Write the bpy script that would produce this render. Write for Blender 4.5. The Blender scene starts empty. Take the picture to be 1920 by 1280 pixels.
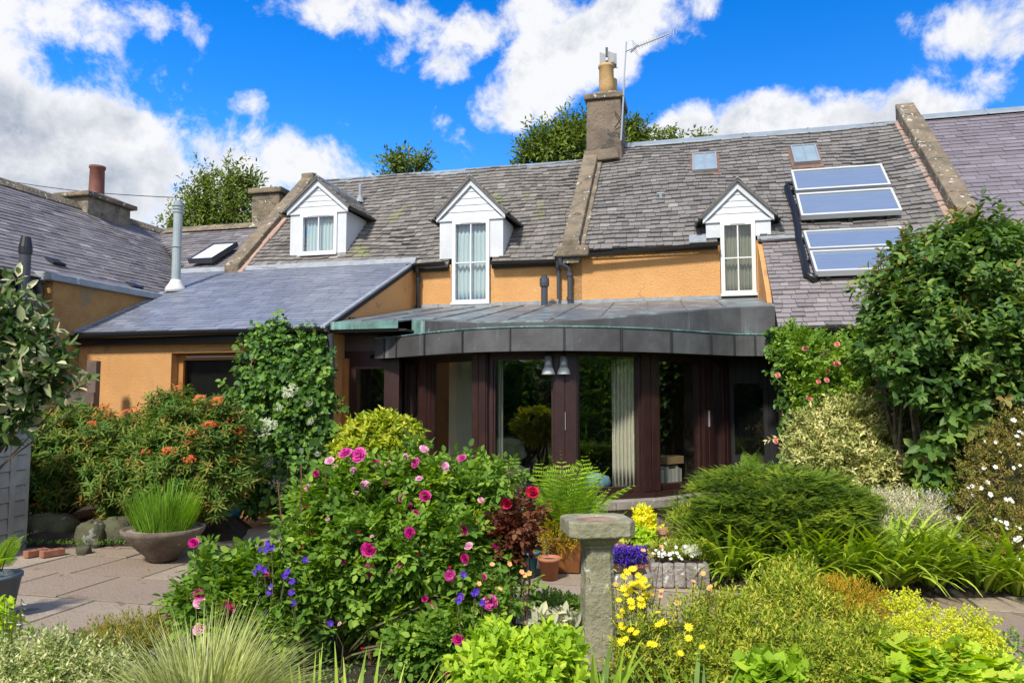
import bpy, math, random
import numpy as np
from mathutils import Vector, Matrix
random.seed(7); RNG = np.random.default_rng(11)
sc = bpy.context.scene; COL = sc.collection
R = math.radians; pi = math.pi
# ---------------------------------------------------------------- camera
F = 1400.; CH = 1.7; PITCH = math.atan(105 / F)
cd = bpy.data.cameras.new("camera"); cam = bpy.data.objects.new("camera", cd); COL.objects.link(cam)
cam.location = (0, 0, CH); cam.rotation_euler = (pi / 2 + PITCH, 0, 0)
cd.sensor_width = 36; cd.lens = F / 1920 * 36; cd.clip_start = .05; cd.clip_end = 2000
sc.camera = cam
sc.render.resolution_x, sc.render.resolution_y = 1024, 682
# ---------------------------------------------------------------- light
SUN_EL, SUN_AZ = 46, -24          # azimuth measured from behind the camera, negative = left
sd = bpy.data.lights.new("sun", 'SUN'); sd.energy = 2.9; sd.angle = R(6); sd.color = (1, .955, .88)
sun = bpy.data.objects.new("sun", sd); COL.objects.link(sun)
_s = Vector((math.sin(R(SUN_AZ)) * math.cos(R(SUN_EL)), -math.cos(R(SUN_AZ)) * math.cos(R(SUN_EL)), math.sin(R(SUN_EL))))
sun.rotation_euler = _s.to_track_quat('Z', 'Y').to_euler()
vs = sc.view_settings; sc.display_settings.display_device = 'sRGB'
vs.view_transform = 'Standard'; vs.look = 'None'; vs.exposure = 0.86; vs.gamma = 1; vs.use_curve_mapping = False
# ---------------------------------------------------------------- node helper
class NT:
    def __init__(s, tree): s.t = tree; s.n = tree.nodes; s.l = tree.links; s.n.clear()
    def a(s, typ, inp=None, **kw):
        n = s.n.new(typ)
        for k, v in kw.items(): setattr(n, k, v)
        for k, v in (inp or {}).items():
            sock = n.inputs[k]
            if isinstance(v, bpy.types.NodeSocket): s.l.new(v, sock)
            else: sock.default_value = v
        return n
    def m(s, op, a, b=0., c=0., clamp=False):
        n = s.n.new('ShaderNodeMath'); n.operation = op; n.use_clamp = clamp
        for i, v in enumerate((a, b, c)):
            if isinstance(v, bpy.types.NodeSocket): s.l.new(v, n.inputs[i])
            else: n.inputs[i].default_value = v
        return n.outputs[0]
    def ss(s, x, lo, hi):
        n = s.n.new('ShaderNodeMapRange'); n.interpolation_type = 'SMOOTHSTEP'
        s.l.new(x, n.inputs[0]); n.inputs[1].default_value = lo; n.inputs[2].default_value = hi
        return n.outputs[0]
    def mix(s, f, a, b, mode='MIX'):
        n = s.n.new('ShaderNodeMix'); n.data_type = 'RGBA'; n.blend_type = mode
        for i, v in ((0, f), (6, a), (7, b)):
            if isinstance(v, bpy.types.NodeSocket): s.l.new(v, n.inputs[i])
            elif i == 0: n.inputs[0].default_value = v
            else: n.inputs[i].default_value = (*v, 1)
        return n.outputs[2]
    def ramp(s, x, stops, const=False):
        n = s.n.new('ShaderNodeValToRGB'); e = n.color_ramp.elements
        if const: n.color_ramp.interpolation = 'CONSTANT'
        while len(e) < len(stops): e.new(.5)
        for i, (p, c) in enumerate(stops): e[i].position = p; e[i].color = (*c, 1)
        s.l.new(x, n.inputs[0]); return n.outputs[0]
# ---------------------------------------------------------------- projection helpers (photo pixel -> place in the world)
cp, sp = math.cos(PITCH), math.sin(PITCH)
TH = R(14); ct, st = math.cos(TH), math.sin(TH)
OY = 13.33; OX = -20 / F * OY
def ray(px, py):
    x = (px - 960) / F; y = (640 - py) / F
    return (x, cp - y * sp, sp + y * cp)
def at(px, py, Y):
    d = ray(px, py); t = Y / d[1]; return (t * d[0], Y, CH + t * d[2])
def tow(u, v): return (OX + u * ct + v * st, OY - u * st + v * ct)
# ---------------------------------------------------------------- world: sky with clouds
w = bpy.data.worlds.new("World"); sc.world = w; w.use_nodes = True
n = NT(w.node_tree)
sky = n.a('ShaderNodeTexSky', sky_type='NISHITA', sun_disc=False, sun_elevation=R(SUN_EL), sun_rotation=R(180 + SUN_AZ), altitude=50, air_density=1.0, dust_density=.2, ozone_density=3.5)
hs = n.a('ShaderNodeHueSaturation', {'Hue': .512, 'Saturation': 1.42, 'Value': 1.2, 'Color': sky.outputs[0]})
tc = n.a('ShaderNodeTexCoord'); sx = n.a('ShaderNodeSeparateXYZ', {0: tc.outputs['Generated']})
az = n.m('ARCTAN2', sx.outputs[0], sx.outputs[1]); el = n.m('ARCSINE', sx.outputs[2])
def azel(px, py):
    d = ray(px, py); return math.atan2(d[0], d[1]), math.asin(d[2] / math.sqrt(sum(c * c for c in d)))
nzw = n.a('ShaderNodeTexNoise', {'Vector': tc.outputs['Generated'], 'Scale': 4.6, 'Detail': 14., 'Roughness': .60, 'Distortion': .12})
nzf = n.a('ShaderNodeTexNoise', {'Vector': tc.outputs['Generated'], 'Scale': 15., 'Detail': 12., 'Roughness': .64, 'Distortion': .25})
CL = [  # px, py, rx, ry, tilt, weight : the cloud banks of the photograph as directions of the sky
 (60, 110, 240, 140, 0, 1.3), (80, 260, 220, 160, .3, 1.7), (-40, 330, 260, 150, 0, 1.7), (190, 40, 150, 60, 0, 1.0), (250, 180, 110, 80, .5, .75),
 (20, 430, 260, 80, 0, .9), (430, 280, 150, 60, .5, .8), (560, 310, 150, 75, .1, 1.0), (420, 370, 150, 60, -.3, .95), (330, 230, 100, 50, .6, .5),
 (720, 40, 200, 60, .1, .85), (790, 100, 120, 55, 0, .95), (650, 20, 150, 36, 0, .7), (860, 60, 110, 50, 0, .7),
 (1030, 130, 150, 70, -.45, 1.05), (1140, 60, 130, 75, -.5, 1.1), (1080, 20, 180, 40, 0, .6), (960, 190, 70, 40, 0, .7), (1240, 20, 130, 60, 0, .55),
 (1290, 250, 110, 50, -.2, 1.1), (1430, 235, 140, 62, -.1, 1.25), (1580, 225, 130, 55, 0, 1.2), (1710, 215, 90, 50, .1, 1.1), (1500, 300, 260, 80, 0, 1.1),
 (1880, 40, 120, 55, .1, 1.05), (1730, 60, 60, 30, .2, .5), (1790, 160, 70, 40, .3, .35), (1940, 0, 130, 60, 0, 1.),
 (840, 250, 70, 30, .8, .4), (650, 240, 40, 30, .5, .4), (450, 200, 60, 25, -.3, .5), (300, 320, 90, 50, 0, .5), (745, 290, 60, 30, 0, .4)]
fld = None
for (px, py, rx, ry, tl, wt) in CL:
    a0, e0 = azel(px, py); ra = rx / F * .92; re = ry / F * .92
    da = n.m('SUBTRACT', az, a0); de = n.m('SUBTRACT', el, e0)
    c_, s_ = math.cos(tl), math.sin(-tl)
    p = n.m('ADD', n.m('MULTIPLY', da, c_ / ra), n.m('MULTIPLY', de, s_ / ra)); q = n.m('ADD', n.m('MULTIPLY', da, -s_ / re), n.m('MULTIPLY', de, c_ / re))
    r2 = n.m('ADD', n.m('MULTIPLY', p, p), n.m('MULTIPLY', q, q))
    g = n.m('MULTIPLY', n.m('SUBTRACT', 1.15, n.m('MULTIPLY', r2, .62)), wt)
    fld = g if fld is None else n.m('SMOOTH_MAX', fld, g, .12)
fld = n.m('MAXIMUM', fld, -.6)
# behind the viewer: broken cloud
back = n.ss(sx.outputs[1], .35, -.2)
fld = n.m('ADD', n.m('MULTIPLY', fld, n.m('SUBTRACT', 1., back)), n.m('MULTIPLY', back, .8))
d1 = n.m('ADD', fld, n.m('MULTIPLY', n.m('SUBTRACT', nzw.outputs[0], .5), 3.6))
d1 = n.m('ADD', d1, n.m('MULTIPLY', n.m('SUBTRACT', nzf.outputs[0], .5), 2.4))
alpha = n.ss(d1, .28, .95)
# grey undersides where the cloud is thick
mp = n.a('ShaderNodeMapping', {'Vector': tc.outputs['Generated'], 'Location': (.31, .12, .07)})
nzg = n.a('ShaderNodeTexNoise', {'Vector': mp.outputs[0], 'Scale': 6.5, 'Detail': 7., 'Roughness': .55})
thick = n.ss(d1, .7, 2.3)
leftg = n.ss(az, -.22, -.55)
gf = n.m('MULTIPLY', thick, n.m('ADD', n.ss(nzg.outputs[0], .50, .74), n.m('MULTIPLY', leftg, .85)), clamp=True)
gf = n.m('MULTIPLY', gf, n.m('ADD', .62, n.m('MULTIPLY', leftg, .38)))
mpr = n.a('ShaderNodeMapping', {'Vector': tc.outputs['Generated'], 'Location': (.018, .0, -.030)})
nzr = n.a('ShaderNodeTexNoise', {'Vector': mpr.outputs[0], 'Scale': 4.6, 'Detail': 14., 'Roughness': .60, 'Distortion': .12})
mpq = n.a('ShaderNodeMapping', {'Vector': tc.outputs['Generated'], 'Location': (.006, .0, -.010)})
nzq = n.a('ShaderNodeTexNoise', {'Vector': mpq.outputs[0], 'Scale': 15., 'Detail': 12., 'Roughness': .64, 'Distortion': .25})
rel = n.m('ADD', n.m('MULTIPLY', n.m('SUBTRACT', nzr.outputs[0], nzw.outputs[0]), 4.0), n.m('MULTIPLY', n.m('SUBTRACT', nzq.outputs[0], nzf.outputs[0]), 1.7))
gf = n.m('ADD', gf, n.m('MULTIPLY', rel, n.ss(d1, .5, 1.2)), clamp=True)
ccol = n.mix(gf, (.90, .91, .94), (.34, .40, .51))
b1 = n.a('ShaderNodeBackground', {'Color': hs.outputs[0], 'Strength': .118})
b2 = n.a('ShaderNodeBackground', {'Color': ccol, 'Strength': .58})
mx = n.a('ShaderNodeMixShader', {0: alpha, 1: b1.outputs[0], 2: b2.outputs[0]})
n.a('ShaderNodeOutputWorld', {0: mx.outputs[0]})
# ---------------------------------------------------------------- materials
def newmat(name):
    m = bpy.data.materials.new(name); m.use_nodes = True; return m, NT(m.node_tree)
def surf(name, c1, c2=None, scale=4., rough=.8, bump=0., bscale=40., spots=None, tint=None, metal=0., spec=.5, detail=6., streak=None, voro=None):
    """rough / weathered surface: c1..c2 blotches, optional spots [(colour, scale, threshold)], tint = ramp on the face attribute"""
    m, n = newmat(name)
    tc = n.a('ShaderNodeTexCoord'); v = tc.outputs['Object']
    nz = n.a('ShaderNodeTexNoise', {'Vector': v, 'Scale': scale, 'Detail': detail, 'Roughness': .62})
    f = n.ss(nz.outputs[0], .32, .68)
    if tint:
        at_ = n.a('ShaderNodeAttribute', attribute_name='tint'); base = n.ramp(at_.outputs['Fac'], tint)
        col = n.mix(n.m('MULTIPLY', f, .55), base, c1) if c1 else base
        nf = n.a('ShaderNodeTexNoise', {'Vector': v, 'Scale': scale * 9, 'Detail': 5., 'Roughness': .7})
        col = n.mix(n.m('MULTIPLY', n.ss(nf.outputs[0], .3, .75), .35), col, c2) if c2 else col
    else:
        col = n.mix(f, c1, c2 or c1)
    if streak:
        mp = n.a('ShaderNodeMapping', {'Vector': v, 'Scale': (1, 1, .07)})
        s2 = n.a('ShaderNodeTexNoise', {'Vector': mp.outputs[0], 'Scale': streak[1], 'Detail': 5., 'Roughness': .7})
        col = n.mix(n.ss(s2.outputs[0], streak[2], streak[2] + .16), col, streak[0])
    for (c, s_, t_) in (spots or []):
        sn = n.a('ShaderNodeTexNoise', {'Vector': v, 'Scale': s_, 'Detail': 5., 'Roughness': .6, 'Distortion': .3})
        col = n.mix(n.ss(sn.outputs[0], t_, t_ + .05), col, c)
    b = n.a('ShaderNodeBsdfPrincipled', {'Base Color': col, 'Roughness': rough, 'Metallic': metal, 'Specular IOR Level': spec})
    if bump:
        bn = n.a('ShaderNodeTexNoise', {'Vector': v, 'Scale': bscale, 'Detail': 4., 'Roughness': .6})
        h = bn.outputs[0]
        if voro:
            vo = n.a('ShaderNodeTexVoronoi', {'Vector': v, 'Scale': voro}); h = n.m('ADD', h, n.m('MULTIPLY', vo.outputs['Distance'], 1.2))
        bu = n.a('ShaderNodeBump', {'Strength': 1., 'Distance': bump, 'Height': h}); n.l.new(bu.outputs[0], b.inputs['Normal'])
    n.a('ShaderNodeOutputMaterial', {0: b.outputs[0]})
    return m
def leafmat(name, stops, rough=.5, trans=.3, spec=.4):
    if 'leaf' in name or 'needle' in name: stops = [(min(.8, r * 1.38), min(.8, g * 1.22), b * .95) for r, g, b in stops]
    spec *= .6; rough = min(.7, rough + .08)
    m, n = newmat(name)
    at_ = n.a('ShaderNodeAttribute', attribute_name='tint'); k = len(stops)
    col = n.ramp(at_.outputs['Fac'], [(i / (k - 1), c) for i, c in enumerate(stops)])
    b = n.a('ShaderNodeBsdfPrincipled', {'Base Color': col, 'Roughness': rough, 'Specular IOR Level': spec})
    tcol = n.mix(.5, col, (.30, .42, .03), 'MULTIPLY') if False else n.a('ShaderNodeHueSaturation', {'Hue': .485, 'Saturation': 1.15, 'Value': 1.5, 'Color': col}).outputs[0]
    t = n.a('ShaderNodeBsdfTranslucent', {'Color': tcol})
    mx = n.a('ShaderNodeMixShader', {0: trans, 1: b.outputs[0], 2: t.outputs[0]})
    n.a('ShaderNodeOutputMaterial', {0: mx.outputs[0]})
    return m
def plain(name, c, rough=.5, metal=0., spec=.5):
    m, n = newmat(name); b = n.a('ShaderNodeBsdfPrincipled', {'Base Color': (*c, 1), 'Roughness': rough, 'Metallic': metal, 'Specular IOR Level': spec})
    n.a('ShaderNodeOutputMaterial', {0: b.outputs[0]}); return m
def glassmat(name, tintc=(.75, .8, .78), refl=.10, boost=1.6):
    m, n = newmat(name)
    fr = n.a('ShaderNodeLayerWeight', {'Blend': .5}); f = n.m('ADD', n.m('MULTIPLY', n.m('POWER', fr.outputs['Facing'], 4.), .6), refl, clamp=True)
    tc = n.a('ShaderNodeTexCoord'); nz = n.a('ShaderNodeTexNoise', {'Vector': tc.outputs['Object'], 'Scale': 2.2, 'Detail': 1.})
    bu = n.a('ShaderNodeBump', {'Strength': .25, 'Distance': .02, 'Height': nz.outputs[0]})
    g = n.a('ShaderNodeBsdfGlossy', {'Roughness': .015, 'Color': (1, 1, 1, 1), 'Normal': bu.outputs[0]})
    t = n.a('ShaderNodeBsdfTransparent', {'Color': (*tintc, 1)})
    mx = n.a('ShaderNodeMixShader', {0: f, 1: t.outputs[0], 2: g.outputs[0]})
    n.a('ShaderNodeOutputMaterial', {0: mx.outputs[0]}); return m
M = {}
M['render'] = surf('orange_roughcast', (.76, .41, .16), (.66, .34, .125), 1.3, .92, .010, 120, streak=((.56, .31, .14), 5, .60), spots=[((.50, .29, .14), 1.7, .62), ((.80, .50, .24), 7, .66)], voro=85, spec=.2)
M['render_old'] = surf('weathered_roughcast', (.52, .29, .11), (.40, .22, .08), 3., .95, .016, 90, spots=[((.33, .23, .12), 1.4, .60), ((.24, .17, .09), 6, .66)], voro=55, spec=.2)
M['slate'] = surf('weathered_slate', (.155, .140, .118), (.225, .205, .180), 1.3, .72, .006, 30,
    tint=[(0, (.085, .078, .070)), (.3, (.15, .138, .122)), (.6, (.195, .177, .155)), (.85, (.24, .215, .188)), (1, (.31, .285, .245))],
    spots=[((.20, .205, .10), .9, .60), ((.33, .32, .27), 7, .68)])
M['slate_right'] = surf('grey_slate', (.16, .148, .135), (.225, .21, .195), 1.3, .7, .006, 30,
    tint=[(0, (.08, .075, .070)), (.3, (.145, .135, .125)), (.6, (.19, .175, .160)), (.85, (.235, .215, .195)), (1, (.32, .295, .265))],
    spots=[((.17, .15, .10), .8, .64), ((.36, .35, .31), 8, .69)])
M['slate_blue'] = surf('smooth_blue_slate', (.17, .185, .225), (.25, .265, .31), 1.2, .38, .003, 30,
    tint=[(0, (.13, .14, .175)), (.5, (.19, .205, .25)), (1, (.27, .29, .335))], spec=.7)
M['slate_wing'] = surf('wing_slate', (.16, .148, .15), (.26, .24, .245), 1.3, .6, .004, 30,
    tint=[(0, (.08, .072, .066)), (.4, (.15, .133, .122)), (.8, (.23, .205, .19)), (1, (.36, .33, .31))])
M['slate_purple'] = surf('purple_slate', (.16, .138, .15), (.22, .195, .21), 1.3, .6, .004, 30,
    tint=[(0, (.125, .108, .118)), (.5, (.175, .152, .168)), (1, (.24, .21, .225))])
M['slate_pink'] = surf('pinkish_grey_slate', (.24, .20, .195), (.31, .27, .26), 1.3, .6, .004, 30,
    tint=[(0, (.13, .118, .115)), (.4, (.20, .18, .175)), (.8, (.25, .222, .215)), (1, (.32, .29, .28))])
M['under'] = plain('roof_underlay', (.02, .019, .018), .9)
M['coping'] = surf('lichen_coping_stone', (.24, .185, .12), (.12, .10, .07), 3.5, .95, .03, 14, spots=[((.09, .08, .06), 3, .60), ((.5, .47, .38), 6, .62), ((.60, .56, .42), 14, .64)])
M['chimney'] = surf('harled_chimney', (.215, .165, .115), (.12, .095, .07), 2.2, .95, .03, 16, spots=[((.07, .06, .05), 2.5, .62), ((.38, .34, .27), 11, .70)])
M['stone'] = surf('rubble_stone', (.26, .22, .16), (.15, .125, .09), 5, .95, .04, 9, spots=[((.09, .085, .05), 4, .60)], voro=5)
M['sill'] = surf('stone_ledge', (.30, .27, .22), (.22, .20, .165), 6, .9, .01, 50, spots=[((.45, .43, .37), 14, .64), ((.12, .11, .09), 9, .66)])
M['bath'] = surf('mossy_sandstone', (.31, .285, .19), (.19, .19, .11), 5, .92, .016, 28, spots=[((.11, .12, .06), 3, .60), ((.58, .58, .53), 9, .62), ((.09, .08, .05), 16, .66)], streak=((.40, .36, .26), 9, .56))
M['lead'] = surf('lead_flashing', (.30, .32, .34), (.21, .23, .25), 5, .5, .006, 12, spots=[((.42, .44, .45), 5, .62)])
M['ridge'] = surf('zinc_ridge', (.24, .28, .31), (.19, .23, .26), 4, .5, .003, 20)
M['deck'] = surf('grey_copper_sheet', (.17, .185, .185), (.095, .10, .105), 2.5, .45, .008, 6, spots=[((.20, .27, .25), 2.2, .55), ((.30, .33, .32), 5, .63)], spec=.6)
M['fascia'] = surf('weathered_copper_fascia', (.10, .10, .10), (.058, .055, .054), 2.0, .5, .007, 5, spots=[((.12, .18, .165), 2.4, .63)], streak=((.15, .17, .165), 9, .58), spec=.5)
M['verdi'] = surf('verdigris_copper', (.14, .30, .26), (.07, .12, .11), 4., .6, .004, 8, streak=((.28, .42, .38), 8, .52))
M['brownsheet'] = surf('brown_copper_sheet', (.095, .07, .062), (.07, .05, .045), 3., .5, .003, 8)
M['white'] = surf('white_painted_board', (.60, .61, .62), (.50, .52, .53), 2.4, .5, .003, 20, streak=((.44, .46, .44), 11, .62))
M['upvc'] = plain('white_window_frame', (.66, .67, .69), .3)
M['cream'] = plain('cream_window_frame', (.66, .64, .60), .4)
M['timber'] = surf('dark_red_timber', (.036, .013, .010), (.024, .009, .008), 7, .45, .002, 40, streak=((.055, .020, .014), 14, .56))
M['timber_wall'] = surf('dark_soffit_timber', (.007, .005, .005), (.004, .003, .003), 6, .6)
M['ochre_wood'] = surf('ochre_painted_wood', (.45, .20, .05), (.36, .15, .035), 5, .6)
M['black'] = plain('black_plastic', (.012, .012, .013), .35)
M['grey_pipe'] = plain('dark_grey_plastic', (.05, .055, .065), .4)
M['flue'] = surf('galvanised_flue', (.33, .38, .38), (.27, .31, .31), 3, .45, .002, 10)
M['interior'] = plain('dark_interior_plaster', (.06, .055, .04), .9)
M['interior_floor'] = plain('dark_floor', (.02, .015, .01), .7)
M['lightwall'] = plain('pale_plaster', (.55, .55, .40), .9)
M['glass'] = glassmat('window_glass', (.97, .98, .97), .105, 1.3)
M['glass_up'] = glassmat('bedroom_glass', (.96, .98, .99), .06, .8)
M['glass_dark'] = glassmat('dark_window_glass', (.6, .62, .62), .04, .8)
M['skyglass'] = surf('frosted_skylight', (.26, .33, .36), (.20, .27, .31), 3, .25, spec=.8)
M['curtain'] = plain('cream_curtain', (.62, .59, .47), .9)
M['curtain_w'] = plain('pale_curtain', (.44, .52, .50), .9)
M['curtain_dim'] = plain('olive_curtain', (.20, .20, .12), .9)
M['alu'] = plain('aluminium', (.42, .44, .46), .4, .5)
M['terracotta'] = surf('terracotta', (.42, .17, .085), (.33, .12, .06), 8, .85, .003, 60, spots=[((.50, .33, .24), 7, .66)])
M['terrapale'] = surf('pale_terracotta', (.50, .27, .17), (.40, .19, .12), 8, .85, .003, 60, spots=[((.55, .45, .36), 6, .62)])
M['soil'] = surf('garden_soil', (.045, .032, .02), (.022, .016, .010), 8, .98, .05, 18)
M['moss'] = surf('mossy_sand', (.10, .095, .045), (.06, .085, .02), 1.2, .95, .02, 80)
M['rust'] = surf('rusty_iron_frame', (.20, .11, .07), (.12, .07, .05), 8, .85)
M['seam'] = plain('dark_folded_seam', (.03, .03, .032), .5)
M['paleframe'] = plain('pale_anodised_frame', (.60, .61, .60), .45, .2)
M['cowlm'] = plain('dull_cowl_metal', (.24, .25, .25), .5, .3)
M['lawn'] = surf('rough_grass', (.06, .09, .02), (.04, .06, .015), 3, .95, .03, 60)
M['paving'] = surf('sandstone_paving', (.28, .21, .155), (.17, .125, .09), 2.2, .92, .014, 40,
    tint=[(0, (.28, .21, .15)), (.5, (.35, .275, .20)), (1, (.42, .345, .26))], spots=[((.13, .125, .06), 1.5, .66), ((.19, .145, .10), 3.2, .62), ((.40, .34, .27), 14, .68), ((.12, .09, .06), 22, .70)])
M['wood_grey'] = surf('weathered_grey_boards', (.42, .41, .37), (.28, .27, .24), 3, .85, .004, 30, streak=((.30, .32, .24), 5, .6))
M['wood_post'] = surf('weathered_brown_post', (.15, .105, .08), (.10, .07, .055), 6, .85, .004, 30, streak=((.20, .17, .14), 12, .55))
M['bark'] = surf('bark', (.13, .10, .06), (.07, .05, .03), 9, .95, .02, 25)
M['stem'] = surf('green_stem', (.12, .15, .045), (.09, .07, .03), 6, .7)
M['stem_red'] = surf('reddish_stem', (.16, .06, .04), (.10, .05, .03), 6, .7)
M['brick'] = surf('red_brick', (.36, .15, .08), (.26, .10, .06), 12, .9, .004, 80)
M['concretebowl'] = surf('weathered_concrete', (.19, .15, .11), (.10, .075, .055), 4, .9, .008, 30, spots=[((.30, .25, .20), 7, .64)], streak=((.06, .045, .03), 8, .58))
M['boulder'] = surf('mossy_boulder', (.10, .10, .05), (.055, .05, .03), 4, .95, .03, 14, spots=[((.22, .22, .18), 5, .60), ((.07, .10, .025), 2.5, .58)])
M['trough'] = surf('rough_stone_trough', (.34, .31, .27), (.17, .145, .12), 7, .95, .04, 18, spots=[((.55, .53, .49), 12, .62)])
M['blueglaze'] = plain('blue_glaze', (.03, .22, .32), .15)
M['turqglaze'] = surf('turquoise_glaze', (.03, .30, .36), (.02, .14, .22), 12, .2)
M['slatepot'] = plain('blue_grey_pot', (.10, .13, .16), .5)
M['gravel'] = surf('gravel_topping', (.42, .36, .28), (.15, .12, .09), 60, .9, .02, 70)
M['buffpot'] = surf('buff_clay_pot', (.52, .33, .13), (.40, .25, .11), 6, .8, .004, 30)
M['redpot'] = surf('red_clay_pot', (.20, .075, .05), (.14, .05, .035), 5, .8)
M['cement'] = surf('pink_cement_fillet', (.42, .28, .21), (.33, .22, .17), 5, .9, .01, 30)
# ---------------------------------------------------------------- object helpers
def tag(o, label, cat, group=None, kind=None):
    if label: o['label'] = label
    if cat: o['category'] = cat
    if group: o['group'] = group
    if kind: o['kind'] = kind
    return o
def empty(name, loc=(0, 0, 0), rz=0., label=None, cat=None, group=None):
    o = bpy.data.objects.new(name, None); COL.objects.link(o); o.location = loc; o.rotation_euler = (0, 0, rz); o.empty_display_size = .2
    o['label'] = label or ''; o['category'] = cat or ''
    if group: o['group'] = group
    return o
def parent(o, root, world=False):
    if root is not None:
        o.parent = root
        if world: o.matrix_parent_inverse = (Matrix.Translation(root.location) @ root.rotation_euler.to_matrix().to_4x4()).inverted()
    return o
class MB:
    def __init__(s): s.v = []; s.f = []; s.t = []
    def face(s, pts, tint=.5):
        i = len(s.v); s.v += [tuple(p) for p in pts]; s.f.append(tuple(range(i, i + len(pts)))); s.t.append(tint); return s
    def mesh(s, vs, fs, tint=.5):
        i = len(s.v); s.v += [tuple(p) for p in vs]; s.f += [tuple(i + k for k in f) for f in fs]; s.t += [tint] * len(fs); return s
    def box(s, x0, x1, y0, y1, z0, z1, tint=.5):
        vs = [(x, y, z) for x in (x0, x1) for y in (y0, y1) for z in (z0, z1)]
        return s.mesh(vs, [(0, 1, 3, 2), (4, 6, 7, 5), (0, 4, 5, 1), (2, 3, 7, 6), (0, 2, 6, 4), (1, 5, 7, 3)], tint)
    def hexa(s, b, t, tint=.5):      # 4 bottom pts, 4 top pts
        return s.mesh(list(b) + list(t), [(3, 2, 1, 0), (4, 5, 6, 7), (0, 1, 5, 4), (1, 2, 6, 5), (2, 3, 7, 6), (3, 0, 4, 7)], tint)
    def prism(s, poly, dvec, tint=.5):
        nn = len(poly); a = [Vector(p) for p in poly]; b = [p + Vector(dvec) for p in a]
        return s.mesh(a + b, [tuple(range(nn - 1, -1, -1)), tuple(range(nn, 2 * nn))] + [(i, (i + 1) % nn, nn + (i + 1) % nn, nn + i) for i in range(nn)], tint)
    def tube(s, pts, r, seg=8, tint=.5, cap=True):
        pts = [Vector(p) for p in pts]; rs = r if isinstance(r, (list, tuple)) else [r] * len(pts)
        vs = []; fs = []; prev = None
        for i, p in enumerate(pts):
            d = (pts[min(i + 1, len(pts) - 1)] - pts[max(i - 1, 0)]).normalized()
            if prev is None: a = d.orthogonal().normalized()
            else: a = (prev - d * prev.dot(d)).normalized()
            prev = a; b = d.cross(a)
            for k in range(seg): q = 2 * pi * k / seg; vs.append(p + (a * math.cos(q) + b * math.sin(q)) * rs[i])
        for i in range(len(pts) - 1):
            for k in range(seg): fs.append((i * seg + k, i * seg + (k + 1) % seg, (i + 1) * seg + (k + 1) % seg, (i + 1) * seg + k))
        if cap: fs += [tuple(range(seg - 1, -1, -1)), tuple((len(pts) - 1) * seg + k for k in range(seg))]
        return s.mesh(vs, fs, tint)
    def lathe(s, prof, c=(0, 0, 0), seg=24, sx=1., sy=1., tint=.5, rot=0.):
        vs = []; fs = []
        for (r, z) in prof:
            for k in range(seg): q = 2 * pi * k / seg + rot; vs.append((c[0] + r * sx * math.cos(q), c[1] + r * sy * math.sin(q), c[2] + z))
        for i in range(len(prof) - 1):
            for k in range(seg): fs.append((i * seg + k, i * seg + (k + 1) % seg, (i + 1) * seg + (k + 1) % seg, (i + 1) * seg + k))
        fs += [tuple(range(seg - 1, -1, -1)), tuple((len(prof) - 1) * seg + k for k in range(seg))]
        return s.mesh(vs, fs, tint)
    def data(s, name, mat, smooth=False):
        me = bpy.data.meshes.new(name); me.from_pydata([tuple(map(float, p)) for p in s.v], [], s.f); me.materials.append(mat)
        a = me.attributes.new('tint', 'FLOAT', 'FACE'); a.data.foreach_set('value', np.array(s.t, dtype=np.float32))
        if smooth: me.polygons.foreach_set('use_smooth', [True] * len(me.polygons))
        me.update(); return me
    def build(s, name, mat, root=None, world=False, smooth=False, bevel=0.):
        me = s.data(name, mat, smooth); o = bpy.data.objects.new(name, me); COL.objects.link(o); parent(o, root, world)
        if bevel:
            b = o.modifiers.new('bevel', 'BEVEL'); b.width = bevel; b.segments = 2; b.limit_method = 'ANGLE'
        return o
def rnd(a, b): return random.uniform(a, b)
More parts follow.
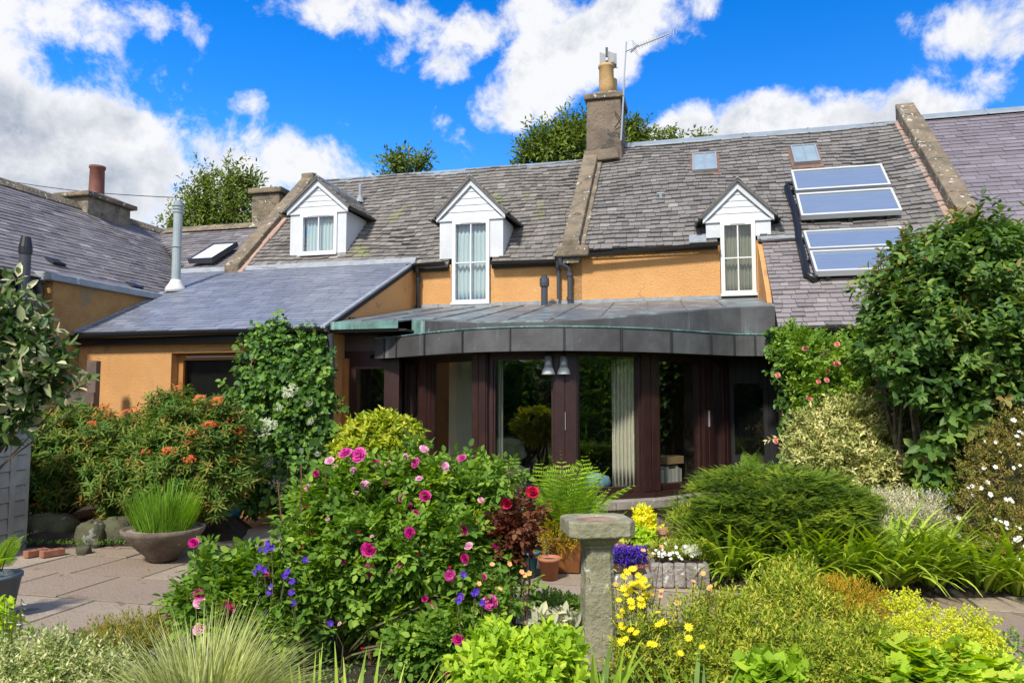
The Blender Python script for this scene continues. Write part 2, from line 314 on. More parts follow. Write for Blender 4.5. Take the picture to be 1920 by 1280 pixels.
# slates laid on a sloping plane.  O origin, eu along the eave, ev up the slope, poly = convex outline in (s, r)
def slates(mb, O, eu, ev, poly, expo=.13, width=.26, th=.013, jit=.012, sag=None, wave=.004, holes=()):
    O = Vector(O); eu = Vector(eu).normalized(); ev = Vector(ev).normalized(); nn = eu.cross(ev).normalized()
    rmin = min(p[1] for p in poly); rmax = max(p[1] for p in poly)
    def ext(r):
        xs = []
        for (a, b) in zip(poly, poly[1:] + poly[:1]):
            if (a[1] - r) * (b[1] - r) <= 0 and a[1] != b[1]: xs.append(a[0] + (r - a[1]) / (b[1] - a[1]) * (b[0] - a[0]))
        return (min(xs), max(xs)) if len(xs) > 1 else None
    def H(s_, r_): return (sag(s_, r_) if sag else 0.)
    r = rmin; row = 0
    while r < rmax - .02:
        e = expo * rnd(.94, 1.06); E = ext(min(r + e * .5, rmax - .005))
        if E:
            s_ = E[0] - rnd(0, width)
            ph = rnd(0, 6)
            while s_ < E[1]:
                wd = width * rnd(.62, 1.3); a = max(s_, E[0]); b = min(s_ + wd - .006, E[1])
                for (h0, h1, h2, h3) in holes:
                    if h2 <= r + e * .5 <= h3 and b > h0 and a < h1:
                        if a < h0: b = h0
                        elif b > h1: a = h1
                        else: b = a
                if b - a > .02:
                    j = [rnd(-jit, jit) for _ in range(4)]; lf = th * rnd(1.5, 2.5) + wave * math.sin(s_ * 1.7 + ph)
                    top = min(r + e * 1.25, rmax); h = [H(a, r), H(b, r), H(b, top), H(a, top)]
                    P = [(a, r + j[0], lf + h[0]), (b, r + j[0] + j[1] * .6, lf + h[1] + j[3] * .25), (b, top, th * .5 + h[2]), (a, top, th * .5 + h[3])]
                    up = [O + eu * p[0] + ev * p[1] + nn * p[2] for p in P]; dn = [q - nn * (lf * .95) for q in up[:2]]
                    i = len(mb.v); mb.v += [tuple(q) for q in up + dn]; t = min(1, max(0, random.gauss(.5, .24)))
                    mb.f += [(i, i + 1, i + 2, i + 3), (i, i + 4, i + 5, i + 1), (i, i + 3, i + 4), (i + 1, i + 5, i + 2)]; mb.t += [t] * 4
                s_ += wd
        r += e; row += 1
    return mb
def wallholes(mb, u0, u1, z0, z1, holes, v0, v1):
    us = sorted({u0, u1} | {h[0] for h in holes} | {h[1] for h in holes}); zs = sorted({z0, z1} | {h[2] for h in holes} | {h[3] for h in holes})
    us = [u for u in us if u0 <= u <= u1]; zs = [z for z in zs if z0 <= z <= z1]
    for a, b in zip(us, us[1:]):
        # merge vertical runs
        run = None
        for c, d in zip(zs, zs[1:]):
            inside = any(h[0] <= (a + b) / 2 <= h[1] and h[2] <= (c + d) / 2 <= h[3] for h in holes)
            if inside:
                if run: mb.box(a, b, v0, v1, *run); run = None
            else: run = (run[0], d) if run else (c, d)
        if run: mb.box(a, b, v0, v1, *run)
    return mb
def frame(mb, u0, u1, z0, z1, wd, v0, v1, mun_u=(), mun_z=(), mw=.02, bot=None):
    bt = bot or wd
    mb.box(u0, u0 + wd, v0, v1, z0, z1); mb.box(u1 - wd, u1, v0, v1, z0, z1)
    mb.box(u0 + wd, u1 - wd, v0, v1, z0, z0 + bt); mb.box(u0 + wd, u1 - wd, v0, v1, z1 - wd, z1)
    for u in mun_u: mb.box(u - mw / 2, u + mw / 2, v0 + .012, v1 - .006, z0 + bt, z1 - wd)
    for z in mun_z: mb.box(u0 + wd, u1 - wd, v0 + .009, v1 - .009, z - mw / 2, z + mw / 2)
    return mb
def curtain(name, u0, u1, z0, z1, v, mat, root, folds=6, amp=.03, label='', cat='curtain', group=None, gather=0.):
    """pleated cloth hanging in the house's own axes: a thing of its own"""
    mb = MB(); N = folds * 8; rows = 6
    for k in range(rows + 1):
        f = k / rows; z = z1 + (z0 - z1) * f
        for i in range(N + 1):
            q = i / N; uu = u0 + (u1 - u0) * q + gather * math.sin(f * pi) * (q - .5)
            mb.v.append((*tow(uu, v + amp * math.sin(q * folds * 2 * pi + .4 * math.sin(f * 3)) * (.7 + .3 * f)), z))
    for k in range(rows):
        for i in range(N): a = k * (N + 1) + i; mb.f.append((a, a + 1, a + N + 2, a + N + 1)); mb.t.append(.5)
    o = mb.build(name, mat, smooth=True); tag(o, label, cat, group)
    s_ = o.modifiers.new('cloth thickness', 'SOLIDIFY'); s_.thickness = .004
    return o
# ================================================================ GROUND
mb = MB(); mb.box(-90, 90, -60, 120, -.3, -.045)
tag(mb.build('ground', M['lawn']), None, None, None, 'structure')
def paving():
    mb = MB(); random.seed(3)
    v = -12.4
    while v < -2.0:
        dv = rnd(.52, .80); u = -9.0 + rnd(0, .5)
        while u < 8.0:
            du = rnd(.6, 1.15); g = rnd(.010, .019); h = rnd(-.003, .003)
            c = [(u + g, v + g), (u + du - g, v + g), (u + du - g, v + dv - g), (u + g, v + dv - g)]
            c = [(a + rnd(-.007, .007), b + rnd(-.007, .007)) for a, b in c]; cu = sum(a for a, b in c) / 4; cv = sum(b for a, b in c) / 4
            zt = [h + rnd(-.002, .002) for _ in range(4)]; e = .992
            bot = [(*tow(a, b), -.04) for a, b in c]; mid = [(*tow(a, b), z - .006) for (a, b), z in zip(c, zt)]
            top = [(*tow(cu + (a - cu) * e, cv + (b - cv) * e), z) for (a, b), z in zip(c, zt)]
            t = random.random(); mb.hexa(bot, mid, t); mb.hexa(mid, top, t)
            u += du
        v += dv
    return mb
mb = MB(); mb.prism([(*tow(a, b), -.006) for a, b in ((-9, -12.4), (8, -12.4), (8, -2), (-9, -2))], (0, 0, -.02)); tag(mb.build('mossy_joints', M['moss']), None, None, None, 'structure')
tag(paving().build('paving', M['paving']), None, None, None, 'structure')
def soilpatch(pts, z=.03, seed=1, name='soil', mat='soil'):
    """a bed of soil: lumpy sheet with a rounded rim"""
    rs = random.Random(seed); cx = sum(p[0] for p in pts) / len(pts); cy = sum(p[1] for p in pts) / len(pts)
    mb = MB(); rings = 9; P = []
    dense = []
    for a, b in zip(pts, pts[1:] + pts[:1]):
        k = max(1, int(math.hypot(b[0] - a[0], b[1] - a[1]) / .18))
        dense += [(a[0] + (b[0] - a[0]) * i / k + rs.uniform(-.04, .04), a[1] + (b[1] - a[1]) * i / k + rs.uniform(-.04, .04)) for i in range(k)]
    m_ = len(dense)
    for r in range(rings + 1):
        f = 1 - r / rings
        for (x, y) in dense: mb.v.append((cx + (x - cx) * f, cy + (y - cy) * f, (-.035 if r == 0 else z + rs.uniform(0, .045))))
    for r in range(rings):
        for i in range(m_): mb.f.append((r * m_ + i, r * m_ + (i + 1) % m_, (r + 1) * m_ + (i + 1) % m_, (r + 1) * m_ + i)); mb.t.append(.5)
    return tag(mb.build(name, M[mat], smooth=True), None, None, None, 'structure')
soilpatch([(-2.1, 3.0), (3.6, 3.0), (3.2, 4.9), (2.2, 5.45), (.5, 5.7), (-.9, 5.75), (-2.0, 5.2)], .04, 1)
soilpatch([(-4.5, 2.5), (-2.1, 3.0), (-2.0, 4.9), (-3.0, 4.75), (-4.2, 4.6)], .03, 2)
soilpatch([(1.55, 6.75), (2.6, 6.5), (6.0, 6.4), (8.5, 7.0), (8.0, 10.5), (4.2, 10.3), (3.0, 9.6), (2.4, 8.4), (1.6, 7.6)], .05, 3)
soilpatch([(-8.5, 8.6), (-6.0, 8.55), (-3.7, 8.75), (-3.2, 9.2), (-3.4, 10.0), (-5.5, 11.0), (-8.5, 11.6)], .12, 4)
soilpatch([(3.0, 3.0), (6.5, 3.0), (6.5, 4.6), (3.2, 4.7)], .0, 5, 'grass_verge', 'lawn')
# ================================================================ COTTAGE (house axes u right, v back, z up)
HOUSE = (OX, OY, 0)
cot = empty('cottage', HOUSE, -TH, 'long orange roughcast cottage with slate roofs, dormers, middle chimney and curved glazed garden room', 'cottage')
K = .9; SL = math.sqrt(1 + K * K)
# upper walls
mb = MB()
wallholes(mb, -1.66, 1.17, 3.0, 4.13, [(-.95, -.20, 3.36, 9)], 0, .3)
wallholes(mb, 1.17, 4.64, 3.0, 4.26, [(3.80, 4.38, 3.37, 9)], 0, .3)
wallholes(mb, -5.88, -1.66, 2.6, 4.1, [], 0, .3)
wl = mb.build('wall', M['render'], cot)
mb = MB(); mb.prism([(-1.9, 0, 2.5), (-1.9, 0, 4.14), (-1.9, -3.30, 2.69), (-1.9, -3.35, 2.5)], (.24, 0, 0)); mb.box(-1.9, -1.66, -3.31, 0, 0, 2.5)
mb.build('wall', M['render'], cot)
mb = MB(); mb.box(-2.02, -1.655, -3.335, -3.30, 0, 2.62); mb.build('corner_quoin', M['coping'], cot)
# little cheek wall right of the right hand window
mb = MB(); mb.prism([(4.40, -.02, 3.1), (4.40, -.02, 4.28), (4.40, -1.3, 3.30), (4.40, -1.6, 3.0)], (.09, 0, 0)); mb.box(4.382, 4.64, -.045, -.004, 3.3, 4.3); mb.build('wall', M['render'], cot)
# lead flashings along the wall foot
mb = MB()
mb.prism([(-1.7, -.03, 3.28), (-1.7, -.03, 3.40), (-1.7, -.004, 3.40), (-1.7, -.004, 3.28)], (6.1, 0, 0)); mb.prism([(-1.655, -.035, 3.28), (-1.655, -.32, 3.285), (-1.655, -.32, 3.275), (-1.655, -.035, 3.27)], (6.0, 0, 0))
mb.box(-.99, -.16, -.06, -.035, 3.28, 3.37)
for u in np.arange(-1.2, 4.4, .62): mb.box(u - .012, u + .012, -.045, -.004, 3.29, 3.405)
mb.build('wall_flashing', M['lead'], cot)
# front wall of the lean-to
mb = MB(); wallholes(mb, -5.92, -1.9, 0, 2.64, [(-4.22, -2.92, .95, 2.36)], -3.31, -3.03); mb.build('wall', M['render'], cot)
fr = frame(MB(), -4.22, -2.92, .95, 2.36, .10, -3.17, -3.08).build('window_frame', M['ochre_wood'], cot)
MB().box(-4.06, -3.08, -3.195, -3.17, 2.295, 2.318).build('trickle_vent', M['cream'], fr)
MB().box(-4.12, -3.02, -3.125, -3.12, 1.05, 2.26).build('pane', M['glass_dark'], fr)
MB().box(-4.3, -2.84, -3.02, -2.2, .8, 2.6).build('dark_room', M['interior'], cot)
# roofs: main left, main right, two lean-tos
def roofplane(name, mat, O, ev, poly, root, thick=.08, **kw):
    """underlay board + slates, one mesh"""
    mb = MB(); eu = Vector((1, 0, 0)); ev = Vector(ev).normalized(); nn = eu.cross(ev); O = Vector(O)
    und = MB(); hs_ = kw.get('holes', ()); polys = [poly]
    for (h0, h1, h2, h3) in hs_:
        last = polys.pop(); s0, s1 = min(p[0] for p in last), max(p[0] for p in last); r1 = max(p[1] for p in last)
        polys += [[(s0, 0), (h0, 0), (h0, r1), (s0, r1)], [(h0, h3), (h1, h3), (h1, r1), (h0, r1)], [(h1, 0), (s1, 0), (s1, r1), (h1, r1)]]
    for pp in polys: P = [O + eu * s_ + ev * r_ - nn * .004 for s_, r_ in pp]; und.prism(P, -nn * thick)
    slates(mb, O, eu, ev, poly, **kw)
    o = mb.build(name, mat, root); b = und.build('roof_deck', M['under'], o); return o
sagA = lambda s_, r_: .018 * math.sin(s_ * 1.1 + 1) * math.sin(r_ * 1.6) + .012 * math.sin(s_ * 2.7 + r_ * 2)
ra = roofplane('roof', M['slate'], (-5.45, -.12, 4.07), (0, 1, K), [(0, 0), (6.70, 0), (6.70, 4.18), (0, 4.18)], cot, expo=.150, width=.165, th=.021, jit=.016, sag=sagA, holes=[(4.46, 5.29, 0, .75)])
sagB = lambda s_, r_: .03 * math.sin(s_ * .9) * math.sin(r_ * .8) + .015 * math.sin(s_ * 2.3 + r_ * 1.7) + .14 * max(0, (s_ - 4.9) / 1.2) ** 2 * math.sin(min(1, r_ / 4.3) * pi)
rb = roofplane('roof', M['slate_right'], (1.42, -.12, 4.24), (0, 1, K), [(0, 0), (6.1, 0), (6.1, 4.38), (0, 4.38)], cot, expo=.150, width=.17, th=.022, jit=.016, sag=sagB, holes=[(2.34, 3.0, 0, .5)])
mb = MB()   # rear slopes and gable walls
for (u0, u1, zr, vr) in ((-5.5, 1.35, 6.81, 2.98), (1.35, 7.5, 7.10, 3.12)):
    mb.prism([(u0, vr, zr), (u0, vr * 2 + .1, zr - (vr + .1) * K), (u0, vr * 2 + .1, zr - (vr + .1) * K - .1), (u0, vr, zr - .1)], (u1 - u0, 0, 0))
mb.build('roof', M['slate'], cot)
mb = MB()
for (u0, u1, vr, zr) in ((-5.6, -5.3, 2.98, 6.75), (1.2, 1.46, 3.0, 6.8), (7.38, 7.64, 3.12, 7.05)):
    mb.prism([(u0, 0, 0 if u0 > 7 else 2.6), (u0, 0, 4.12), (u0, vr, zr), (u0, 2 * vr, 4.12), (u0, 2 * vr, 0)], (u1 - u0, 0, 0))
mb.box(-5.3, 7.38, 5.9, 6.1, 0, 4.1); mb.build('wall', M['stone'], cot)
def ridge(name, u0, u1, v, z, mat, root, step=1.25):
    mb = MB(); u = u0
    while u < u1:
        e = min(u + step, u1); mb.prism([(u, v - .16, z - .125), (u, v - .15, z - .10), (u, v - .03, z + .02), (u, v + .03, z + .02), (u, v + .16, z - .12), (u, v + .05, z - .08), (u, v - .05, z - .08)], (e - u - .006, 0, 0))
        mb.prism([(e - .03, v - .17, z - .12), (e - .03, v - .035, z + .035), (e - .03, v + .035, z + .035), (e - .03, v + .17, z - .12)], (.035, 0, 0)); u = e
    return mb.build(name, mat, root)
ridge('ridge_capping', -5.35, 1.2, 2.98, 6.85, M['ridge'], cot)
ridge('ridge_capping', 1.95, 7.38, 3.12, 7.19, M['ridge'], cot)
def coping(u0, u1, v0, v1, z0, h, root, mat='coping', lean=0., k=K, blocks=4, name='gable_coping'):
    """sloping gable stones following the roof, a little uneven"""
    mb = MB(); sl = math.hypot(v1 - v0, (v1 - v0) * k)
    for i in range(blocks):
        a = v0 + (v1 - v0) * i / blocks; b = v0 + (v1 - v0) * (i + 1) / blocks - .012
        d = [rnd(-.012, .012) for _ in range(4)]
        za = z0 + k * (a - v0); zb = z0 + k * (b - v0); la = lean * i / blocks; lb = lean * (i + 1) / blocks
        mb.hexa([(u0 + la, a, za - .12), (u1 + la, a, za - .12), (u1 + lb, b, zb - .12), (u0 + lb, b, zb - .12)],
                [(u0 + d[0] + la, a, za + h + d[2]), (u1 + d[1] + la, a, za + h + d[3]), (u1 + d[1] + lb, b, zb + h + d[3]), (u0 + d[0] + lb, b, zb + h + d[2])])
    return mb.build(name, M[mat], root, bevel=.02)
coping(-5.62, -5.32, -.12, 2.92, 4.12, .20, cot)
coping(1.14, 1.45, -.20, 2.60, 4.14, .30, cot, blocks=1)
coping(1.40, 1.52, -.15, 2.60, 4.20, .12, cot, 'coping', blocks=1)
coping(7.36, 7.70, -.15, 3.22, 4.22, .36, cot, blocks=7)
coping(-5.34, -5.22, -.12, 1.5, 4.12, .05, cot, 'cement', blocks=5, name='mortar_fillet')
coping(7.27, 7.37, -.12, 3.05, 4.24, .12, cot, 'cement', blocks=5, name='mortar_fillet')
MB().box(7.30, 7.78, -.42, -.1, 4.05, 4.42).build('skew_stone', M['coping'], cot, bevel=.03)
MB().box(1.05, 1.62, -.28, -.14, 4.13, 4.32).build('skew_stone', M['coping'], cot, bevel=.03)
# chimney in the middle
mb = MB(); mb.hexa([(1.18, 2.50, 6.2), (1.96, 2.50, 6.2), (1.96, 3.55, 6.2), (1.18, 3.55, 6.2)], [(1.20, 2.56, 8.02), (1.92, 2.56, 8.02), (1.92, 3.50, 8.02), (1.20, 3.50, 8.02)])
mb.hexa([(1.16, 2.36, 6.62), (1.90, 2.36, 6.66), (1.90, 2.52, 6.66), (1.16, 2.52, 6.62)], [(1.18, 2.40, 6.86), (1.86, 2.40, 6.90), (1.86, 2.52, 6.92), (1.18, 2.52, 6.9)])
chm = mb.build('chimney', M['chimney'], cot, bevel=.03)
mb = MB(); mb.hexa([(1.15, 2.50, 8.022), (1.98, 2.50, 8.022), (1.98, 3.56, 8.022), (1.15, 3.56, 8.022)], [(1.14, 2.49, 8.14), (1.99, 2.49, 8.14), (1.99, 3.57, 8.14), (1.14, 3.57, 8.14)])
mb.hexa([(1.24, 2.60, 8.142), (1.90, 2.60, 8.142), (1.90, 3.46, 8.142), (1.24, 3.46, 8.142)], [(1.36, 2.72, 8.26), (1.80, 2.72, 8.26), (1.80, 3.3, 8.26), (1.36, 3.3, 8.26)])
mb.build('chimney_cap', M['coping'], chm, bevel=.02)
mb = MB(); mb.lathe([(.15, 8.2), (.165, 8.45), (.158, 8.86), (.178, 8.88), (.178, 8.93), (.13, 8.93), (.13, 8.7)], (1.58, 2.98, 0), 20)
mb.lathe([(.15, 8.2), (.16, 8.74), (.13, 8.76)], (1.62, 3.32, 0), 16)
mb.build('chimney_pot', M['buffpot'], chm, smooth=True)
mb = MB(); mb.tube([(1.40 + .0, 2.98, 8.90), (1.83, 2.98, 8.86)], .012); mb.tube([(1.58, 2.98, 8.9), (1.58, 2.98, 9.02)], .075, 12)
for (a, b) in ((1.45, 1.58), (1.64, 1.77)):
    mb.hexa([(a, 2.86, 8.94), (b, 2.84, 8.94), (b, 2.865, 8.94), (a, 2.885, 8.94)], [(a, 2.86, 9.20), (b, 2.84, 9.13), (b, 2.865, 9.13), (a, 2.885, 9.20)])
mb.hexa([(1.60, 3.06, 8.90), (1.80, 3.02, 8.88), (1.80, 3.04, 8.88), (1.60, 3.08, 8.90)], [(1.60, 3.06, 9.16), (1.80, 3.02, 9.22), (1.80, 3.04, 9.22), (1.60, 3.08, 9.16)])
mb.build('cowl', M['cowlm'], chm)
MB().box(1.585, 1.635, 2.80, 2.835, 9.05, 9.26).build('cowl_bracket', M['black'], chm)
# left gable chimney, seen behind the coping
mb = MB(); mb.box(-7.05, -6.3, 2.9, 3.7, 4.5, 6.62); mb.box(-7.12, -6.22, 2.82, 3.78, 6.622, 6.76); mb.box(-5.62, -5.3, 2.7, 3.3, 6.6, 6.99)
mb.build('chimney', M['coping'], cot, bevel=.03)
# gutters and pipes
def gutter(pts, root, r=.055, name='gutter', mat='black'):
    mb = MB(); pts = [Vector(p) for p in pts]
    for a, b in zip(pts, pts[1:]):
        d = (b - a).normalized(); sd_ = Vector((0, -1, 0)) if abs(d.x) > .7 else Vector((1, 0, 0)); N = 8; vs = []
        for p in (a, b):
            for rr in (r, r - .006):
                for k in range(N + 1): q = pi * k / N; vs.append(p + sd_ * math.cos(q) * rr - Vector((0, 0, 1)) * math.sin(q) * rr)
        m_ = N + 1; fs = []
        for k in range(N): fs += [(k, k + 1, 2 * m_ + k + 1, 2 * m_ + k), (m_ + k + 1, m_ + k, 3 * m_ + k, 3 * m_ + k + 1)]
        fs += [(0, 2 * m_, 3 * m_, m_), (N, m_ + N, 3 * m_ + N, 2 * m_ + N)] + [(k, m_ + k, m_ + k + 1, k + 1) for k in range(N)] + [(2 * m_ + k + 1, 3 * m_ + k + 1, 3 * m_ + k, 2 * m_ + k) for k in range(N)]
        mb.mesh(vs, fs)
    return mb.build(name, M[mat], root)
gutter([(-1.74, -.18, 4.13), (-1.0, -.18, 4.15)], cot); gutter([(-.16, -.18, 4.12), (1.16, -.18, 4.10)], cot); gutter([(1.02, -.2, 4.15), (3.80, -.2, 4.27)], cot)
MB().box(1.18, 3.79, -.03, .0, 4.12, 4.25).build('fascia_board', M['render_old'], cot)
def pipe(pts, r, root, name='downpipe', mat='black', collars=()):
    mb = MB(); mb.tube(pts, r, 10)
    for c in collars: mb.tube([(c[0], c[1], c[2] - .03), (c[0], c[1], c[2] + .03)], r * 1.35, 10)
    return mb.build(name, M[mat], root, smooth=False)
pipe([(-1.56, -.16, 4.10), (-1.56, -.14, 4.0), (-1.56, -.09, 3.9), (-1.56, -.09, 3.30)], .038, cot, collars=[(-1.56, -.09, 3.86), (-1.56, -.09, 3.36)])
pipe([(1.06, -.2, 4.08), (1.06, -.16, 3.98), (1.06, -.09, 3.9), (1.06, -.09, 3.42)], .032, cot, mat='grey_pipe', collars=[(1.06, -.09, 3.92)])
pipe([(1.10, -.22, 4.12), (1.12, -.20, 4.02), (1.24, -.12, 3.95), (1.26, -.10, 3.85), (1.26, -.10, 3.30)], .042, cot, mat='grey_pipe', collars=[(1.26, -.10, 3.84), (1.26, -.1, 3.42)])
pipe([(-1.56, -3.43, 2.58), (-1.56, -3.4, 2.4), (-1.56, -3.38, 2.2), (-1.56, -3.38, .1)], .042, cot, mat='grey_pipe', collars=[(-1.56, -3.38, 2.1)])
# lean-to roof on the left, smooth blue slates
KL = .44; SLL = math.sqrt(1 + KL * KL)
def LL(u, v): return (u + 5.95, (v + 3.45) * SLL)
rl = roofplane('roof', M['slate_blue'], (-5.95, -3.45, 4.2 - .44 * 3.45), (0, 1, KL), [LL(-5.95, -3.45), LL(-1.64, -3.45), LL(-1.64, .0), LL(-6.75, .0), LL(-5.95, -1.3)], cot, expo=.122, width=.30, th=.008, jit=.004, wave=.002)
gutter([(-5.93, -3.50, 2.64), (-1.60, -3.50, 2.66)], cot, .06); MB().box(-5.92, -1.64, -3.44, -3.315, 2.50, 2.615).build('fascia_board', M['black'], cot)
mb = MB(); mb.prism([(-6.75, -.06, 4.19), (-6.75, .02, 4.30), (-6.75, .14, 4.31), (-6.75, .14, 4.2)], (5.1, 0, 0)); mb.build('wall_flashing', M['lead'], cot)
mb = MB(); mb.prism([(-1.70, -3.46, 2.70), (-1.70, .0, 4.225), (-1.70, .0, 4.19), (-1.70, -3.46, 2.665)], (.07, 0, 0)); mb.build('verge_strip', M['lead'], cot)
mb = MB(); mb.prism([(-5.98, -3.45, 2.72), (-5.98, -1.45, 3.60), (-5.98, -1.45, 3.54), (-5.98, -3.45, 2.66)], (.13, 0, 0)); mb.build('verge_strip', M['lead'], cot)
# lean-to on the right under the solar collectors
KR = .735; SLR = math.sqrt(1 + KR * KR)
rr_ = roofplane('roof', M['slate_pink'], (4.47, -2.28, 4.30 - KR * 2.28), (0, 1, KR), [(0, 0), (5.0, 0), (5.0, 2.22 * SLR), (0, 2.22 * SLR)], cot, expo=.128, width=.19, th=.016)
MB().prism([(4.40, -.10, 4.26), (4.40, -.13, 4.30), (4.40, .12, 4.47), (4.40, .16, 4.44)], (2.95, 0, 0)).build('wall_flashing', M['lead'], cot)
mb = MB(); mb.box(4.62, 9.4, -2.16, -1.95, 0, 2.58); mb.box(4.50, 4.62, -2.16, 0, 0, 2.6); mb.build('wall', M['stone'], cot)
mb = MB(); mb.box(4.50, 9.4, -2.24, -2.165, 2.50, 2.60); mb.build('fascia_board', M['black'], cot); gutter([(4.45, -2.31, 2.60), (9.4, -2.31, 2.62)], cot)
# ---------------------------------------------------------------- dormers
def dormer(uL, uR, zb, ze, za, vf, z0, win, mun_u, mun_z, root, flare=.09, low=None, frm='upvc', glass='glass_up', thick=.10):
    vb = lambda z: max(vf + .05, (z - z0) / K)
    uc = (uL + uR) / 2; mb = MB()
    wu0, wu1, wz0, wz1 = win
    # white front boards left and right of the window and above it, cheeks
    if wu0 - uL > .02: mb.box(uL, wu0, vf, vf + .04, zb, ze)
    if uR - wu1 > .02: mb.box(wu1, uR, vf, vf + .04, zb, ze)
    mb.box(wu0, wu1, vf, vf + .04, wz1, max(ze, wz1 + .001))
    if wz0 > zb + .01: mb.box(wu0, wu1, vf, vf + .04, zb, wz0)
    for u in (uL, uR - .03): mb.prism([(u, vf + .04, zb - .05), (u, vf + .04, ze), (u, vb(ze), ze), (u, max(vf + .05, vb(zb)), zb - .05)], (.03, 0, 0))
    d = mb.build('dormer', M['white'], root)
    # gable boards, each slightly proud at its foot
    g = MB(); nb = 5; gb = ze + .01; gt = za - .13
    for i in range(nb):
        a = gb + (gt - gb) * i / nb; b = gb + (gt - gb) * (i + 1) / nb - .001
        ha = (uR - uL) / 2 * .97 * (1 - i / nb); hb = (uR - uL) / 2 * .97 * (1 - (i + 1) / nb) + .002
        g.hexa([(uc - ha, vf - .016, a), (uc + ha, vf - .016, a), (uc + ha, vf + .03, a), (uc - ha, vf + .03, a)], [(uc - hb, vf - .006, b), (uc + hb, vf - .006, b), (uc + hb, vf + .03, b), (uc - hb, vf + .03, b)])
    g.prism([(uL + .02, vf + .001, ze), (uR - .02, vf + .001, ze), (uc, vf + .001, za - .06)], (0, .028, 0))
    g.build('gable_boards', M['white'], d)
    bb = MB(); hw = (uR - uL) / 2 + .05; zt = ze - .04
    for s_ in (-1, 1):
        bb.hexa([(uc + s_ * hw, vf - .055, zt), (uc + s_ * hw, vf - .02, zt), (uc, vf - .02, za - .15), (uc, vf - .055, za - .15)], [(uc + s_ * hw, vf - .055, zt + .13), (uc + s_ * hw, vf - .02, zt + .13), (uc, vf - .02, za), (uc, vf - .055, za)])
    bb.box(uL - .03, uR + .03, vf - .03, vf - .0005, ze - .03, ze + .008)
    bb.build('bargeboard', M['white'], d)
    ov = .10; rz = za + .02; ez = zt + .10
    for s_ in (-1, 1):
        ue = uc + s_ * (hw + .06); ez2 = za + .02 - (za - zt - .13) * (hw + .06) / hw
        A = Vector((ue, vf - ov, ez2)); Bp = Vector((uc, vf - ov, rz)); Cp = Vector((uc, (rz - z0) / K + .03, rz)); Dp = Vector((ue, max(vf + .2, (ez2 - z0) / K + .03), ez2))
        eu = Vector((0, s_ * 1., 0)); up = (Bp - A).normalized(); ln = (Bp - A).length
        if s_ > 0: poly = [(0, 0), (Dp.y - A.y, 0), (Cp.y - A.y, ln), (0, ln)]; O = A
        else: poly = [(-(Dp.y - A.y), 0), (0, 0), (0, ln), (-(Cp.y - A.y), ln)]; O = A
        m1 = MB(); slates(m1, O, eu, up, poly, expo=.13, width=.24, th=.010)
        nn = eu.cross(up); m1.prism([O + eu * p[0] + up * p[1] - nn * .003 for p in poly], -nn * .03, 0.)
        m1.build('dormer_roof', M['slate'], d)
        gg = gutter([(ue + s_ * .03, vf - .14, ez2 - .04), (ue + s_ * .03, max(vf + .25, Dp.y - .1), ez2 - .02)], d, .045)
    MB().prism([(uc - .07, vf - ov - .01, rz - .05), (uc, vf - ov - .01, rz + .035), (uc + .07, vf - ov - .01, rz - .05), (uc, vf - ov - .01, rz + .01)], (0, (rz - z0) / K - vf + ov, 0)).build('ridge_capping', M['lead'], d)
    f = frame(MB(), wu0, wu1, wz0, wz1, .065, vf - .035, vf + .045, mun_u, mun_z, .022, bot=.08)
    f.box(wu0 - .012, wu1 + .012, vf - .075, vf - .036, wz0 - .012, wz0 + .03)
    f.box(wu0 + .16, wu1 - .16, vf - .045, vf - .0352, wz1 - .05, wz1 - .035)
    fo = f.build('window_frame', M[frm], d)
    MB().box(wu0 + .06, wu1 - .06, vf + .008, vf + .014, wz0 + .07, wz1 - .06).build('pane', M[glass], fo)
    # dark room behind
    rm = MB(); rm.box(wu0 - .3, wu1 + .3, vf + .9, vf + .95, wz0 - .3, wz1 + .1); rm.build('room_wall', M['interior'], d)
    return d
d1 = dormer(-4.45, -3.23, 4.36, 5.36, 6.03, .32, 4.12, (-4.22, -3.42, 4.50, 5.33), (-3.82,), (), cot)
MB().prism([(-4.62, .16, 4.34), (-4.62, .30, 4.44), (-4.62, .315, 4.38), (-4.62, .2, 4.28)], (1.56, 0, 0)).build('flashing', M['lead'], d1)
d2 = dormer(-1.18, .03, 4.24, 4.96, 5.72, .0, 4.12, (-.93, -.22, 3.39, 4.93), (-.575,), (4.15,), cot)
d3 = dormer(3.58, 4.62, 4.38, 4.66, 5.33, -.02, 4.24, (3.81, 4.37, 3.39, 4.64), (4.09,), (4.02,), cot, frm='cream')
MB().box(3.82, 4.36, -.05, -.03, 3.28, 3.375).build('painted_sill_shadow', M['black'], d3)  # solid black strip painted in as the shade below the sill
MB().prism([(3.3, -.14, 4.29), (3.3, -.14, 4.32), (3.3, .05, 4.47), (3.3, .07, 4.44)], (.28, 0, 0)).build('flashing', M['lead'], d3)
curtain('curtain', -4.16, -3.49, 4.5, 5.30, .42, M['curtain_w'], cot, 9, .022, 'pale closed curtains behind the left dormer window with two panes')
curtain('curtain', -.88, -.27, 3.42, 4.90, .10, M['curtain_w'], cot, 8, .022, 'pale green closed curtains behind the tall middle dormer window', gather=.05)
curtain('curtain', 3.86, 4.33, 3.42, 4.58, .12, M['curtain_dim'], cot, 8, .02, 'dull olive curtains behind the narrow cream dormer window at right')
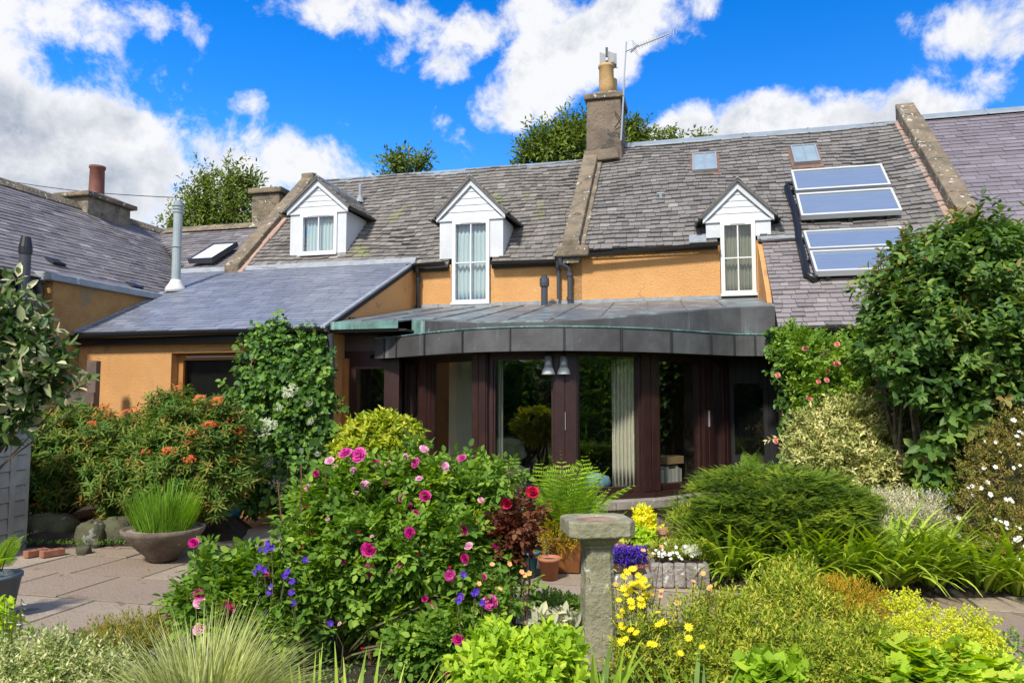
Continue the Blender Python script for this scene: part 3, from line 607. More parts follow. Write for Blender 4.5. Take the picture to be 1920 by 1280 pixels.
# ---------------------------------------------------------------- skylights on the main roof
def onroof(u, v, z0=4.24, k=K, h=0.): # point on slope, lifted along normal
    L_ = math.sqrt(1 + k * k); return Vector((u, v - .0 - h * k / L_, z0 + k * (v + .12) + h / L_))
def roofbox(mb, c, h0, h1, z0=4.24, k=K): # c = 4 corners (u,v)
    mb.hexa([onroof(u, v, z0, k, h0) for u, v in c], [onroof(u, v, z0, k, h1) for u, v in c]); return mb
for (u0, u1, v0, v1) in ((3.37, 3.84, 1.86, 2.44), (5.25, 5.71, 1.88, 2.46)):
    e = .05; mb = MB(); roofbox(mb, [(u0 - e, v0 - .10), (u1 + e, v0 - .10), (u1 + e, v1 + e), (u0 - e, v1 + e)], .0, .05)
    sk = mb.build('skylight', M['rust'], cot)
    mb = MB(); fw = .03; um = (u0 + u1) / 2
    for c in ([(u0, v0), (u0 + fw, v0), (u0 + fw, v1), (u0, v1)], [(u1 - fw, v0), (u1, v0), (u1, v1), (u1 - fw, v1)], [(um - .012, v0 + fw), (um + .012, v0 + fw), (um + .012, v1 - fw), (um - .012, v1 - fw)],
              [(u0 + fw, v0), (u1 - fw, v0), (u1 - fw, v0 + fw), (u0 + fw, v0 + fw)], [(u0 + fw, v1 - fw), (u1 - fw, v1 - fw), (u1 - fw, v1), (u0 + fw, v1)]): roofbox(mb, c, .055, .12)
    mb.build('skylight_frame', M['alu'], sk)
    mb = MB(); roofbox(mb, [(u0 + fw, v0 + fw), (u1 - fw, v0 + fw), (u1 - fw, v1 - fw), (u0 + fw, v1 - fw)], .09, .10); mb.build('pane', M['skyglass'], sk)
# little lead vents
for (u, v, z0) in ((2.79, 1.15, 4.24),):
    mb = MB(); roofbox(mb, [(u - .16, v - .06), (u + .16, v - .06), (u + .13, v + .12), (u - .13, v + .12)], .03, .042, z0); p = onroof(u, v, z0, K, .04); mb.tube([p, p + Vector((0, 0, .10))], .035, 10); mb.tube([p + Vector((-.07, 0, .1)), p + Vector((.07, 0, .1))], .02, 8); mb.build('roof_vent', M['lead'], cot)
p = onroof(-3.72, 1.95, 4.12, K, .02); mb = MB(); mb.tube([p, p + Vector((0, 0, .36))], .04, 12); mb.tube([p + Vector((0, -.03, -.06)), p + Vector((0, 0, .1))], [.11, .045], 12); mb.build('soil_vent_pipe', M['lead'], cot)
# vent pipe standing on the flat roof
mb = MB(); mb.tube([(.87, -.4, 3.2), (.87, -.4, 3.62)], .058, 14); mb.tube([(.87, -.4, 3.60), (.87, -.4, 3.66), (.87, -.4, 3.75)], [.08, .085, .08], 14); mb.tube([(.87, -.4, 3.75), (.87, -.4, 3.80)], .05, 14)
mb.build('vent_pipe', M['grey_pipe'], cot)
MB().tube([(.87, -.4, 3.22), (.87, -.4, 3.27)], [.12, .06], 14).build('pipe_collar', M['lead'], cot)
# tall flue on the left lean-to
fz = 4.2 - .44 * 1.28
mb = MB(); mb.tube([(-5.80, -1.28, fz), (-5.80, -1.28, fz + 1.62)], .078, 16)
for q in (.8, 1.44, 1.50, 1.56): mb.tube([(-5.80, -1.28, fz + q), (-5.80, -1.28, fz + q + .02)], .094, 16)
mb.tube([(-5.80, -1.28, fz + 1.62), (-5.80, -1.28, fz + 1.66)], .07, 16); fl = mb.build('flue', M['flue'], cot)
mb = MB(); mb.lathe([(.19, -.03), (.17, .05), (.10, .16), (.088, .20)], (-5.80, -1.28, fz), 18); mb.build('flue_flashing', M['cream'], fl, smooth=True)
# ---------------------------------------------------------------- flat copper roof of the garden room
C_ = [(-1.115, -2.93), (-.93, -3.0), (-.688, -3.13), (-.1, -3.58), (.55, -3.97), (1.2, -4.12), (1.85, -4.06), (2.5, -3.76), (3.08, -3.3), (3.57, -2.78), (3.88, -2.46), (4.16, -2.32), (4.46, -2.28)]
def catmull(C, k):
    out = []
    for i in range(len(C) - 1):
        p = [Vector(C[max(0, i - 1)]), Vector(C[i]), Vector(C[i + 1]), Vector(C[min(len(C) - 1, i + 2)])]
        for j in range(k):
            t = j / k; out.append(tuple(.5 * (2 * p[1] + (p[2] - p[0]) * t + (2 * p[0] - 5 * p[1] + 4 * p[2] - p[3]) * t * t + (3 * p[1] - p[0] - 3 * p[2] + p[3]) * t ** 3)))
    return out + [tuple(C[-1])]
KS = 4; P_ = catmull(C_, KS)
def offp(P, d):
    out = []
    for i in range(len(P)):
        a = P[max(0, i - 1)]; b = P[min(len(P) - 1, i + 1)]; tx, ty = b[0] - a[0], b[1] - a[1]; l = math.hypot(tx, ty); out.append((P[i][0] - ty / l * d, P[i][1] + tx / l * d))
    return out
Q1 = offp(P_, .05); Q2 = offp(P_, .24)
fasc = None
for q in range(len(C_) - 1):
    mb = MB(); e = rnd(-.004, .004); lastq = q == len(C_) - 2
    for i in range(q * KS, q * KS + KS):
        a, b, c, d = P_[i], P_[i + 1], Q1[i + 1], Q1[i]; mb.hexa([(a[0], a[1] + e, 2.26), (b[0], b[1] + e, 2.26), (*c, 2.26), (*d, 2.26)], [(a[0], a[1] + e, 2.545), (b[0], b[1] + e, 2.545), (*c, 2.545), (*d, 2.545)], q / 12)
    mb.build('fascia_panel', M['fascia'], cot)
    if not lastq:
        nx, ny = (b[0] - c[0]), (b[1] - c[1]); l = math.hypot(nx, ny); nx /= l; ny /= l; mb = MB(); tx, ty = -ny, nx; s_ = .010
        F_ = lambda k, o, z: (b[0] + tx * s_ * k + nx * o, b[1] + ty * s_ * k + ny * o, z)
        mb.hexa([F_(-1, 0, 2.262), F_(1, 0, 2.262), F_(1, .022, 2.262), F_(-1, .022, 2.262)], [F_(-1, 0, 2.55), F_(1, 0, 2.55), F_(1, .022, 2.55), F_(-1, .022, 2.55)]); mb.build('seam', M['seam'], cot)
lip = MB()
for i in range(len(P_) - 1):
    a, b, c, d = offp(P_, -.012)[i], offp(P_, -.012)[i + 1], offp(P_, .065)[i + 1], offp(P_, .065)[i]
    lip.hexa([(*a, 2.547), (*b, 2.547), (*c, 2.547), (*d, 2.547)], [(*a, 2.562), (*b, 2.562), (*c, 2.562), (*d, 2.562)])
lip.build('gutter_lip', M['verdi'], cot)
MB().prism([(P_[0][0], P_[0][1] + .002, 2.262), (P_[0][0] + .05, P_[0][1] + .03, 2.262), (P_[0][0] + .15, -2.4, 2.262), (P_[0][0] + .10, -2.4, 2.262)], (0, 0, .28)).build('fascia_panel', M['fascia'], cot)
dz = lambda v: 3.33 + .18 * v
D_ = [Q2[i] for i in range(2 * KS, len(Q2) - 2 * KS - 1, 2)] + [(4.0, -2.12), (4.455, -2.04)]
# upper tier upstand
for i in range(len(D_) - 1):
    a, b = D_[i], D_[i + 1]; mb = MB(); c, d = (b[0] * .985 + .02, b[1] + .05), (a[0] * .985 + .02, a[1] + .05)
    mb.hexa([(*a, 2.40), (*b, 2.40), (*c, 2.40), (*d, 2.40)], [(*a, dz(a[1])), (*b, dz(b[1])), (*c, dz(b[1])), (*d, dz(a[1]))])
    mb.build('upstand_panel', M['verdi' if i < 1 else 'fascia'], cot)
mb = MB(); e_ = offp(P_, .05)
for i in range(len(P_) - 1): mb.hexa([(*e_[i], 2.40), (*e_[i + 1], 2.40), (*Q2[i + 1], 2.40), (*Q2[i], 2.40)], [(*e_[i], 2.43), (*e_[i + 1], 2.43), (*Q2[i + 1], 2.43), (*Q2[i], 2.43)])
mb.build('gutter_bed', M['lead'], cot)
mb = MB(); poly = [(-1.655, -.03), (-1.655, -3.30), (D_[0][0] - .06, -3.28)] + D_ + [(4.455, -.03)]
mb.prism([(u, v, dz(v)) for u, v in poly], (0, 0, .02)); mb.build('flat_roof', M['deck'], cot)
mb = MB(); mb.prism([(-1.655, -3.31, 2.655), (-1.655, -3.31, dz(-3.31) + .03), (-1.655, -3.29, dz(-3.31) + .03), (-1.655, -3.29, 2.655)], (1.05, 0, 0))
mb.build('roof_edge', M['verdi'], cot)
mb = MB()
ends = [(-1.2, -3.2), (-.75, -3.15)] + [((a[0] + b[0]) / 2, (a[1] + b[1]) / 2 + .02) for a, b in list(zip(D_, D_[1:]))[1::2]]
starts = [-1.0, -.4, .05, .5, .98, 1.5, 2.05, 2.6, 3.15, 3.7, 4.1]
for (e0, s0) in zip(ends, starts):
    a = Vector((s0, -.35, dz(-.35) + .028)); b = Vector((e0[0], e0[1] + .02, dz(e0[1]) + .028)); mb.tube([a, b], .016, 6)
mb.build('roof_roll', M['deck'], cot)
MB().box(-1.652, -.80, -2.80, -2.76, 2.38, 2.618).build('fascia_panel', M['brownsheet'], cot)
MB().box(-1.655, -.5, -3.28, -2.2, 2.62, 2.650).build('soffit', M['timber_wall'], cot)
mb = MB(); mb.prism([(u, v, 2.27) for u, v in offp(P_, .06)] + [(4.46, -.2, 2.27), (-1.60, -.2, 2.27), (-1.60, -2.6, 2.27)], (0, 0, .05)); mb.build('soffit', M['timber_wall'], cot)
# ---------------------------------------------------------------- curved glazing
G_ = [(-.80, -2.40), (-.35, -2.83), (.69, -3.55), (1.79, -3.66), (2.76, -3.01), (3.47, -2.12), (3.72, -1.72)]
def seg(a, b, f0, f1, off0, off1, z0, z1, mb):
    tx, ty = b[0] - a[0], b[1] - a[1]; l = math.hypot(tx, ty); tx /= l; ty /= l; nx, ny = ty, -tx
    pt = lambda d, o: (a[0] + tx * d + nx * o, a[1] + ty * d + ny * o)
    c = [pt(f0, off1), pt(f1, off1), pt(f1, off0), pt(f0, off0)]
    mb.hexa([(*q, z0) for q in c], [(*q, z1) for q in c]); return mb
ZS, ZT = .50, 2.268
wins = []
for i in range(len(G_) - 1):
    a, b = G_[i], G_[i + 1]; L_ = math.hypot(b[0] - a[0], b[1] - a[1]); pw = .10 if L_ > .7 else .04
    mb = MB(); fo = .07
    # outer frame of the light
    seg(a, b, pw, pw + .06, -.04, .055, ZS, ZT, mb); seg(a, b, L_ - pw - .06, L_ - pw, -.04, .055, ZS, ZT, mb)
    seg(a, b, pw + .06, L_ - pw - .06, -.04, .055, ZS, ZS + .075, mb); seg(a, b, pw + .06, L_ - pw - .06, -.04, .055, ZT - .09 if i != 3 else ZT - .045, ZT, mb)
    seg(a, b, pw + .06, pw + .085, -.02, .03, ZS + .075, ZT - .05, mb)
    f = mb.build('window_frame', M['timber'], cot)
    mb = MB(); seg(a, b, pw + .055, L_ - pw - .055, -.004, .004, ZS + .07, ZT - .04, mb); mb.build('pane', M['glass'], f)
for i, (a, wd, dp) in enumerate(zip(G_[0:], (.08, .10, .125, .15, .145, .11, .09), (.06,) * 7)):
    p = G_[max(0, i - 1)]; q = G_[min(len(G_) - 1, i + 1)]; tx, ty = q[0] - p[0], q[1] - p[1]; l = math.hypot(tx, ty); tx /= l; ty /= l
    mb = MB(); A = (a[0] - tx * wd, a[1] - ty * wd); B = (a[0] + tx * wd, a[1] + ty * wd)
    seg(A, B, 0, wd * 2, -.09, .075, ZS - .03, ZT, mb); seg(A, B, wd * .12, wd * .9, .0755, .088, ZS, ZT, mb); seg(A, B, wd * 1.0, wd * 1.88, .0755, .092, ZS, ZT, mb)
    po = mb.build('post', M['timber'], cot, bevel=.004)
    if i in (3, 5): seg(A, B, wd * .94, wd * .98, .076, .11, 1.30, 1.52, MB()).build('handle', M['alu'], po)
gp = G_; mb = MB(); o1, o2 = offp(gp, -.13), offp(gp, .08)
for i in range(len(gp) - 1): mb.hexa([(*o1[i], .43), (*o1[i + 1], .43), (*o2[i + 1], .43), (*o2[i], .43)], [(*o1[i], .495), (*o1[i + 1], .495), (*o2[i + 1], .495), (*o2[i], .495)])
mb.build('window_sill', M['timber'], cot)
o1, o2 = offp(gp, -.30), offp(gp, .3)
for i in range(len(gp) - 1):
    k = 2 if i in (1, 2, 3, 4) else 1
    for j in range(k):
        f0, f1 = j / k, (j + 1) / k - .006
        lp = lambda p, q, f: (p[0] + (q[0] - p[0]) * f, p[1] + (q[1] - p[1]) * f)
        c = [lp(o1[i], o1[i + 1], f0), lp(o1[i], o1[i + 1], f1), lp(o2[i], o2[i + 1], f1), lp(o2[i], o2[i + 1], f0)]
        h = rnd(-.004, .004); MB().hexa([(*q, .325) for q in c], [(*q, .428 + h) for q in c]).build('ledge_stone', M['sill'], cot, bevel=.01)
mb = MB(); o1, o2 = offp(gp, -.20), offp(gp, .2)
for i in range(len(gp) - 1): mb.hexa([(*o1[i], -.05), (*o1[i + 1], -.05), (*o2[i + 1], -.05), (*o2[i], -.05)], [(*o1[i], .322), (*o1[i + 1], .322), (*o2[i + 1], .322), (*o2[i], .322)])
mb.build('wall', M['stone'], cot)
# side returns: door recess at left, dark boarded recess at right
mb = MB(); frame(mb, -1.57, -.92, .1, 2.22, .10, -2.80, -2.74, bot=.3); mb.box(-1.66, -.80, -2.79, -2.75, 2.22, 2.38); mb.box(-.92, -.78, -2.82, -2.70, .1, 2.27)
f = mb.build('door_frame', M['timber'], cot); MB().box(-1.48, -1.01, -2.775, -2.77, .38, 2.14).build('pane', M['glass'], f)
MB().box(-1.655, -1.575, -2.86, -2.74, .1, 2.27).build('door_post', M['ochre_wood'], cot)
mb = MB(); mb.box(3.70, 4.50, -1.62, -1.56, .0, 2.27)
for k in range(7): mb.box(3.72 + k * .11, 3.72 + k * .11 + .10, -1.64, -1.621, .0, 2.26)
mb.build('boarding', M['timber_wall'], cot)
mb = MB(); mb.box(3.9, 4.3, -1.66, -1.645, .9, 1.9); mb.build('pane', M['glass_dark'], cot)
# interior of the garden room
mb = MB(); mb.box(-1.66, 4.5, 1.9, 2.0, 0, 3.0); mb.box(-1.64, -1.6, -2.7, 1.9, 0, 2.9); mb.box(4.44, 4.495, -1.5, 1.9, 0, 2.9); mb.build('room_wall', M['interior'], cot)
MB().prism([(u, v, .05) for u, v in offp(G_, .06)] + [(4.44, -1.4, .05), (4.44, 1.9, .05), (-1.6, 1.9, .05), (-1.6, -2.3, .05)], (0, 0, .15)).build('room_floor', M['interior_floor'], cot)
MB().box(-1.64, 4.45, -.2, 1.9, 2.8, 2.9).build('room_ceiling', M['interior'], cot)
MB().box(-.30, .22, -2.0, -1.95, .2, 2.26).build('room_partition', M['lightwall'], cot)
o1, o2 = offp(gp, .09), offp(gp, .45); mb = MB()
for i in range(len(gp) - 1): mb.hexa([(*o1[i], .44), (*o1[i + 1], .44), (*o2[i + 1], .44), (*o2[i], .44)], [(*o1[i], .50), (*o1[i + 1], .50), (*o2[i + 1], .50), (*o2[i], .50)])
mb.build('inner_sill', M['white'], cot)
curtain('curtain', 2.30, 2.64, .52, 2.20, -3.02, M['curtain'], cot, 7, .035, 'long cream curtain gathered at the right side of the big middle garden room window')
curtain('curtain', .84, .91, .52, 2.20, -3.36, M['curtain'], cot, 2, .02, 'thin strip of cream curtain beside the dark post left of the fern')
curtain('curtain', 3.44, 3.52, .55, 2.20, -1.95, M['curtain'], cot, 2, .02, 'narrow edge of pale curtain right of the window with the books')
curtain('curtain', -.72, -.52, .52, 2.20, -2.28, M['curtain'], cot, 3, .03, 'dim curtain edge beside the left end post of the garden room')
# books, box, cushion, pot on the inner sill
random.seed(21); tone = [(.62, .60, .50), (.55, .55, .48), (.68, .66, .58), (.45, .50, .40), (.60, .55, .42), (.35, .36, .33)]
bookm = [plain('book_cover', c, .7) for c in tone]
a, b = Vector((2.80, -2.70)), Vector((3.24, -2.14)); dr = (b - a).normalized(); nr = Vector((dr.y, -dr.x)); q = 0.
places = ['at the left end of', 'second from the left in', 'third from the left in', 'fourth from the left in', 'fifth from the left in', 'sixth from the left in', 'middle one of', 'sixth from the right in', 'fifth from the right in', 'fourth from the right in', 'third from the right in', 'second from the right in', 'at the right end of']
for k in range(13):
    t = rnd(.036, .056); h = rnd(.22, .27); d0 = rnd(0, .015); A = a + dr * q; B = a + dr * (q + t - .004)
    c = [A + nr * (.02 - d0), B + nr * (.02 - d0), B - nr * .17, A - nr * .17]; mb = MB(); mb.hexa([(*tow(*p), .505) for p in c], [(*tow(*p), .505 + h) for p in c])
    o = mb.build('book', bookm[k % 6], bevel=.003); tag(o, 'pale upright book ' + places[k] + ' the row on the window sill', 'book', 'books standing on the garden room window sill'); q += t
A = a + dr * .27; B = a + dr * .60; c = [A + nr * .03, B + nr * .03, B - nr * .2, A - nr * .2]; mb = MB()
mb.hexa([(*tow(*p), .80) for p in c], [(*tow(*p), .815) for p in c])
for (p0, p1) in zip(c, c[1:] + c[:1]):
    i0 = p0 + (sum(c, Vector((0, 0))) / 4 - p0) * .08; i1 = p1 + (sum(c, Vector((0, 0))) / 4 - p1) * .08
    mb.hexa([(*tow(*p0), .815), (*tow(*p1), .815), (*tow(*i1), .815), (*tow(*i0), .815)], [(*tow(*p0), .90), (*tow(*p1), .90), (*tow(*i1), .90), (*tow(*i0), .90)])
tag(mb.build('wooden_tray', plain('pale_wood', (.40, .27, .13), .6)), 'shallow wooden tray lying on top of the row of books', 'tray')
c0 = tow(2.02, -3.28); mb = MB(); mb.lathe([(.02, 0), (.20, .015), (.27, .10), (.24, .19), (.12, .235), (.02, .24)], (c0[0], c0[1], .505), 20, 1.1, .5)
cu = mb.build('cushion', surf('blue_cushion_cloth', (.20, .36, .42), (.14, .27, .33), 6, .9, .004, 40), smooth=True); tag(cu, 'pale blue cushion lying on the sill behind the middle window', 'cushion')
c0 = tow(2.66, -2.80); mb = MB(); mb.lathe([(.04, 0), (.055, .10), (.062, .10), (.062, .125), (.045, .125), (.04, .09)], (c0[0], c0[1], .505), 16); tag(mb.build('plant_pot', M['terracotta'], smooth=True), 'tiny clay pot on the indoor sill beside the long cream curtain', 'plant pot')
# outside floodlights under the fascia
for (px, py, dx, lab) in ((1028, 694, -.03, 'left one of the two silver spotlights hanging under the curved roof'), (1057, 694, .03, 'right one of the two silver spotlights hanging under the curved roof')):
    x, y, z = at(px, py, 9.25); e = empty('spotlight', (x, y, z), 0, lab, 'spotlight', 'spotlights under the garden room roof')
    MB().tube([(dx * .3, .06, .27), (dx * .3, .02, .21), (0, 0, .17)], .012, 8).tube([(dx * .3, .06, .25), (dx * .3, .06, .28)], .035, 12).build('bracket', M['black'], e)
    MB().lathe([(.02, .185), (.045, .17), (.05, .08), (.055, .03), (.04, .03)], (0, 0, 0), 18).build('lamp_housing', M['alu'], e, smooth=True)
    MB().lathe([(.055, .035), (.072, .0), (.085, -.05), (.080, -.052), (.06, -.02), (.03, .02)], (0, 0, 0), 20).build('reflector', plain('spot_reflector', (.75, .74, .70), .25), e, smooth=True)
# TV aerial
e = empty('tv_aerial', (0, 0, 0), 0, 'metal tv aerial on a tall thin pole strapped to the middle chimney', 'aerial')
e.location = HOUSE; e.rotation_euler = (0, 0, -TH)
MB().tube([(1.93, 2.46, 7.05), (2.02, 2.44, 8.35)], .019, 8).tube([(1.99, 2.42, 8.0), (2.07, 2.44, 9.16)], .014, 8).build('mast', M['alu'], e)
mb = MB(); mb.tube([(1.80, 2.5, 7.35), (1.93, 2.44, 7.5), (1.80, 2.5, 7.7)], .012, 6); mb.tube([(1.95, 2.46, 7.3), (2.0, 3.1, 7.3)], .012, 6); mb.tube([(1.97, 2.46, 7.75), (2.02, 3.1, 7.75)], .012, 6); mb.build('bracket', M['black'], e)
a = Vector((2.05, 2.42, 8.94)); b = Vector((2.95, 2.2, 9.10)); dd = (b - a).normalized(); sd2 = dd.cross(Vector((0, 0, 1))).normalized(); up2 = sd2.cross(dd).normalized(); mb = MB(); mb.tube([a, b], .014, 8); mb.build('boom', M['alu'], e)
mb = MB()
for k in range(15):
    p = a + dd * (.30 + k * .057)
    for s_ in (-1, 1): mb.tube([p - sd2 * .07 + up2 * s_ * .0, p + sd2 * .07], .0035, 4); mb.tube([p + up2 * .045 * s_ - sd2 * .05, p + up2 * .045 * s_ + sd2 * .05], .003, 4)
    mb.tube([p - up2 * .05, p + up2 * .05], .003, 4)
for k in range(6): mb.tube([a + dd * .22 + up2 * (k - 2.5) * .05 - sd2 * .12, a + dd * .20 + up2 * (k - 2.5) * .05 + sd2 * .12], .0035, 4)
mb.tube([a + dd * .1 - up2 * .06, a + dd * .28 + up2 * .03], .022, 6); mb.build('element', M['alu'], e)
# solar collectors
def collector(cs, z0, k, lab):
    e = empty('solar_collector', HOUSE, -TH, lab, 'solar panel', 'solar water panels on the right roof')
    uc = [sum(c[0] for c in cs) / 4, sum(c[1] for c in cs) / 4]; fw = .035
    pr_ = lambda c, h: onroof(c[0] - .02, c[1] - .19, z0, k, h)
    inn = [(c[0] + (uc[0] - c[0]) * (fw * 2 / 1.5), c[1] + (uc[1] - c[1]) * (fw * 2 / .55)) for c in cs]
    mb = MB()
    for i in range(4):
        j = (i + 1) % 4; mb.hexa([pr_(cs[i], .10), pr_(cs[j], .10), pr_(inn[j], .10), pr_(inn[i], .10)], [pr_(cs[i], .19), pr_(cs[j], .19), pr_(inn[j], .19), pr_(inn[i], .19)])
    mb.build('panel_frame', M['paleframe'], e); mb = MB(); mb.hexa([pr_(c, .105) for c in inn], [pr_(c, .165) for c in inn]); mb.build('collector_glass', M['collector'], e)
    mb = MB()
    for f in (.12, .5, .88):
        lo = [(cs[0][0] * (1 - f) + cs[1][0] * f - .03, cs[0][1]), (cs[0][0] * (1 - f) + cs[1][0] * f + .03, cs[0][1])]; hi = [(lo[1][0], cs[3][1]), (lo[0][0], cs[3][1])]
        mb.hexa([pr_(c, .0) for c in lo + hi], [pr_(c, .10) for c in lo + hi])
    mb.build('bracket', M['black'], e); return e
m_, n_ = newmat('collector_glass_surface'); tcx = n_.a('ShaderNodeTexCoord'); mpx = n_.a('ShaderNodeMapping', {'Vector': tcx.outputs['Object'], 'Scale': (1.2, 16, 16)})
nzx = n_.a('ShaderNodeTexNoise', {'Vector': mpx.outputs[0], 'Scale': 2., 'Detail': 3.}); cx_ = n_.mix(nzx.outputs[0], (.13, .17, .24), (.20, .25, .33))
bx_ = n_.a('ShaderNodeBsdfPrincipled', {'Base Color': cx_, 'Roughness': .13, 'Specular IOR Level': 1.0, 'Coat Weight': .6, 'Coat Roughness': .05}); n_.a('ShaderNodeOutputMaterial', {0: bx_.outputs[0]}); M['collector'] = m_
collector([(5.15, 1.12), (6.68, 1.12), (6.68, 1.72), (5.15, 1.72)], 4.24, K, 'topmost of the four solar panels, on the main roof under the skylight')
collector([(5.14, .44), (6.67, .44), (6.67, 1.03), (5.14, 1.03)], 4.24, K, 'second solar panel from the top, lower one on the main roof')
collector([(5.12, -.44), (6.55, -.44), (6.55, .10), (5.12, .10)], 4.30 - KR * .12, KR, 'third solar panel from the top, upper one on the lower roof')
collector([(5.12, -1.06), (6.55, -1.06), (6.55, -.50), (5.12, -.50)], 4.30 - KR * .12, KR, 'lowest of the four solar panels, half hidden by the big shrub')
mb = MB(); pts = [onroof(u, v, z, k, .08) for u, v, z, k in ((5.14, 1.25, 4.24, K), (5.03, 1.32, 4.24, K), (5.02, 1.2, 4.24, K), (5.06, .6, 4.24, K), (5.05, .1, 4.24, K), (5.03, -.1, 4.21, KR), (5.02, -.6, 4.21, KR), (5.0, -1.15, 4.21, KR), (5.10, -1.28, 4.21, KR))]
mb.tube([tuple((*tow(p.x, p.y), p.z)) for p in pts[2:]], .055, 8); mb.tube([tuple((*tow(p.x, p.y), p.z)) for p in pts[:3]], .03, 8)
for q in ((5.14, 1.08, 4.24, K), (5.14, .5, 4.24, K), (5.12, -.2, 4.21, KR), (5.12, -.8, 4.21, KR)):
    p = onroof(*q, .09); p2 = onroof(q[0] - .12, q[1] + .02, q[2], q[3], .09); mb.tube([(*tow(p.x, p.y), p.z), (*tow(p2.x, p2.y), p2.z)], .04, 8)
tag(mb.build('solar_pipe', M['black'], smooth=True), 'thick black insulated pipe running down the left side of the solar panels', 'pipe')
# ================================================================ LEFT WING
wing = empty('outbuilding', HOUSE, -TH, 'slate roofed wing at left with orange side wall and dark red chimney pot', 'outbuilding')
mb = MB(); mb.prism([(-6.12, -3.85, 0), (-5.88, -3.85, 0), (-5.88, -3.85, 3.42), (-6.12, -3.85, 3.42)], (0, 2.45, 0)); mb.build('wall', M['render_old'], wing)
mb = MB(); mb.box(-6.30, -6.05, -9, -3.86, 0, 3.35); mb.box(-9.3, -6.3, -3.4, -3.2, 0, 2.6); mb.build('wall', M['stone'], wing)
mb = MB(); mb.prism([(-6.24, -3.95, 3.425), (-5.80, -3.95, 3.425), (-5.80, -3.95, 3.53), (-5.9, -3.95, 3.56), (-6.2, -3.95, 3.58)], (0, 2.5, 0)); mb.build('wall_coping', M['lead'], wing, bevel=.015)
mb = MB(); O = Vector((-6.02, -10.5, 3.46)); kw_ = .72; slw = math.sqrt(1 + kw_ ** 2); ev = Vector((-1, 0, kw_)).normalized(); polyw = [(0, 0), (10.9, 0), (13.3, 3.08 * slw), (0, 3.08 * slw)]
slates(mb, O, (0, 1, 0), ev, polyw, expo=.135, width=.24, th=.010, jit=.008, sag=lambda s_, r_: .02 * math.sin(s_ * .8) * math.sin(r_ * .9))
r_ = mb.build('roof', M['slate_wing'], wing); nn = Vector((0, 1, 0)).cross(ev)
MB().prism([O + Vector((0, 1, 0)) * s_ + ev * q - nn * .005 for s_, q in polyw], -nn * .07).build('roof_deck', M['under'], r_)
MB().prism([(-9.1, -10.5, 5.68), (-12.1, -10.5, 3.5), (-12.1, -10.5, 3.4), (-9.1, -10.5, 5.58)], (0, 13.2, 0)).build('roof', M['slate_wing'], wing)
mb = MB()
for k in range(28): mb.hexa([(-9.30, -10.5 + k * .47, 5.56), (-8.94, -10.5 + k * .47, 5.60), (-8.94, -10.05 + k * .47, 5.60), (-9.30, -10.05 + k * .47, 5.56)], [(-9.16, -10.5 + k * .47, 5.76 + rnd(-.01, .01)), (-9.06, -10.5 + k * .47, 5.76), (-9.06, -10.05 + k * .47, 5.76), (-9.16, -10.05 + k * .47, 5.76 + rnd(-.01, .01))])
mb.build('ridge_capping', M['coping'], wing)
gutter([(-5.96, -10, 3.42), (-5.96, -3.96, 3.42)], wing, .06); mb = MB(); mb.box(-6.05, -6.0, -10, -3.97, 3.22, 3.42); mb.build('fascia_board', M['black'], wing)
mb = MB(); mb.box(-9.5, -8.8, -.25, .95, 5.2, 5.86); wc = mb.build('chimney', M['stone'], wing, bevel=.02)
mb = MB(); mb.box(-9.60, -8.70, -.35, 1.05, 5.862, 5.96); mb.hexa([(-9.55, -.3, 5.962), (-8.75, -.3, 5.962), (-8.75, 1.0, 5.962), (-9.55, 1.0, 5.962)], [(-9.35, .0, 6.06), (-8.95, .0, 6.06), (-8.95, .7, 6.06), (-9.35, .7, 6.06)]); mb.build('chimney_cap', M['coping'], wc, bevel=.02)
MB().lathe([(.17, 6.03), (.155, 6.1), (.145, 6.62), (.165, 6.64), (.165, 6.69), (.12, 6.69), (.12, 6.4)], (-9.15, .33, 0), 18).build('chimney_pot', M['redpot'], wc, smooth=True)
mb = MB(); mb.box(-5.86, -5.82, -3.30, -3.27, .2, 2.6); mb.build('cable', M['render_old'], wing)
for (v, q) in ((-5.9, .30), (-3.2, .55), (-1.75, .25)):
    p = O + Vector((0, 1, 0)) * (v + 10.5) + ev * q; mb = MB(); f_ = Vector((0, 1, 0)); mb.hexa([p - f_ * .13 + nn * .02, p + f_ * .13 + nn * .02, p + f_ * .13 + ev * .2 + nn * .02, p - f_ * .13 + ev * .2 + nn * .02], [p - f_ * .12 + nn * .07, p + f_ * .12 + nn * .07, p + f_ * .12 + ev * .2 + nn * .03, p - f_ * .12 + ev * .2 + nn * .03]); mb.build('roof_vent', M['black'], wing)
mb = MB(); mb.tube([(-5.93, -4.30, 2.2), (-5.93, -4.30, 3.75)], .075, 14); fw_ = mb.build('flue', M['grey_pipe'], wing); mb = MB(); mb.tube([(-5.93, -4.30, 3.751), (-5.93, -4.30, 3.85), (-5.93, -4.30, 4.0)], [.088, .088, .06], 14); mb.build('flue_cap', M['black'], fw_)
pipe([(-5.96, -4.05, 3.38), (-6.0, -3.98, 3.25), (-6.05, -3.98, 3.15)], .045, wing, mat='grey_pipe')
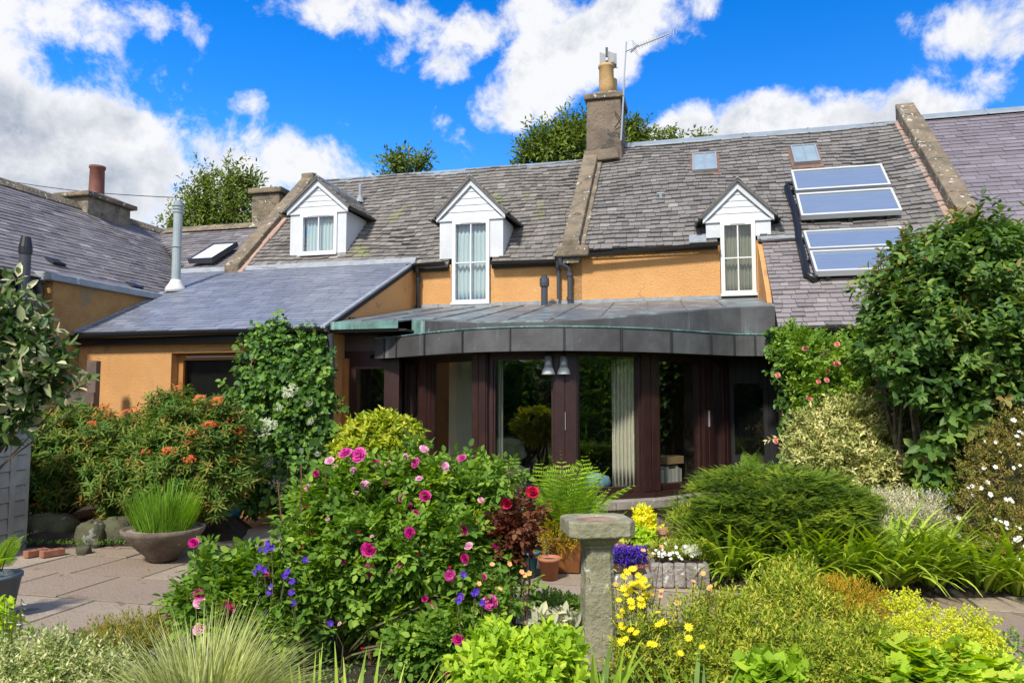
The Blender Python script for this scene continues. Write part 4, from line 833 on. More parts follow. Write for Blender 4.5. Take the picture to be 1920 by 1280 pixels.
# rear link with skylight between the wing and the cottage
link = empty('link_building', HOUSE, -TH, 'small slate roofed link with a bright tilted skylight between the wing and the cottage', 'building')
mb = MB(); kq = .65; slq = math.sqrt(1 + kq * kq); polyq = [(2.6, 0), (5.3, 0), (5.3, 2.1 * slq), (0, 2.1 * slq)]
slates(mb, (-9.2, .05, 4.25), (1, 0, 0), (0, 1, kq), polyq, expo=.14, width=.25, th=.012)
r_ = mb.build('roof', M['slate_wing'], link); MB().prism([(-9.2 + s_, .05 + q / slq, 4.24 + kq * q / slq) for s_, q in polyq], (0, 0, -.06)).build('roof_deck', M['under'], r_)
ridge('ridge_capping', -8.8, -5.6, 2.15, 5.70, M['coping'], link, .45); mb = MB(); mb.box(-9.0, -5.62, 2.2, 2.4, 0, 5.5); mb.box(-9.0, -5.62, .05, .25, 0, 4.2); mb.build('wall', M['stone'], link)
c = [(-6.62, .13), (-6.06, .13), (-5.98, .86), (-6.54, .86)]; mb = MB(); cc = (-6.30, .5); inn = [(q[0] + (cc[0] - q[0]) * .11, q[1] + (cc[1] - q[1]) * .10) for q in c]
for i in range(4): j = (i + 1) % 4; mb.hexa([onroof(*c[i], 4.25, kq, .0), onroof(*c[j], 4.25, kq, .0), onroof(*inn[j], 4.25, kq, .0), onroof(*inn[i], 4.25, kq, .0)], [onroof(*c[i], 4.25, kq, .11), onroof(*c[j], 4.25, kq, .11), onroof(*inn[j], 4.25, kq, .10), onroof(*inn[i], 4.25, kq, .10)])
sk = mb.build('skylight', M['grey_pipe'], link); mb = MB(); roofbox(mb, inn, .05, .085, 4.25, kq); mb.build('pane', plain('skylight_blind', (.80, .82, .84), .12, spec=.8), sk)
MB().prism([(-8.85, 2.2, 5.47), (-8.72, 2.2, 5.42), (-6.5, .02, 4.0), (-6.7, .02, 4.0)], (0, -.03, .06)).build('valley', M['lead'], link)
# ================================================================ RIGHT NEIGHBOUR
nb = empty('neighbouring_cottage', HOUSE, -TH, 'neighbouring cottage at far right with smooth purple slate roof', 'cottage')
roofplane('roof', M['slate_purple'], (7.66, -.1, 4.32), (0, 1, K), [(0, 0), (5.5, 0), (5.5, 4.38), (0, 4.38)], nb, expo=.142, width=.30, th=.010, jit=.005, wave=.002)
mb = MB(); mb.prism([(7.7, 3.13, 7.2), (7.7, 6.4, 4.2), (7.7, 6.4, 4.1), (7.7, 3.13, 7.1)], (5.4, 0, 0)); mb.build('roof', M['slate_purple'], nb)
ridge('ridge_capping', 7.7, 13.1, 3.13, 7.28, M['ridge'], nb); mb = MB(); mb.box(7.66, 13.1, .1, .35, 0, 4.3); mb.build('wall', M['stone'], nb)
gutter([(7.8, -.16, 4.28), (13.1, -.16, 4.30)], nb)
# overhead cable
mb = MB(); a = Vector(at(-60, 326, 16)); b = Vector(at(340, 371, 14.5)); mb.tube([a.lerp(b, k / 12) + Vector((0, 0, -.10 * math.sin(pi * k / 12))) for k in range(13)], .008, 5)
tag(mb.build('overhead_cable', M['black']), 'thin black overhead cable crossing the sky above the left roof', 'cable')
# ================================================================ FOLIAGE ENGINE
def nrm(a): return a / np.maximum(np.linalg.norm(a, axis=-1, keepdims=True), 1e-9)
TPL = {  # verts (t along, s across, h lift), faces
 'oval': (np.array([(0, 0, 0), (.28, .5, .06), (.68, .42, .04), (1, 0, -.10), (.68, -.42, .04), (.28, -.5, .06), (.5, 0, -.05)]), [(0, 6, 3, 2, 1), (0, 5, 4, 3, 6)]),
 'dia': (np.array([(0, 0, 0), (.45, .5, .05), (1, 0, -.06), (.45, -.5, .05)]), [(0, 3, 2), (0, 2, 1)]),
 'narrow': (np.array([(0, 0, 0), (.3, .5, .03), (.7, .4, -.03), (1, 0, -.16), (.7, -.4, -.03), (.3, -.5, .03)]), [(0, 5, 4, 3, 2, 1)]),
 'needle': (np.array([(0, .5, 0), (0, -.5, 0), (1, 0, 0)]), [(0, 1, 2)]),
 'lobed': (np.array([(0, 0, 0), (-.12, .35, .05), (.15, .52, .08), (.32, .40, .02), (.52, .56, .08), (.66, .34, .02), (.88, .34, .05), (.86, .12, .0), (1., 0, .02), (.86, -.12, .0), (.88, -.34, .05), (.66, -.34, .02), (.52, -.56, .08), (.32, -.40, .02), (.15, -.52, .08), (-.12, -.35, .05)]),
           [(0, 1, 2, 3), (0, 3, 4, 5), (0, 5, 6, 7, 8), (0, 8, 9, 10, 11), (0, 11, 12, 13), (0, 13, 14, 15)]),
}
def npmesh(name, V, loops, sizes, tint, mat):
    me = bpy.data.meshes.new(name); me.vertices.add(len(V)); me.vertices.foreach_set('co', V.astype(np.float32).ravel())
    me.loops.add(len(loops)); me.loops.foreach_set('vertex_index', loops.astype(np.int32))
    me.polygons.add(len(sizes)); starts = np.concatenate([[0], np.cumsum(sizes)[:-1]]); me.polygons.foreach_set('loop_start', starts.astype(np.int32))
    me.materials.append(mat); a = me.attributes.new('tint', 'FLOAT', 'FACE'); a.data.foreach_set('value', np.clip(tint, 0, 1).astype(np.float32))
    me.update(calc_edges=True); return me
class LM:
    """collects leaves (as arrays) and builds them as one mesh"""
    def __init__(s): s.V = []; s.Lp = []; s.S = []; s.T = []; s.n = 0
    def add(s, P, D, N, L, W, T, tpl='oval'):
        tv, tf = TPL[tpl]; D = nrm(D); S = nrm(np.cross(D, N)); N = np.cross(S, D); n_ = len(P); k = len(tv)
        L = np.broadcast_to(L, n_)[:, None, None]; W = np.broadcast_to(W, n_)[:, None, None]
        V = P[:, None] + L * tv[None, :, 0:1] * D[:, None] + L * W * tv[None, :, 1:2] * S[:, None] + L * tv[None, :, 2:3] * N[:, None]
        base = (s.n + np.arange(n_) * k)[:, None]; fl = np.concatenate([np.array(f) for f in tf]); s.Lp.append((base + fl[None]).ravel())
        s.S.append(np.tile([len(f) for f in tf], n_)); s.T.append(np.repeat(T, len(tf))); s.V.append(V.reshape(-1, 3)); s.n += n_ * k; return s
    def strip(s, C, Wd, side, T):
        """ribbons: C (n,k,3) centre lines, Wd (n,k) half widths, side (n,k,3)"""
        n_, k, _ = C.shape; V = np.stack([C - side * Wd[..., None], C + side * Wd[..., None]], 2).reshape(-1, 3)
        base = s.n + (np.arange(n_)[:, None] * k + np.arange(k - 1)[None]) * 2; q = np.stack([base, base + 1, base + 3, base + 2], -1).ravel()
        s.Lp.append(q); s.S.append(np.full(n_ * (k - 1), 4)); s.T.append(np.repeat(T, k - 1)); s.V.append(V); s.n += len(V); return s
    def build(s, name, mat, root=None):
        me = npmesh(name, np.concatenate(s.V), np.concatenate(s.Lp), np.concatenate(s.S), np.concatenate(s.T), mat)
        o = bpy.data.objects.new(name, me); COL.objects.link(o); parent(o, root, True); return o
def B(px, py, Y, rpx, rpy, ry=None):
    """an ellipsoid of growth seen at pixel (px,py), Y metres from the viewer"""
    c = at(px, py, Y); return (*c, rpx * Y / F, ry if ry else rpx * Y / F, rpy * Y / F)
def cloudpts(blobs, n_, rmin=.55, rng=RNG, lump=.13, zmin=.03, front=0.):
    b = np.array(blobs, float); vol = (b[:, 3] * b[:, 5]) ** .9 + .3 * (b[:, 4] * b[:, 5]); idx = rng.choice(len(b), int(n_ * 1.6), p=vol / vol.sum()); b_ = b[idx]
    d = nrm(rng.normal(size=(len(idx), 3)))
    if front: d[:, 1] = np.where(rng.random(len(d)) < front, -np.abs(d[:, 1]), d[:, 1])
    r = rmin + (1.02 - rmin) * rng.random(len(idx)) ** .6
    ph = b_[:, :3].sum(1); bump = 1 + lump * (np.sin(d[:, 0] * 5.1 + ph * 3) * np.sin(d[:, 2] * 6.3 + ph * 5) + .7 * np.sin(d[:, 1] * 9 + d[:, 2] * 8 + ph) + .5 * np.sin(d[:, 0] * 15 + d[:, 2] * 13))
    P = b_[:, :3] + d * b_[:, 3:6] * (r * bump)[:, None]
    keep = P[:, 2] > zmin
    for i in range(len(b)):
        q = (((P - b[i, :3]) / b[i, 3:6]) ** 2).sum(1); keep &= ~((q < .42) & (idx != i))
    P = P[keep][:n_]; D = nrm(d[keep][:n_] / b_[keep][:n_, 3:6]); return P, D, r[keep][:n_]
def sprigs(lm, P, D, k, slen, L, W, tpl='oval', up=.5, spread=.5, ang=1.0, tint=(.5, .25), tipt=0., droop=0., rng=RNG, flat=.0, Lvar=.3, facing=.8):
    """k leaves spiralling round a short shoot at each point"""
    n_ = len(P); A = nrm(D + np.array([0, 0, up]) + rng.normal(size=(n_, 3)) * spread); 
    if flat: A[:, 2] *= (1 - flat); A = nrm(A)
    X = nrm(np.cross(A, rng.normal(size=(n_, 3)))); Yv = np.cross(A, X); ts = np.clip(rng.normal(tint[0], tint[1], n_), 0, 1)
    for i in range(k):
        f = (i + .5) / k; ph = i * 2.4 + rng.random(n_) * .7; Rd = X * np.cos(ph)[:, None] + Yv * np.sin(ph)[:, None]; an = ang * (1.1 - .45 * f) + rng.normal(0, .12, n_)
        dr = A * np.cos(an)[:, None] + Rd * np.sin(an)[:, None]; dr[:, 2] -= droop; N = A * np.sin(an)[:, None] - Rd * np.cos(an)[:, None] + np.array([0, -.25, facing])
        l = L * (1 + rng.uniform(-Lvar, Lvar, n_)); lm.add(P + A * (slen * (f - .3)) , dr, N, l, W, np.clip(ts + tipt * (f - .5) + rng.normal(0, .08, n_), 0, 1), tpl)
    return lm
def stems(mb, base, tips, r0=.012, r1=.004, bend=.12, seg=5):
    for t in tips:
        b = Vector(base) + Vector((rnd(-.06, .06), rnd(-.06, .06), 0)); t = Vector(t); m_ = b.lerp(t, .5) + Vector((rnd(-bend, bend), rnd(-bend, bend), rnd(0, bend)))
        mb.tube([b, b.lerp(m_, .5) + Vector((rnd(-.02, .02), 0, 0)), m_, m_.lerp(t, .5) + Vector((rnd(-.02, .02), 0, 0)), t], [r0, r0 * .85, (r0 + r1) / 2, r1 * 1.3, r1], seg)
    return mb
def front(px, py, blobs, dy=.03, default=None):
    d = Vector(ray(px, py)); o = Vector((0, 0, CH)); best = None
    for b in blobs:
        S = Vector((1 / b[3], 1 / b[4], 1 / b[5])); c = Vector(b[:3]); oo = (o - c) * S; dd = Vector(d) * S; A = dd.dot(dd); Bq = oo.dot(dd); C = oo.dot(oo) - 1.12; q = Bq * Bq - A * C
        if q > 0:
            t = (-Bq - math.sqrt(q)) / A
            if best is None or t < best: best = t
    if best is None: return Vector(at(px, py, default or min(b[1] for b in blobs)))
    return o + d * best - Vector((0, dy, 0))
def plant(name, loc, label, cat, group=None): return empty(name, loc, 0, label, cat, group)
def gb(px, py, Y): x, y, z = at(px, py, Y); return (x, y, 0)
def ribbon(lm, base, az, L, W, th0, dth, T, k=7, twist=0., rng=RNG, tipw=.1):
    """arching strap leaves. base (n,3); az azimuth; th0 angle from vertical at foot, dth extra by the tip"""
    n_ = len(base); f = np.linspace(0, 1, k); th = th0[:, None] + dth[:, None] * f[None] ** 1.4; ds = (L / (k - 1))[:, None]
    hx = np.concatenate([np.zeros((n_, 1)), np.cumsum(np.sin(th[:, :-1]) * ds, 1)], 1); hz = np.concatenate([np.zeros((n_, 1)), np.cumsum(np.cos(th[:, :-1]) * ds, 1)], 1)
    ca, sa = np.cos(az)[:, None], np.sin(az)[:, None]; C = base[:, None] + np.stack([hx * ca, hx * sa, hz], -1)
    C[..., 2] = np.maximum(C[..., 2], .01)
    side = np.stack([-sa + 0 * f, ca + 0 * f, 0 * ca + 0 * f], -1); wd = W[:, None] * (np.minimum(1, .55 + f * 1.6) * np.minimum(1, tipw + (1 - f) * 2.2))[None]
    lm.strip(C, wd, side, T); return lm
# ---- flowers (unit size meshes)
def fl_rose(name, mat, layers=4, cup=.9, n0=6, open_=1.):
    mb = MB(); rs = random.Random(5)
    for l in range(layers):
        n_ = n0 + (l == 0) * 2; r = 1 - l * .20; lift = l * .12
        for k in range(n_):
            a = 2 * pi * (k + l * .5) / n_ + rs.uniform(-.15, .15); ca, sa = math.cos(a), math.sin(a); w_ = .62 * r; tl = (.25 + l * .22) / open_
            def pt(t, s_): rr = r * t * math.cos(tl * t * 1.3); zz = r * t * math.sin(tl * t * 1.5) + lift + .10 * s_ * s_ - (.12 if t > .95 and l < 2 else 0); return (ca * rr - sa * s_ * w_ * t ** .7, sa * rr + ca * s_ * w_ * t ** .7, zz)
            mb.mesh([pt(.08, 0), pt(.55, -.8), pt(1, -.62), pt(1.06 + rs.uniform(-.06, .05), 0), pt(1, .62), pt(.55, .8), pt(.6, 0)], [(0, 6, 2, 1), (6, 3, 2), (6, 4, 3), (0, 5, 4, 6)], rs.random())
    for k in range(7): a = k * 2.4; q = .12 + .03 * k; mb.mesh([(math.cos(a) * q, math.sin(a) * q, .3), (math.cos(a + 1.2) * q, math.sin(a + 1.2) * q, .3), (math.cos(a + .6) * q * .7, math.sin(a + .6) * q * .7, .78)], [(0, 1, 2)], rs.random())
    return mb.data(name, mat)
def fl_cluster(name, mat, n_=40, seed=1, flat=.5, s_=.22, npet=4):
    """umbel: many small star flowers on a dome"""
    mb = MB(); rs = random.Random(seed)
    for k in range(n_):
        a = rs.random() * 2 * pi; r = math.sqrt(rs.random()); z = flat * (1 - r * r) + rs.uniform(-.08, .08); c = (r * math.cos(a), r * math.sin(a), z)
        for p in range(npet):
            q = 2 * pi * p / npet + rs.random(); d = (math.cos(q), math.sin(q)); e = (math.cos(q + .55), math.sin(q + .55))
            mb.mesh([c, (c[0] + d[0] * s_, c[1] + d[1] * s_, c[2] + rs.uniform(0, .14)), (c[0] + e[0] * s_, c[1] + e[1] * s_, c[2] + rs.uniform(0, .14))], [(0, 1, 2)], rs.random())
    return mb.data(name, mat)
def fl_star(name, mat, n_=5, w_=.5, cup=.25, core=None, notch=False):
    mb = MB()
    for k in range(n_):
        a = 2 * pi * k / n_; ca, sa = math.cos(a), math.sin(a)
        P = [(0.05, 0, 0), (.55, -w_ * .8, cup * .5), (.95, -w_ * .5, cup), (1.0, 0, cup * .8), (.95, w_ * .5, cup), (.55, w_ * .8, cup * .5)]
        mb.mesh([(ca * x - sa * y, sa * x + ca * y, z) for x, y, z in P], [(0, 1, 2, 3), (0, 3, 4, 5)], random.random())
    me_ = mb.data(name, mat)
    if core: 
        me_.materials.append(core); m2 = MB(); m2.v = list(mb.v); m2.f = list(mb.f); m2.t = list(mb.t); k0 = len(m2.f); m2.lathe([(.02, .0), (.2, .04), (.18, .16), (.02, .22)], (0, 0, 0), 8); me_ = m2.data(name, mat); me_.materials.append(core)
        idx = np.zeros(len(m2.f), dtype=np.int32); idx[k0:] = 1; me_.polygons.foreach_set('material_index', idx)
    return me_
def bloom(mesh, root, p, r, aim=(0, -.75, .65), name='flower', jit=.35):
    o = bpy.data.objects.new(name, mesh); COL.objects.link(o); parent(o, root, True); a = Vector(aim) + Vector((rnd(-jit, jit), rnd(-jit, jit), rnd(-jit, jit)))
    q = a.normalized().to_track_quat('Z', 'Y').to_matrix().to_4x4(); o.matrix_basis = Matrix.Translation(p) @ q @ Matrix.Rotation(rnd(0, 6.28), 4, 'Z') @ Matrix.Scale(r, 4); return o
L_ = {}
L_['rose'] = leafmat('rose_leaf', [(.045, .11, .02), (.09, .20, .034), (.16, .30, .05), (.27, .42, .08)], .5, .35)
L_['darkgreen'] = leafmat('dark_glossy_leaf', [(.018, .05, .014), (.035, .085, .020), (.06, .13, .03), (.10, .19, .05)], .35, .2, .6)
L_['climber'] = leafmat('climber_leaf', [(.022, .065, .016), (.05, .13, .025), (.09, .20, .035), (.18, .32, .06)], .4, .25, .5)
L_['photinia'] = leafmat('broad_evergreen_leaf', [(.025, .07, .018), (.055, .13, .028), (.10, .20, .045), (.17, .27, .07), (.24, .17, .08)], .4, .3, .5)
L_['euph'] = leafmat('spurge_leaf', [(.03, .09, .02), (.065, .15, .03), (.11, .19, .04), (.19, .21, .05), (.27, .17, .05)], .6, .25)
L_['euon'] = leafmat('golden_leaf', [(.07, .13, .01), (.17, .26, .02), (.30, .40, .035), (.46, .50, .10)], .45, .3)
L_['lav'] = leafmat('lavender_shoot', [(.12, .24, .02), (.20, .38, .03), (.30, .50, .06)], .6, .35)
L_['elae'] = leafmat('silverbacked_leaf', [(.02, .055, .018), (.045, .10, .03), (.09, .16, .045), (.42, .46, .34)], .4, .2, .6)
L_['fern'] = leafmat('fern_frond', [(.17, .33, .02), (.30, .50, .035), (.46, .66, .07)], .6, .4)
L_['yew'] = leafmat('conifer_needle', [(.02, .05, .010), (.06, .13, .016), (.14, .24, .025), (.26, .37, .04)], .6, .25)
L_['strap'] = leafmat('strap_leaf', [(.06, .14, .015), (.14, .26, .028), (.25, .40, .05), (.40, .54, .11)], .4, .35, .5)
L_['variegated'] = leafmat('variegated_leaf', [(.08, .13, .04), (.18, .24, .08), (.38, .42, .18), (.60, .62, .34)], .5, .25)
L_['silver'] = leafmat('silver_leaf', [(.22, .27, .20), (.34, .39, .32), (.50, .53, .45), (.60, .58, .42)], .8, .15)
L_['potentilla'] = leafmat('olive_leaf', [(.05, .07, .015), (.11, .12, .03), (.19, .18, .05), (.30, .25, .09)], .6, .25)
L_['tree'] = leafmat('tree_leaf', [(.03, .06, .012), (.07, .12, .02), (.12, .19, .035), (.20, .26, .06)], .5, .3)
L_['gold'] = leafmat('golden_heath', [(.16, .15, .01), (.34, .29, .012), (.50, .38, .02), (.60, .36, .03)], .6, .3)
L_['lime'] = leafmat('lime_leaf', [(.12, .24, .015), (.22, .40, .03), (.34, .52, .05), (.46, .60, .09)], .5, .4)
L_['limefl'] = leafmat('lime_yellow_flower', [(.40, .50, .02), (.58, .62, .03), (.72, .70, .06)], .7, .3)
L_['mead'] = leafmat('meadow_leaf', [(.07, .12, .015), (.15, .24, .025), (.27, .36, .04), (.44, .46, .09)], .6, .35)
L_['silvar'] = leafmat('variegated_small_leaf', [(.10, .17, .06), (.22, .30, .12), (.42, .48, .26), (.66, .68, .44)], .6, .3)
L_['bronze'] = leafmat('bronze_leaf', [(.06, .02, .015), (.12, .045, .03), (.18, .10, .05), (.16, .20, .08)], .45, .25)
L_['gras'] = leafmat('striped_grass', [(.19, .25, .05), (.36, .41, .11), (.56, .58, .22), (.68, .68, .36)], .6, .35)
L_['heath'] = leafmat('low_heath', [(.10, .13, .012), (.20, .22, .02), (.32, .30, .03), (.36, .20, .04)], .6, .25)
L_['orange'] = leafmat('orange_flower', [(.62, .10, .02), (.78, .17, .045), (.85, .28, .12)], .7, .2)
L_['magenta'] = leafmat('magenta_petal', [(.42, .008, .15), (.58, .018, .24), (.70, .06, .34)], .6, .25)
L_['crimmag'] = leafmat('deep_magenta_petal', [(.36, .006, .10), (.50, .012, .16), (.62, .04, .24)], .6, .25)
L_['fademag'] = leafmat('faded_magenta_petal', [(.48, .03, .22), (.62, .07, .32), (.72, .16, .42)], .6, .25)
L_['pink'] = leafmat('pale_pink_petal', [(.72, .30, .48), (.82, .46, .62), (.88, .62, .72)], .6, .3)
L_['crimson'] = leafmat('crimson_petal', [(.34, .004, .02), (.52, .012, .055), (.62, .03, .10)], .55, .2)
L_['rosepink'] = leafmat('salmon_petal', [(.75, .24, .20), (.85, .40, .34), (.88, .55, .48)], .6, .3)
L_['whitefl'] = leafmat('white_petal', [(.74, .74, .68), (.84, .84, .80), (.88, .88, .86)], .6, .25)
L_['creamfl'] = leafmat('cream_floret', [(.62, .66, .42), (.78, .79, .60), (.86, .86, .72)], .7, .2)
L_['purple'] = leafmat('violet_petal', [(.05, .015, .30), (.10, .03, .45), (.16, .06, .58)], .6, .25)
L_['lilac'] = leafmat('blue_lilac_petal', [(.20, .22, .62), (.30, .34, .74), (.42, .46, .82)], .6, .25)
L_['yellow'] = leafmat('yellow_petal', [(.78, .56, .004), (.86, .70, .01), (.88, .78, .05)], .6, .25)
L_['apricot'] = leafmat('apricot_petal', [(.82, .32, .08), (.88, .44, .15), (.88, .55, .25)], .6, .25)
L_['core'] = plain('flower_centre', (.62, .40, .03), .8)
FL = dict(magenta=fl_rose('magenta_rose_bloom', L_['magenta']), pink=fl_rose('pale_pink_bloom', L_['pink'], 3, open_=1.4), crimson=fl_rose('crimson_bloom', L_['crimson'], 4, open_=.75), salmon=fl_rose('salmon_bloom', L_['rosepink'], 3),
          mag2=fl_rose('deep_magenta_bloom', L_['crimmag'], 4, open_=.8), mag3=fl_rose('faded_magenta_bloom', L_['fademag'], 3, open_=1.7), bud=fl_rose('rose_bud', L_['crimson'], 2, open_=.35), orange=fl_cluster('orange_umbel', L_['orange'], 34, 2, .45, .26), lace=fl_cluster('lacecap', L_['creamfl'], 60, 3, .15, .13), white=fl_star('white_bloom', L_['whitefl'], 5, .55, .15, L_['core']),
          daisy=fl_star('yellow_daisy', L_['yellow'], 10, .26, .1, L_['core']), violet=fl_star('violet_bell', L_['purple'], 5, .5, .5), lilac=fl_star('lilac_bloom', L_['lilac'], 5, .5, .3), apricot=fl_star('apricot_bloom', L_['apricot'], 5, .6, .35, L_['core']))
random.seed(99)
# ---------------------------------------------------------------- trees behind the roofs
def tree(loc, blobs, label, n_=1800, leaf=.16, lean=0., k=6, group=None):
    t = plant('tree', loc, label, 'tree', group); mb = MB(); top = max(b[2] for b in blobs); b0 = Vector(loc)
    c = Vector((sum(b[0] for b in blobs) / len(blobs), sum(b[1] for b in blobs) / len(blobs), min(b[2] for b in blobs) * .8))
    mb.tube([b0, b0.lerp(c, .5) + Vector((.2, 0, 0)), c], [.30, .22, .16], 10)
    for b in blobs: mb.tube([c, c.lerp(Vector(b[:3]), .5) + Vector((rnd(-.2, .2), 0, rnd(0, .3))), Vector(b[:3]), Vector(b[:3]) + Vector((rnd(-.2, .2), 0, b[5] * .7))], [.13, .09, .05, .02], 6)
    mb.build('trunk', M['bark'], t, True)
    lm = LM(); P, D, r = cloudpts(blobs, n_, .15, lump=.5); D[:, 0] += lean
    sprigs(lm, P, D, k, .55, leaf * .85, .36, 'oval', up=.5, spread=.5, ang=.9, tint=(.5, .25), droop=.15); lm.build('crown', L_['tree'], t); return t
tree((-9.4, 24, 0), [B(345, 420, 24, 30, 38), B(375, 385, 24, 30, 55), B(400, 415, 24, 45, 40), B(430, 350, 24, 26, 42), B(450, 375, 24, 30, 50), B(435, 410, 24, 40, 40), B(465, 345, 24, 16, 16), B(385, 340, 24, 10, 18), B(320, 425, 24, 10, 18)], 'feathery green tree swaying behind the roofs at left beside the tall grey flue', 1300, .17, .5)
tree((-3.8, 24, 0), [B(742, 318, 24, 26, 24), B(748, 298, 24, 16, 14), B(782, 310, 24, 20, 12), B(795, 296, 24, 10, 9)], 'small leafy treetop peeking over the middle of the left roof ridge', 260, .17, .3)
tree((2.2, 25, 0), [B(1030, 275, 25, 40, 35), B(1070, 262, 25, 40, 36), B(1092, 240, 25, 16, 22), B(990, 290, 25, 20, 22), B(1060, 290, 25, 60, 35), B(1150, 270, 25, 40, 30), B(1195, 255, 25, 22, 18), B(1180, 240, 25, 12, 14)], 'bushy green tree behind the middle chimney', 1500, .20, .2)
tree((5.6, 27, 0), [B(1240, 262, 27, 24, 10), B(1262, 262, 27, 14, 12), B(1318, 258, 27, 12, 8)], 'low treetop just showing over the right roof ridge', 120, .20, .2)
# hedge behind the viewer (seen only mirrored in the glazing)
hd = plant('hedge', (0, -5.2, 0), 'clipped green hedge mirrored in the garden room windows', 'hedge'); lm = LM()
P = np.stack([RNG.uniform(-11, 12, 9000), RNG.uniform(-5.4, -4.6, 9000), RNG.uniform(0, 1, 9000) * 2.75], 1); P[:, 2] *= 1 + .25 * np.abs(np.sin(P[:, 0] * .7 + 1)); P[:, 1] += .12 * np.sin(P[:, 0] * 3 + P[:, 2] * 4)
sprigs(lm, P, np.tile([0, 1., .2], (9000, 1)), 3, .10, .11, .5, 'dia', tint=(.4, .25))
for (xs, sx_, y1) in ((-14.5, 1, -5), (11.5, -1, 9)):
    P = np.stack([RNG.uniform(-.3, .3, 7000) + xs, RNG.uniform(-6, y1 + 3, 7000), RNG.uniform(0, 3.4, 7000)], 1); sprigs(lm, P, np.tile([sx_, 0., .2], (7000, 1)), 3, .12, .13, .5, 'dia', tint=(.4, .25))
P = np.stack([RNG.uniform(-26, 24, 16000), RNG.uniform(-9.4, -8.8, 16000), RNG.uniform(0, 1, 16000) * 3.6], 1); sprigs(lm, P, np.tile([0, 1., .2], (16000, 1)), 3, .12, .15, .5, 'dia', tint=(.35, .25))
lm.build('foliage', leafmat('hedge_leaf', [(.05, .13, .02), (.10, .24, .03), (.17, .36, .05)], .5, .5), hd)
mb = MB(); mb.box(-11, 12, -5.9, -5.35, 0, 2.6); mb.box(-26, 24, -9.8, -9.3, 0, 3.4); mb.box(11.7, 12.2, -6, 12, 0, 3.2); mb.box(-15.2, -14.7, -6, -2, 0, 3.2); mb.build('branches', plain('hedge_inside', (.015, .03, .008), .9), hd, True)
# ---------------------------------------------------------------- climbing hydrangea on the lean-to wall
hy = plant('climbing_hydrangea', gb(540, 960, 10.3), 'dark green climber with white lacecap flowers covering the wall right of the small window', 'climber')
bl = [B(540, 700, 10.45, 62, 80, .16), B(520, 640, 10.55, 55, 30, .10), B(585, 650, 10.45, 30, 35, .10), B(500, 740, 10.3, 58, 70, .22), B(580, 760, 10.2, 50, 95, .24), B(530, 830, 10.15, 88, 75, .28), B(520, 900, 10.1, 80, 58, .30), B(590, 890, 10.1, 42, 70, .28), B(470, 770, 10.2, 32, 40, .25)]
lm = LM(); P, D, r = cloudpts(bl, 4600, .3, front=.7, lump=.34); D[:, 1] -= .6; sprigs(lm, P, D, 4, .10, .070, .78, 'oval', up=.3, spread=.7, ang=1.15, tint=(.40, .32), droop=.4, Lvar=.5); lm.build('foliage', L_['climber'], hy)
mb = MB(); stems(mb, gb(550, 960, 10.35), [at(x, y, 10.4) for x, y in ((480, 720), (520, 640), (560, 640), (600, 660), (460, 800), (600, 780), (540, 720))], .025, .008, .15); mb.build('stem', M['bark'], hy, True)
for (x, y, s_) in ((497, 800, .14), (489, 806, .12), (507, 797, .10), (545, 733, .11), (538, 740, .07), (524, 903, .13), (531, 912, .09), (580, 755, .05), (583, 790, .05), (525, 765, .05), (503, 868, .07), (560, 880, .06), (505, 860, .06), (595, 850, .05)): bloom(FL['lace'], hy, Vector(at(x, y, 9.82)), s_, (0, -.85, .5))
# ---------------------------------------------------------------- orange-headed spurge shrubs
for (nm, bl, lab, heads, n_) in (
    ('a', [B(110, 860, 9.6, 75, 70), B(190, 850, 9.6, 80, 75), B(270, 850, 9.5, 60, 70), B(80, 900, 9.4, 55, 60), B(240, 900, 9.3, 70, 60), B(150, 800, 9.8, 60, 32)], 'spreading green and bronze shrub with orange flower heads beside the grey boarded panel',
     [(75, 788), (120, 795), (152, 772), (175, 794), (203, 780), (196, 765), (178, 780), (257, 768), (235, 775), (140, 770), (60, 800)], 3000),
    ('b', [B(370, 850, 9.0, 85, 85), B(330, 800, 9.2, 50, 60), B(420, 830, 9.0, 45, 70), B(400, 790, 9.1, 50, 35), B(330, 880, 8.9, 60, 60), B(400, 900, 8.9, 60, 60)], 'tall rounded shrub with orange flower heads standing under the small window',
     [(333, 727), (312, 742), (333, 773), (374, 748), (400, 752), (393, 767), (420, 765), (430, 790), (390, 798), (381, 800), (452, 802), (345, 805), (320, 850), (316, 846), (430, 862), (355, 860), (275, 848), (408, 752), (400, 797), (350, 830), (432, 810), (445, 806), (362, 812)], 3000)):
    e = plant('spurge_shrub', (*bl[0][:2], 0), lab, 'shrub', 'shrubs with orange flower heads'); lm = LM(); P, D, r = cloudpts(bl, n_, .35, zmin=.15, front=.6, lump=.2)
    hz = (P[:, 2] - .4) / 1.3; sprigs(lm, P, D, 9, .10, .095, .20, 'narrow', up=.9, spread=.35, ang=1.15, tint=(.42, .22), tipt=.1, droop=.1); lm.build('foliage', L_['euph'], e)
    mb = MB(); stems(mb, (bl[0][0], bl[0][1], .1), [Vector(b[:3]) + Vector((rnd(-.3, .3), -.1, rnd(-.1, .4))) for b in bl for _ in (0, 1, 2)], .02, .008, .2); mb.build('stem', M['bark'], e, True)
    for (x, y) in heads: bloom(FL['orange'], e, front(x, y, bl, 0, bl[0][1] - .3), rnd(.04, .08), (0, -.3, .9))
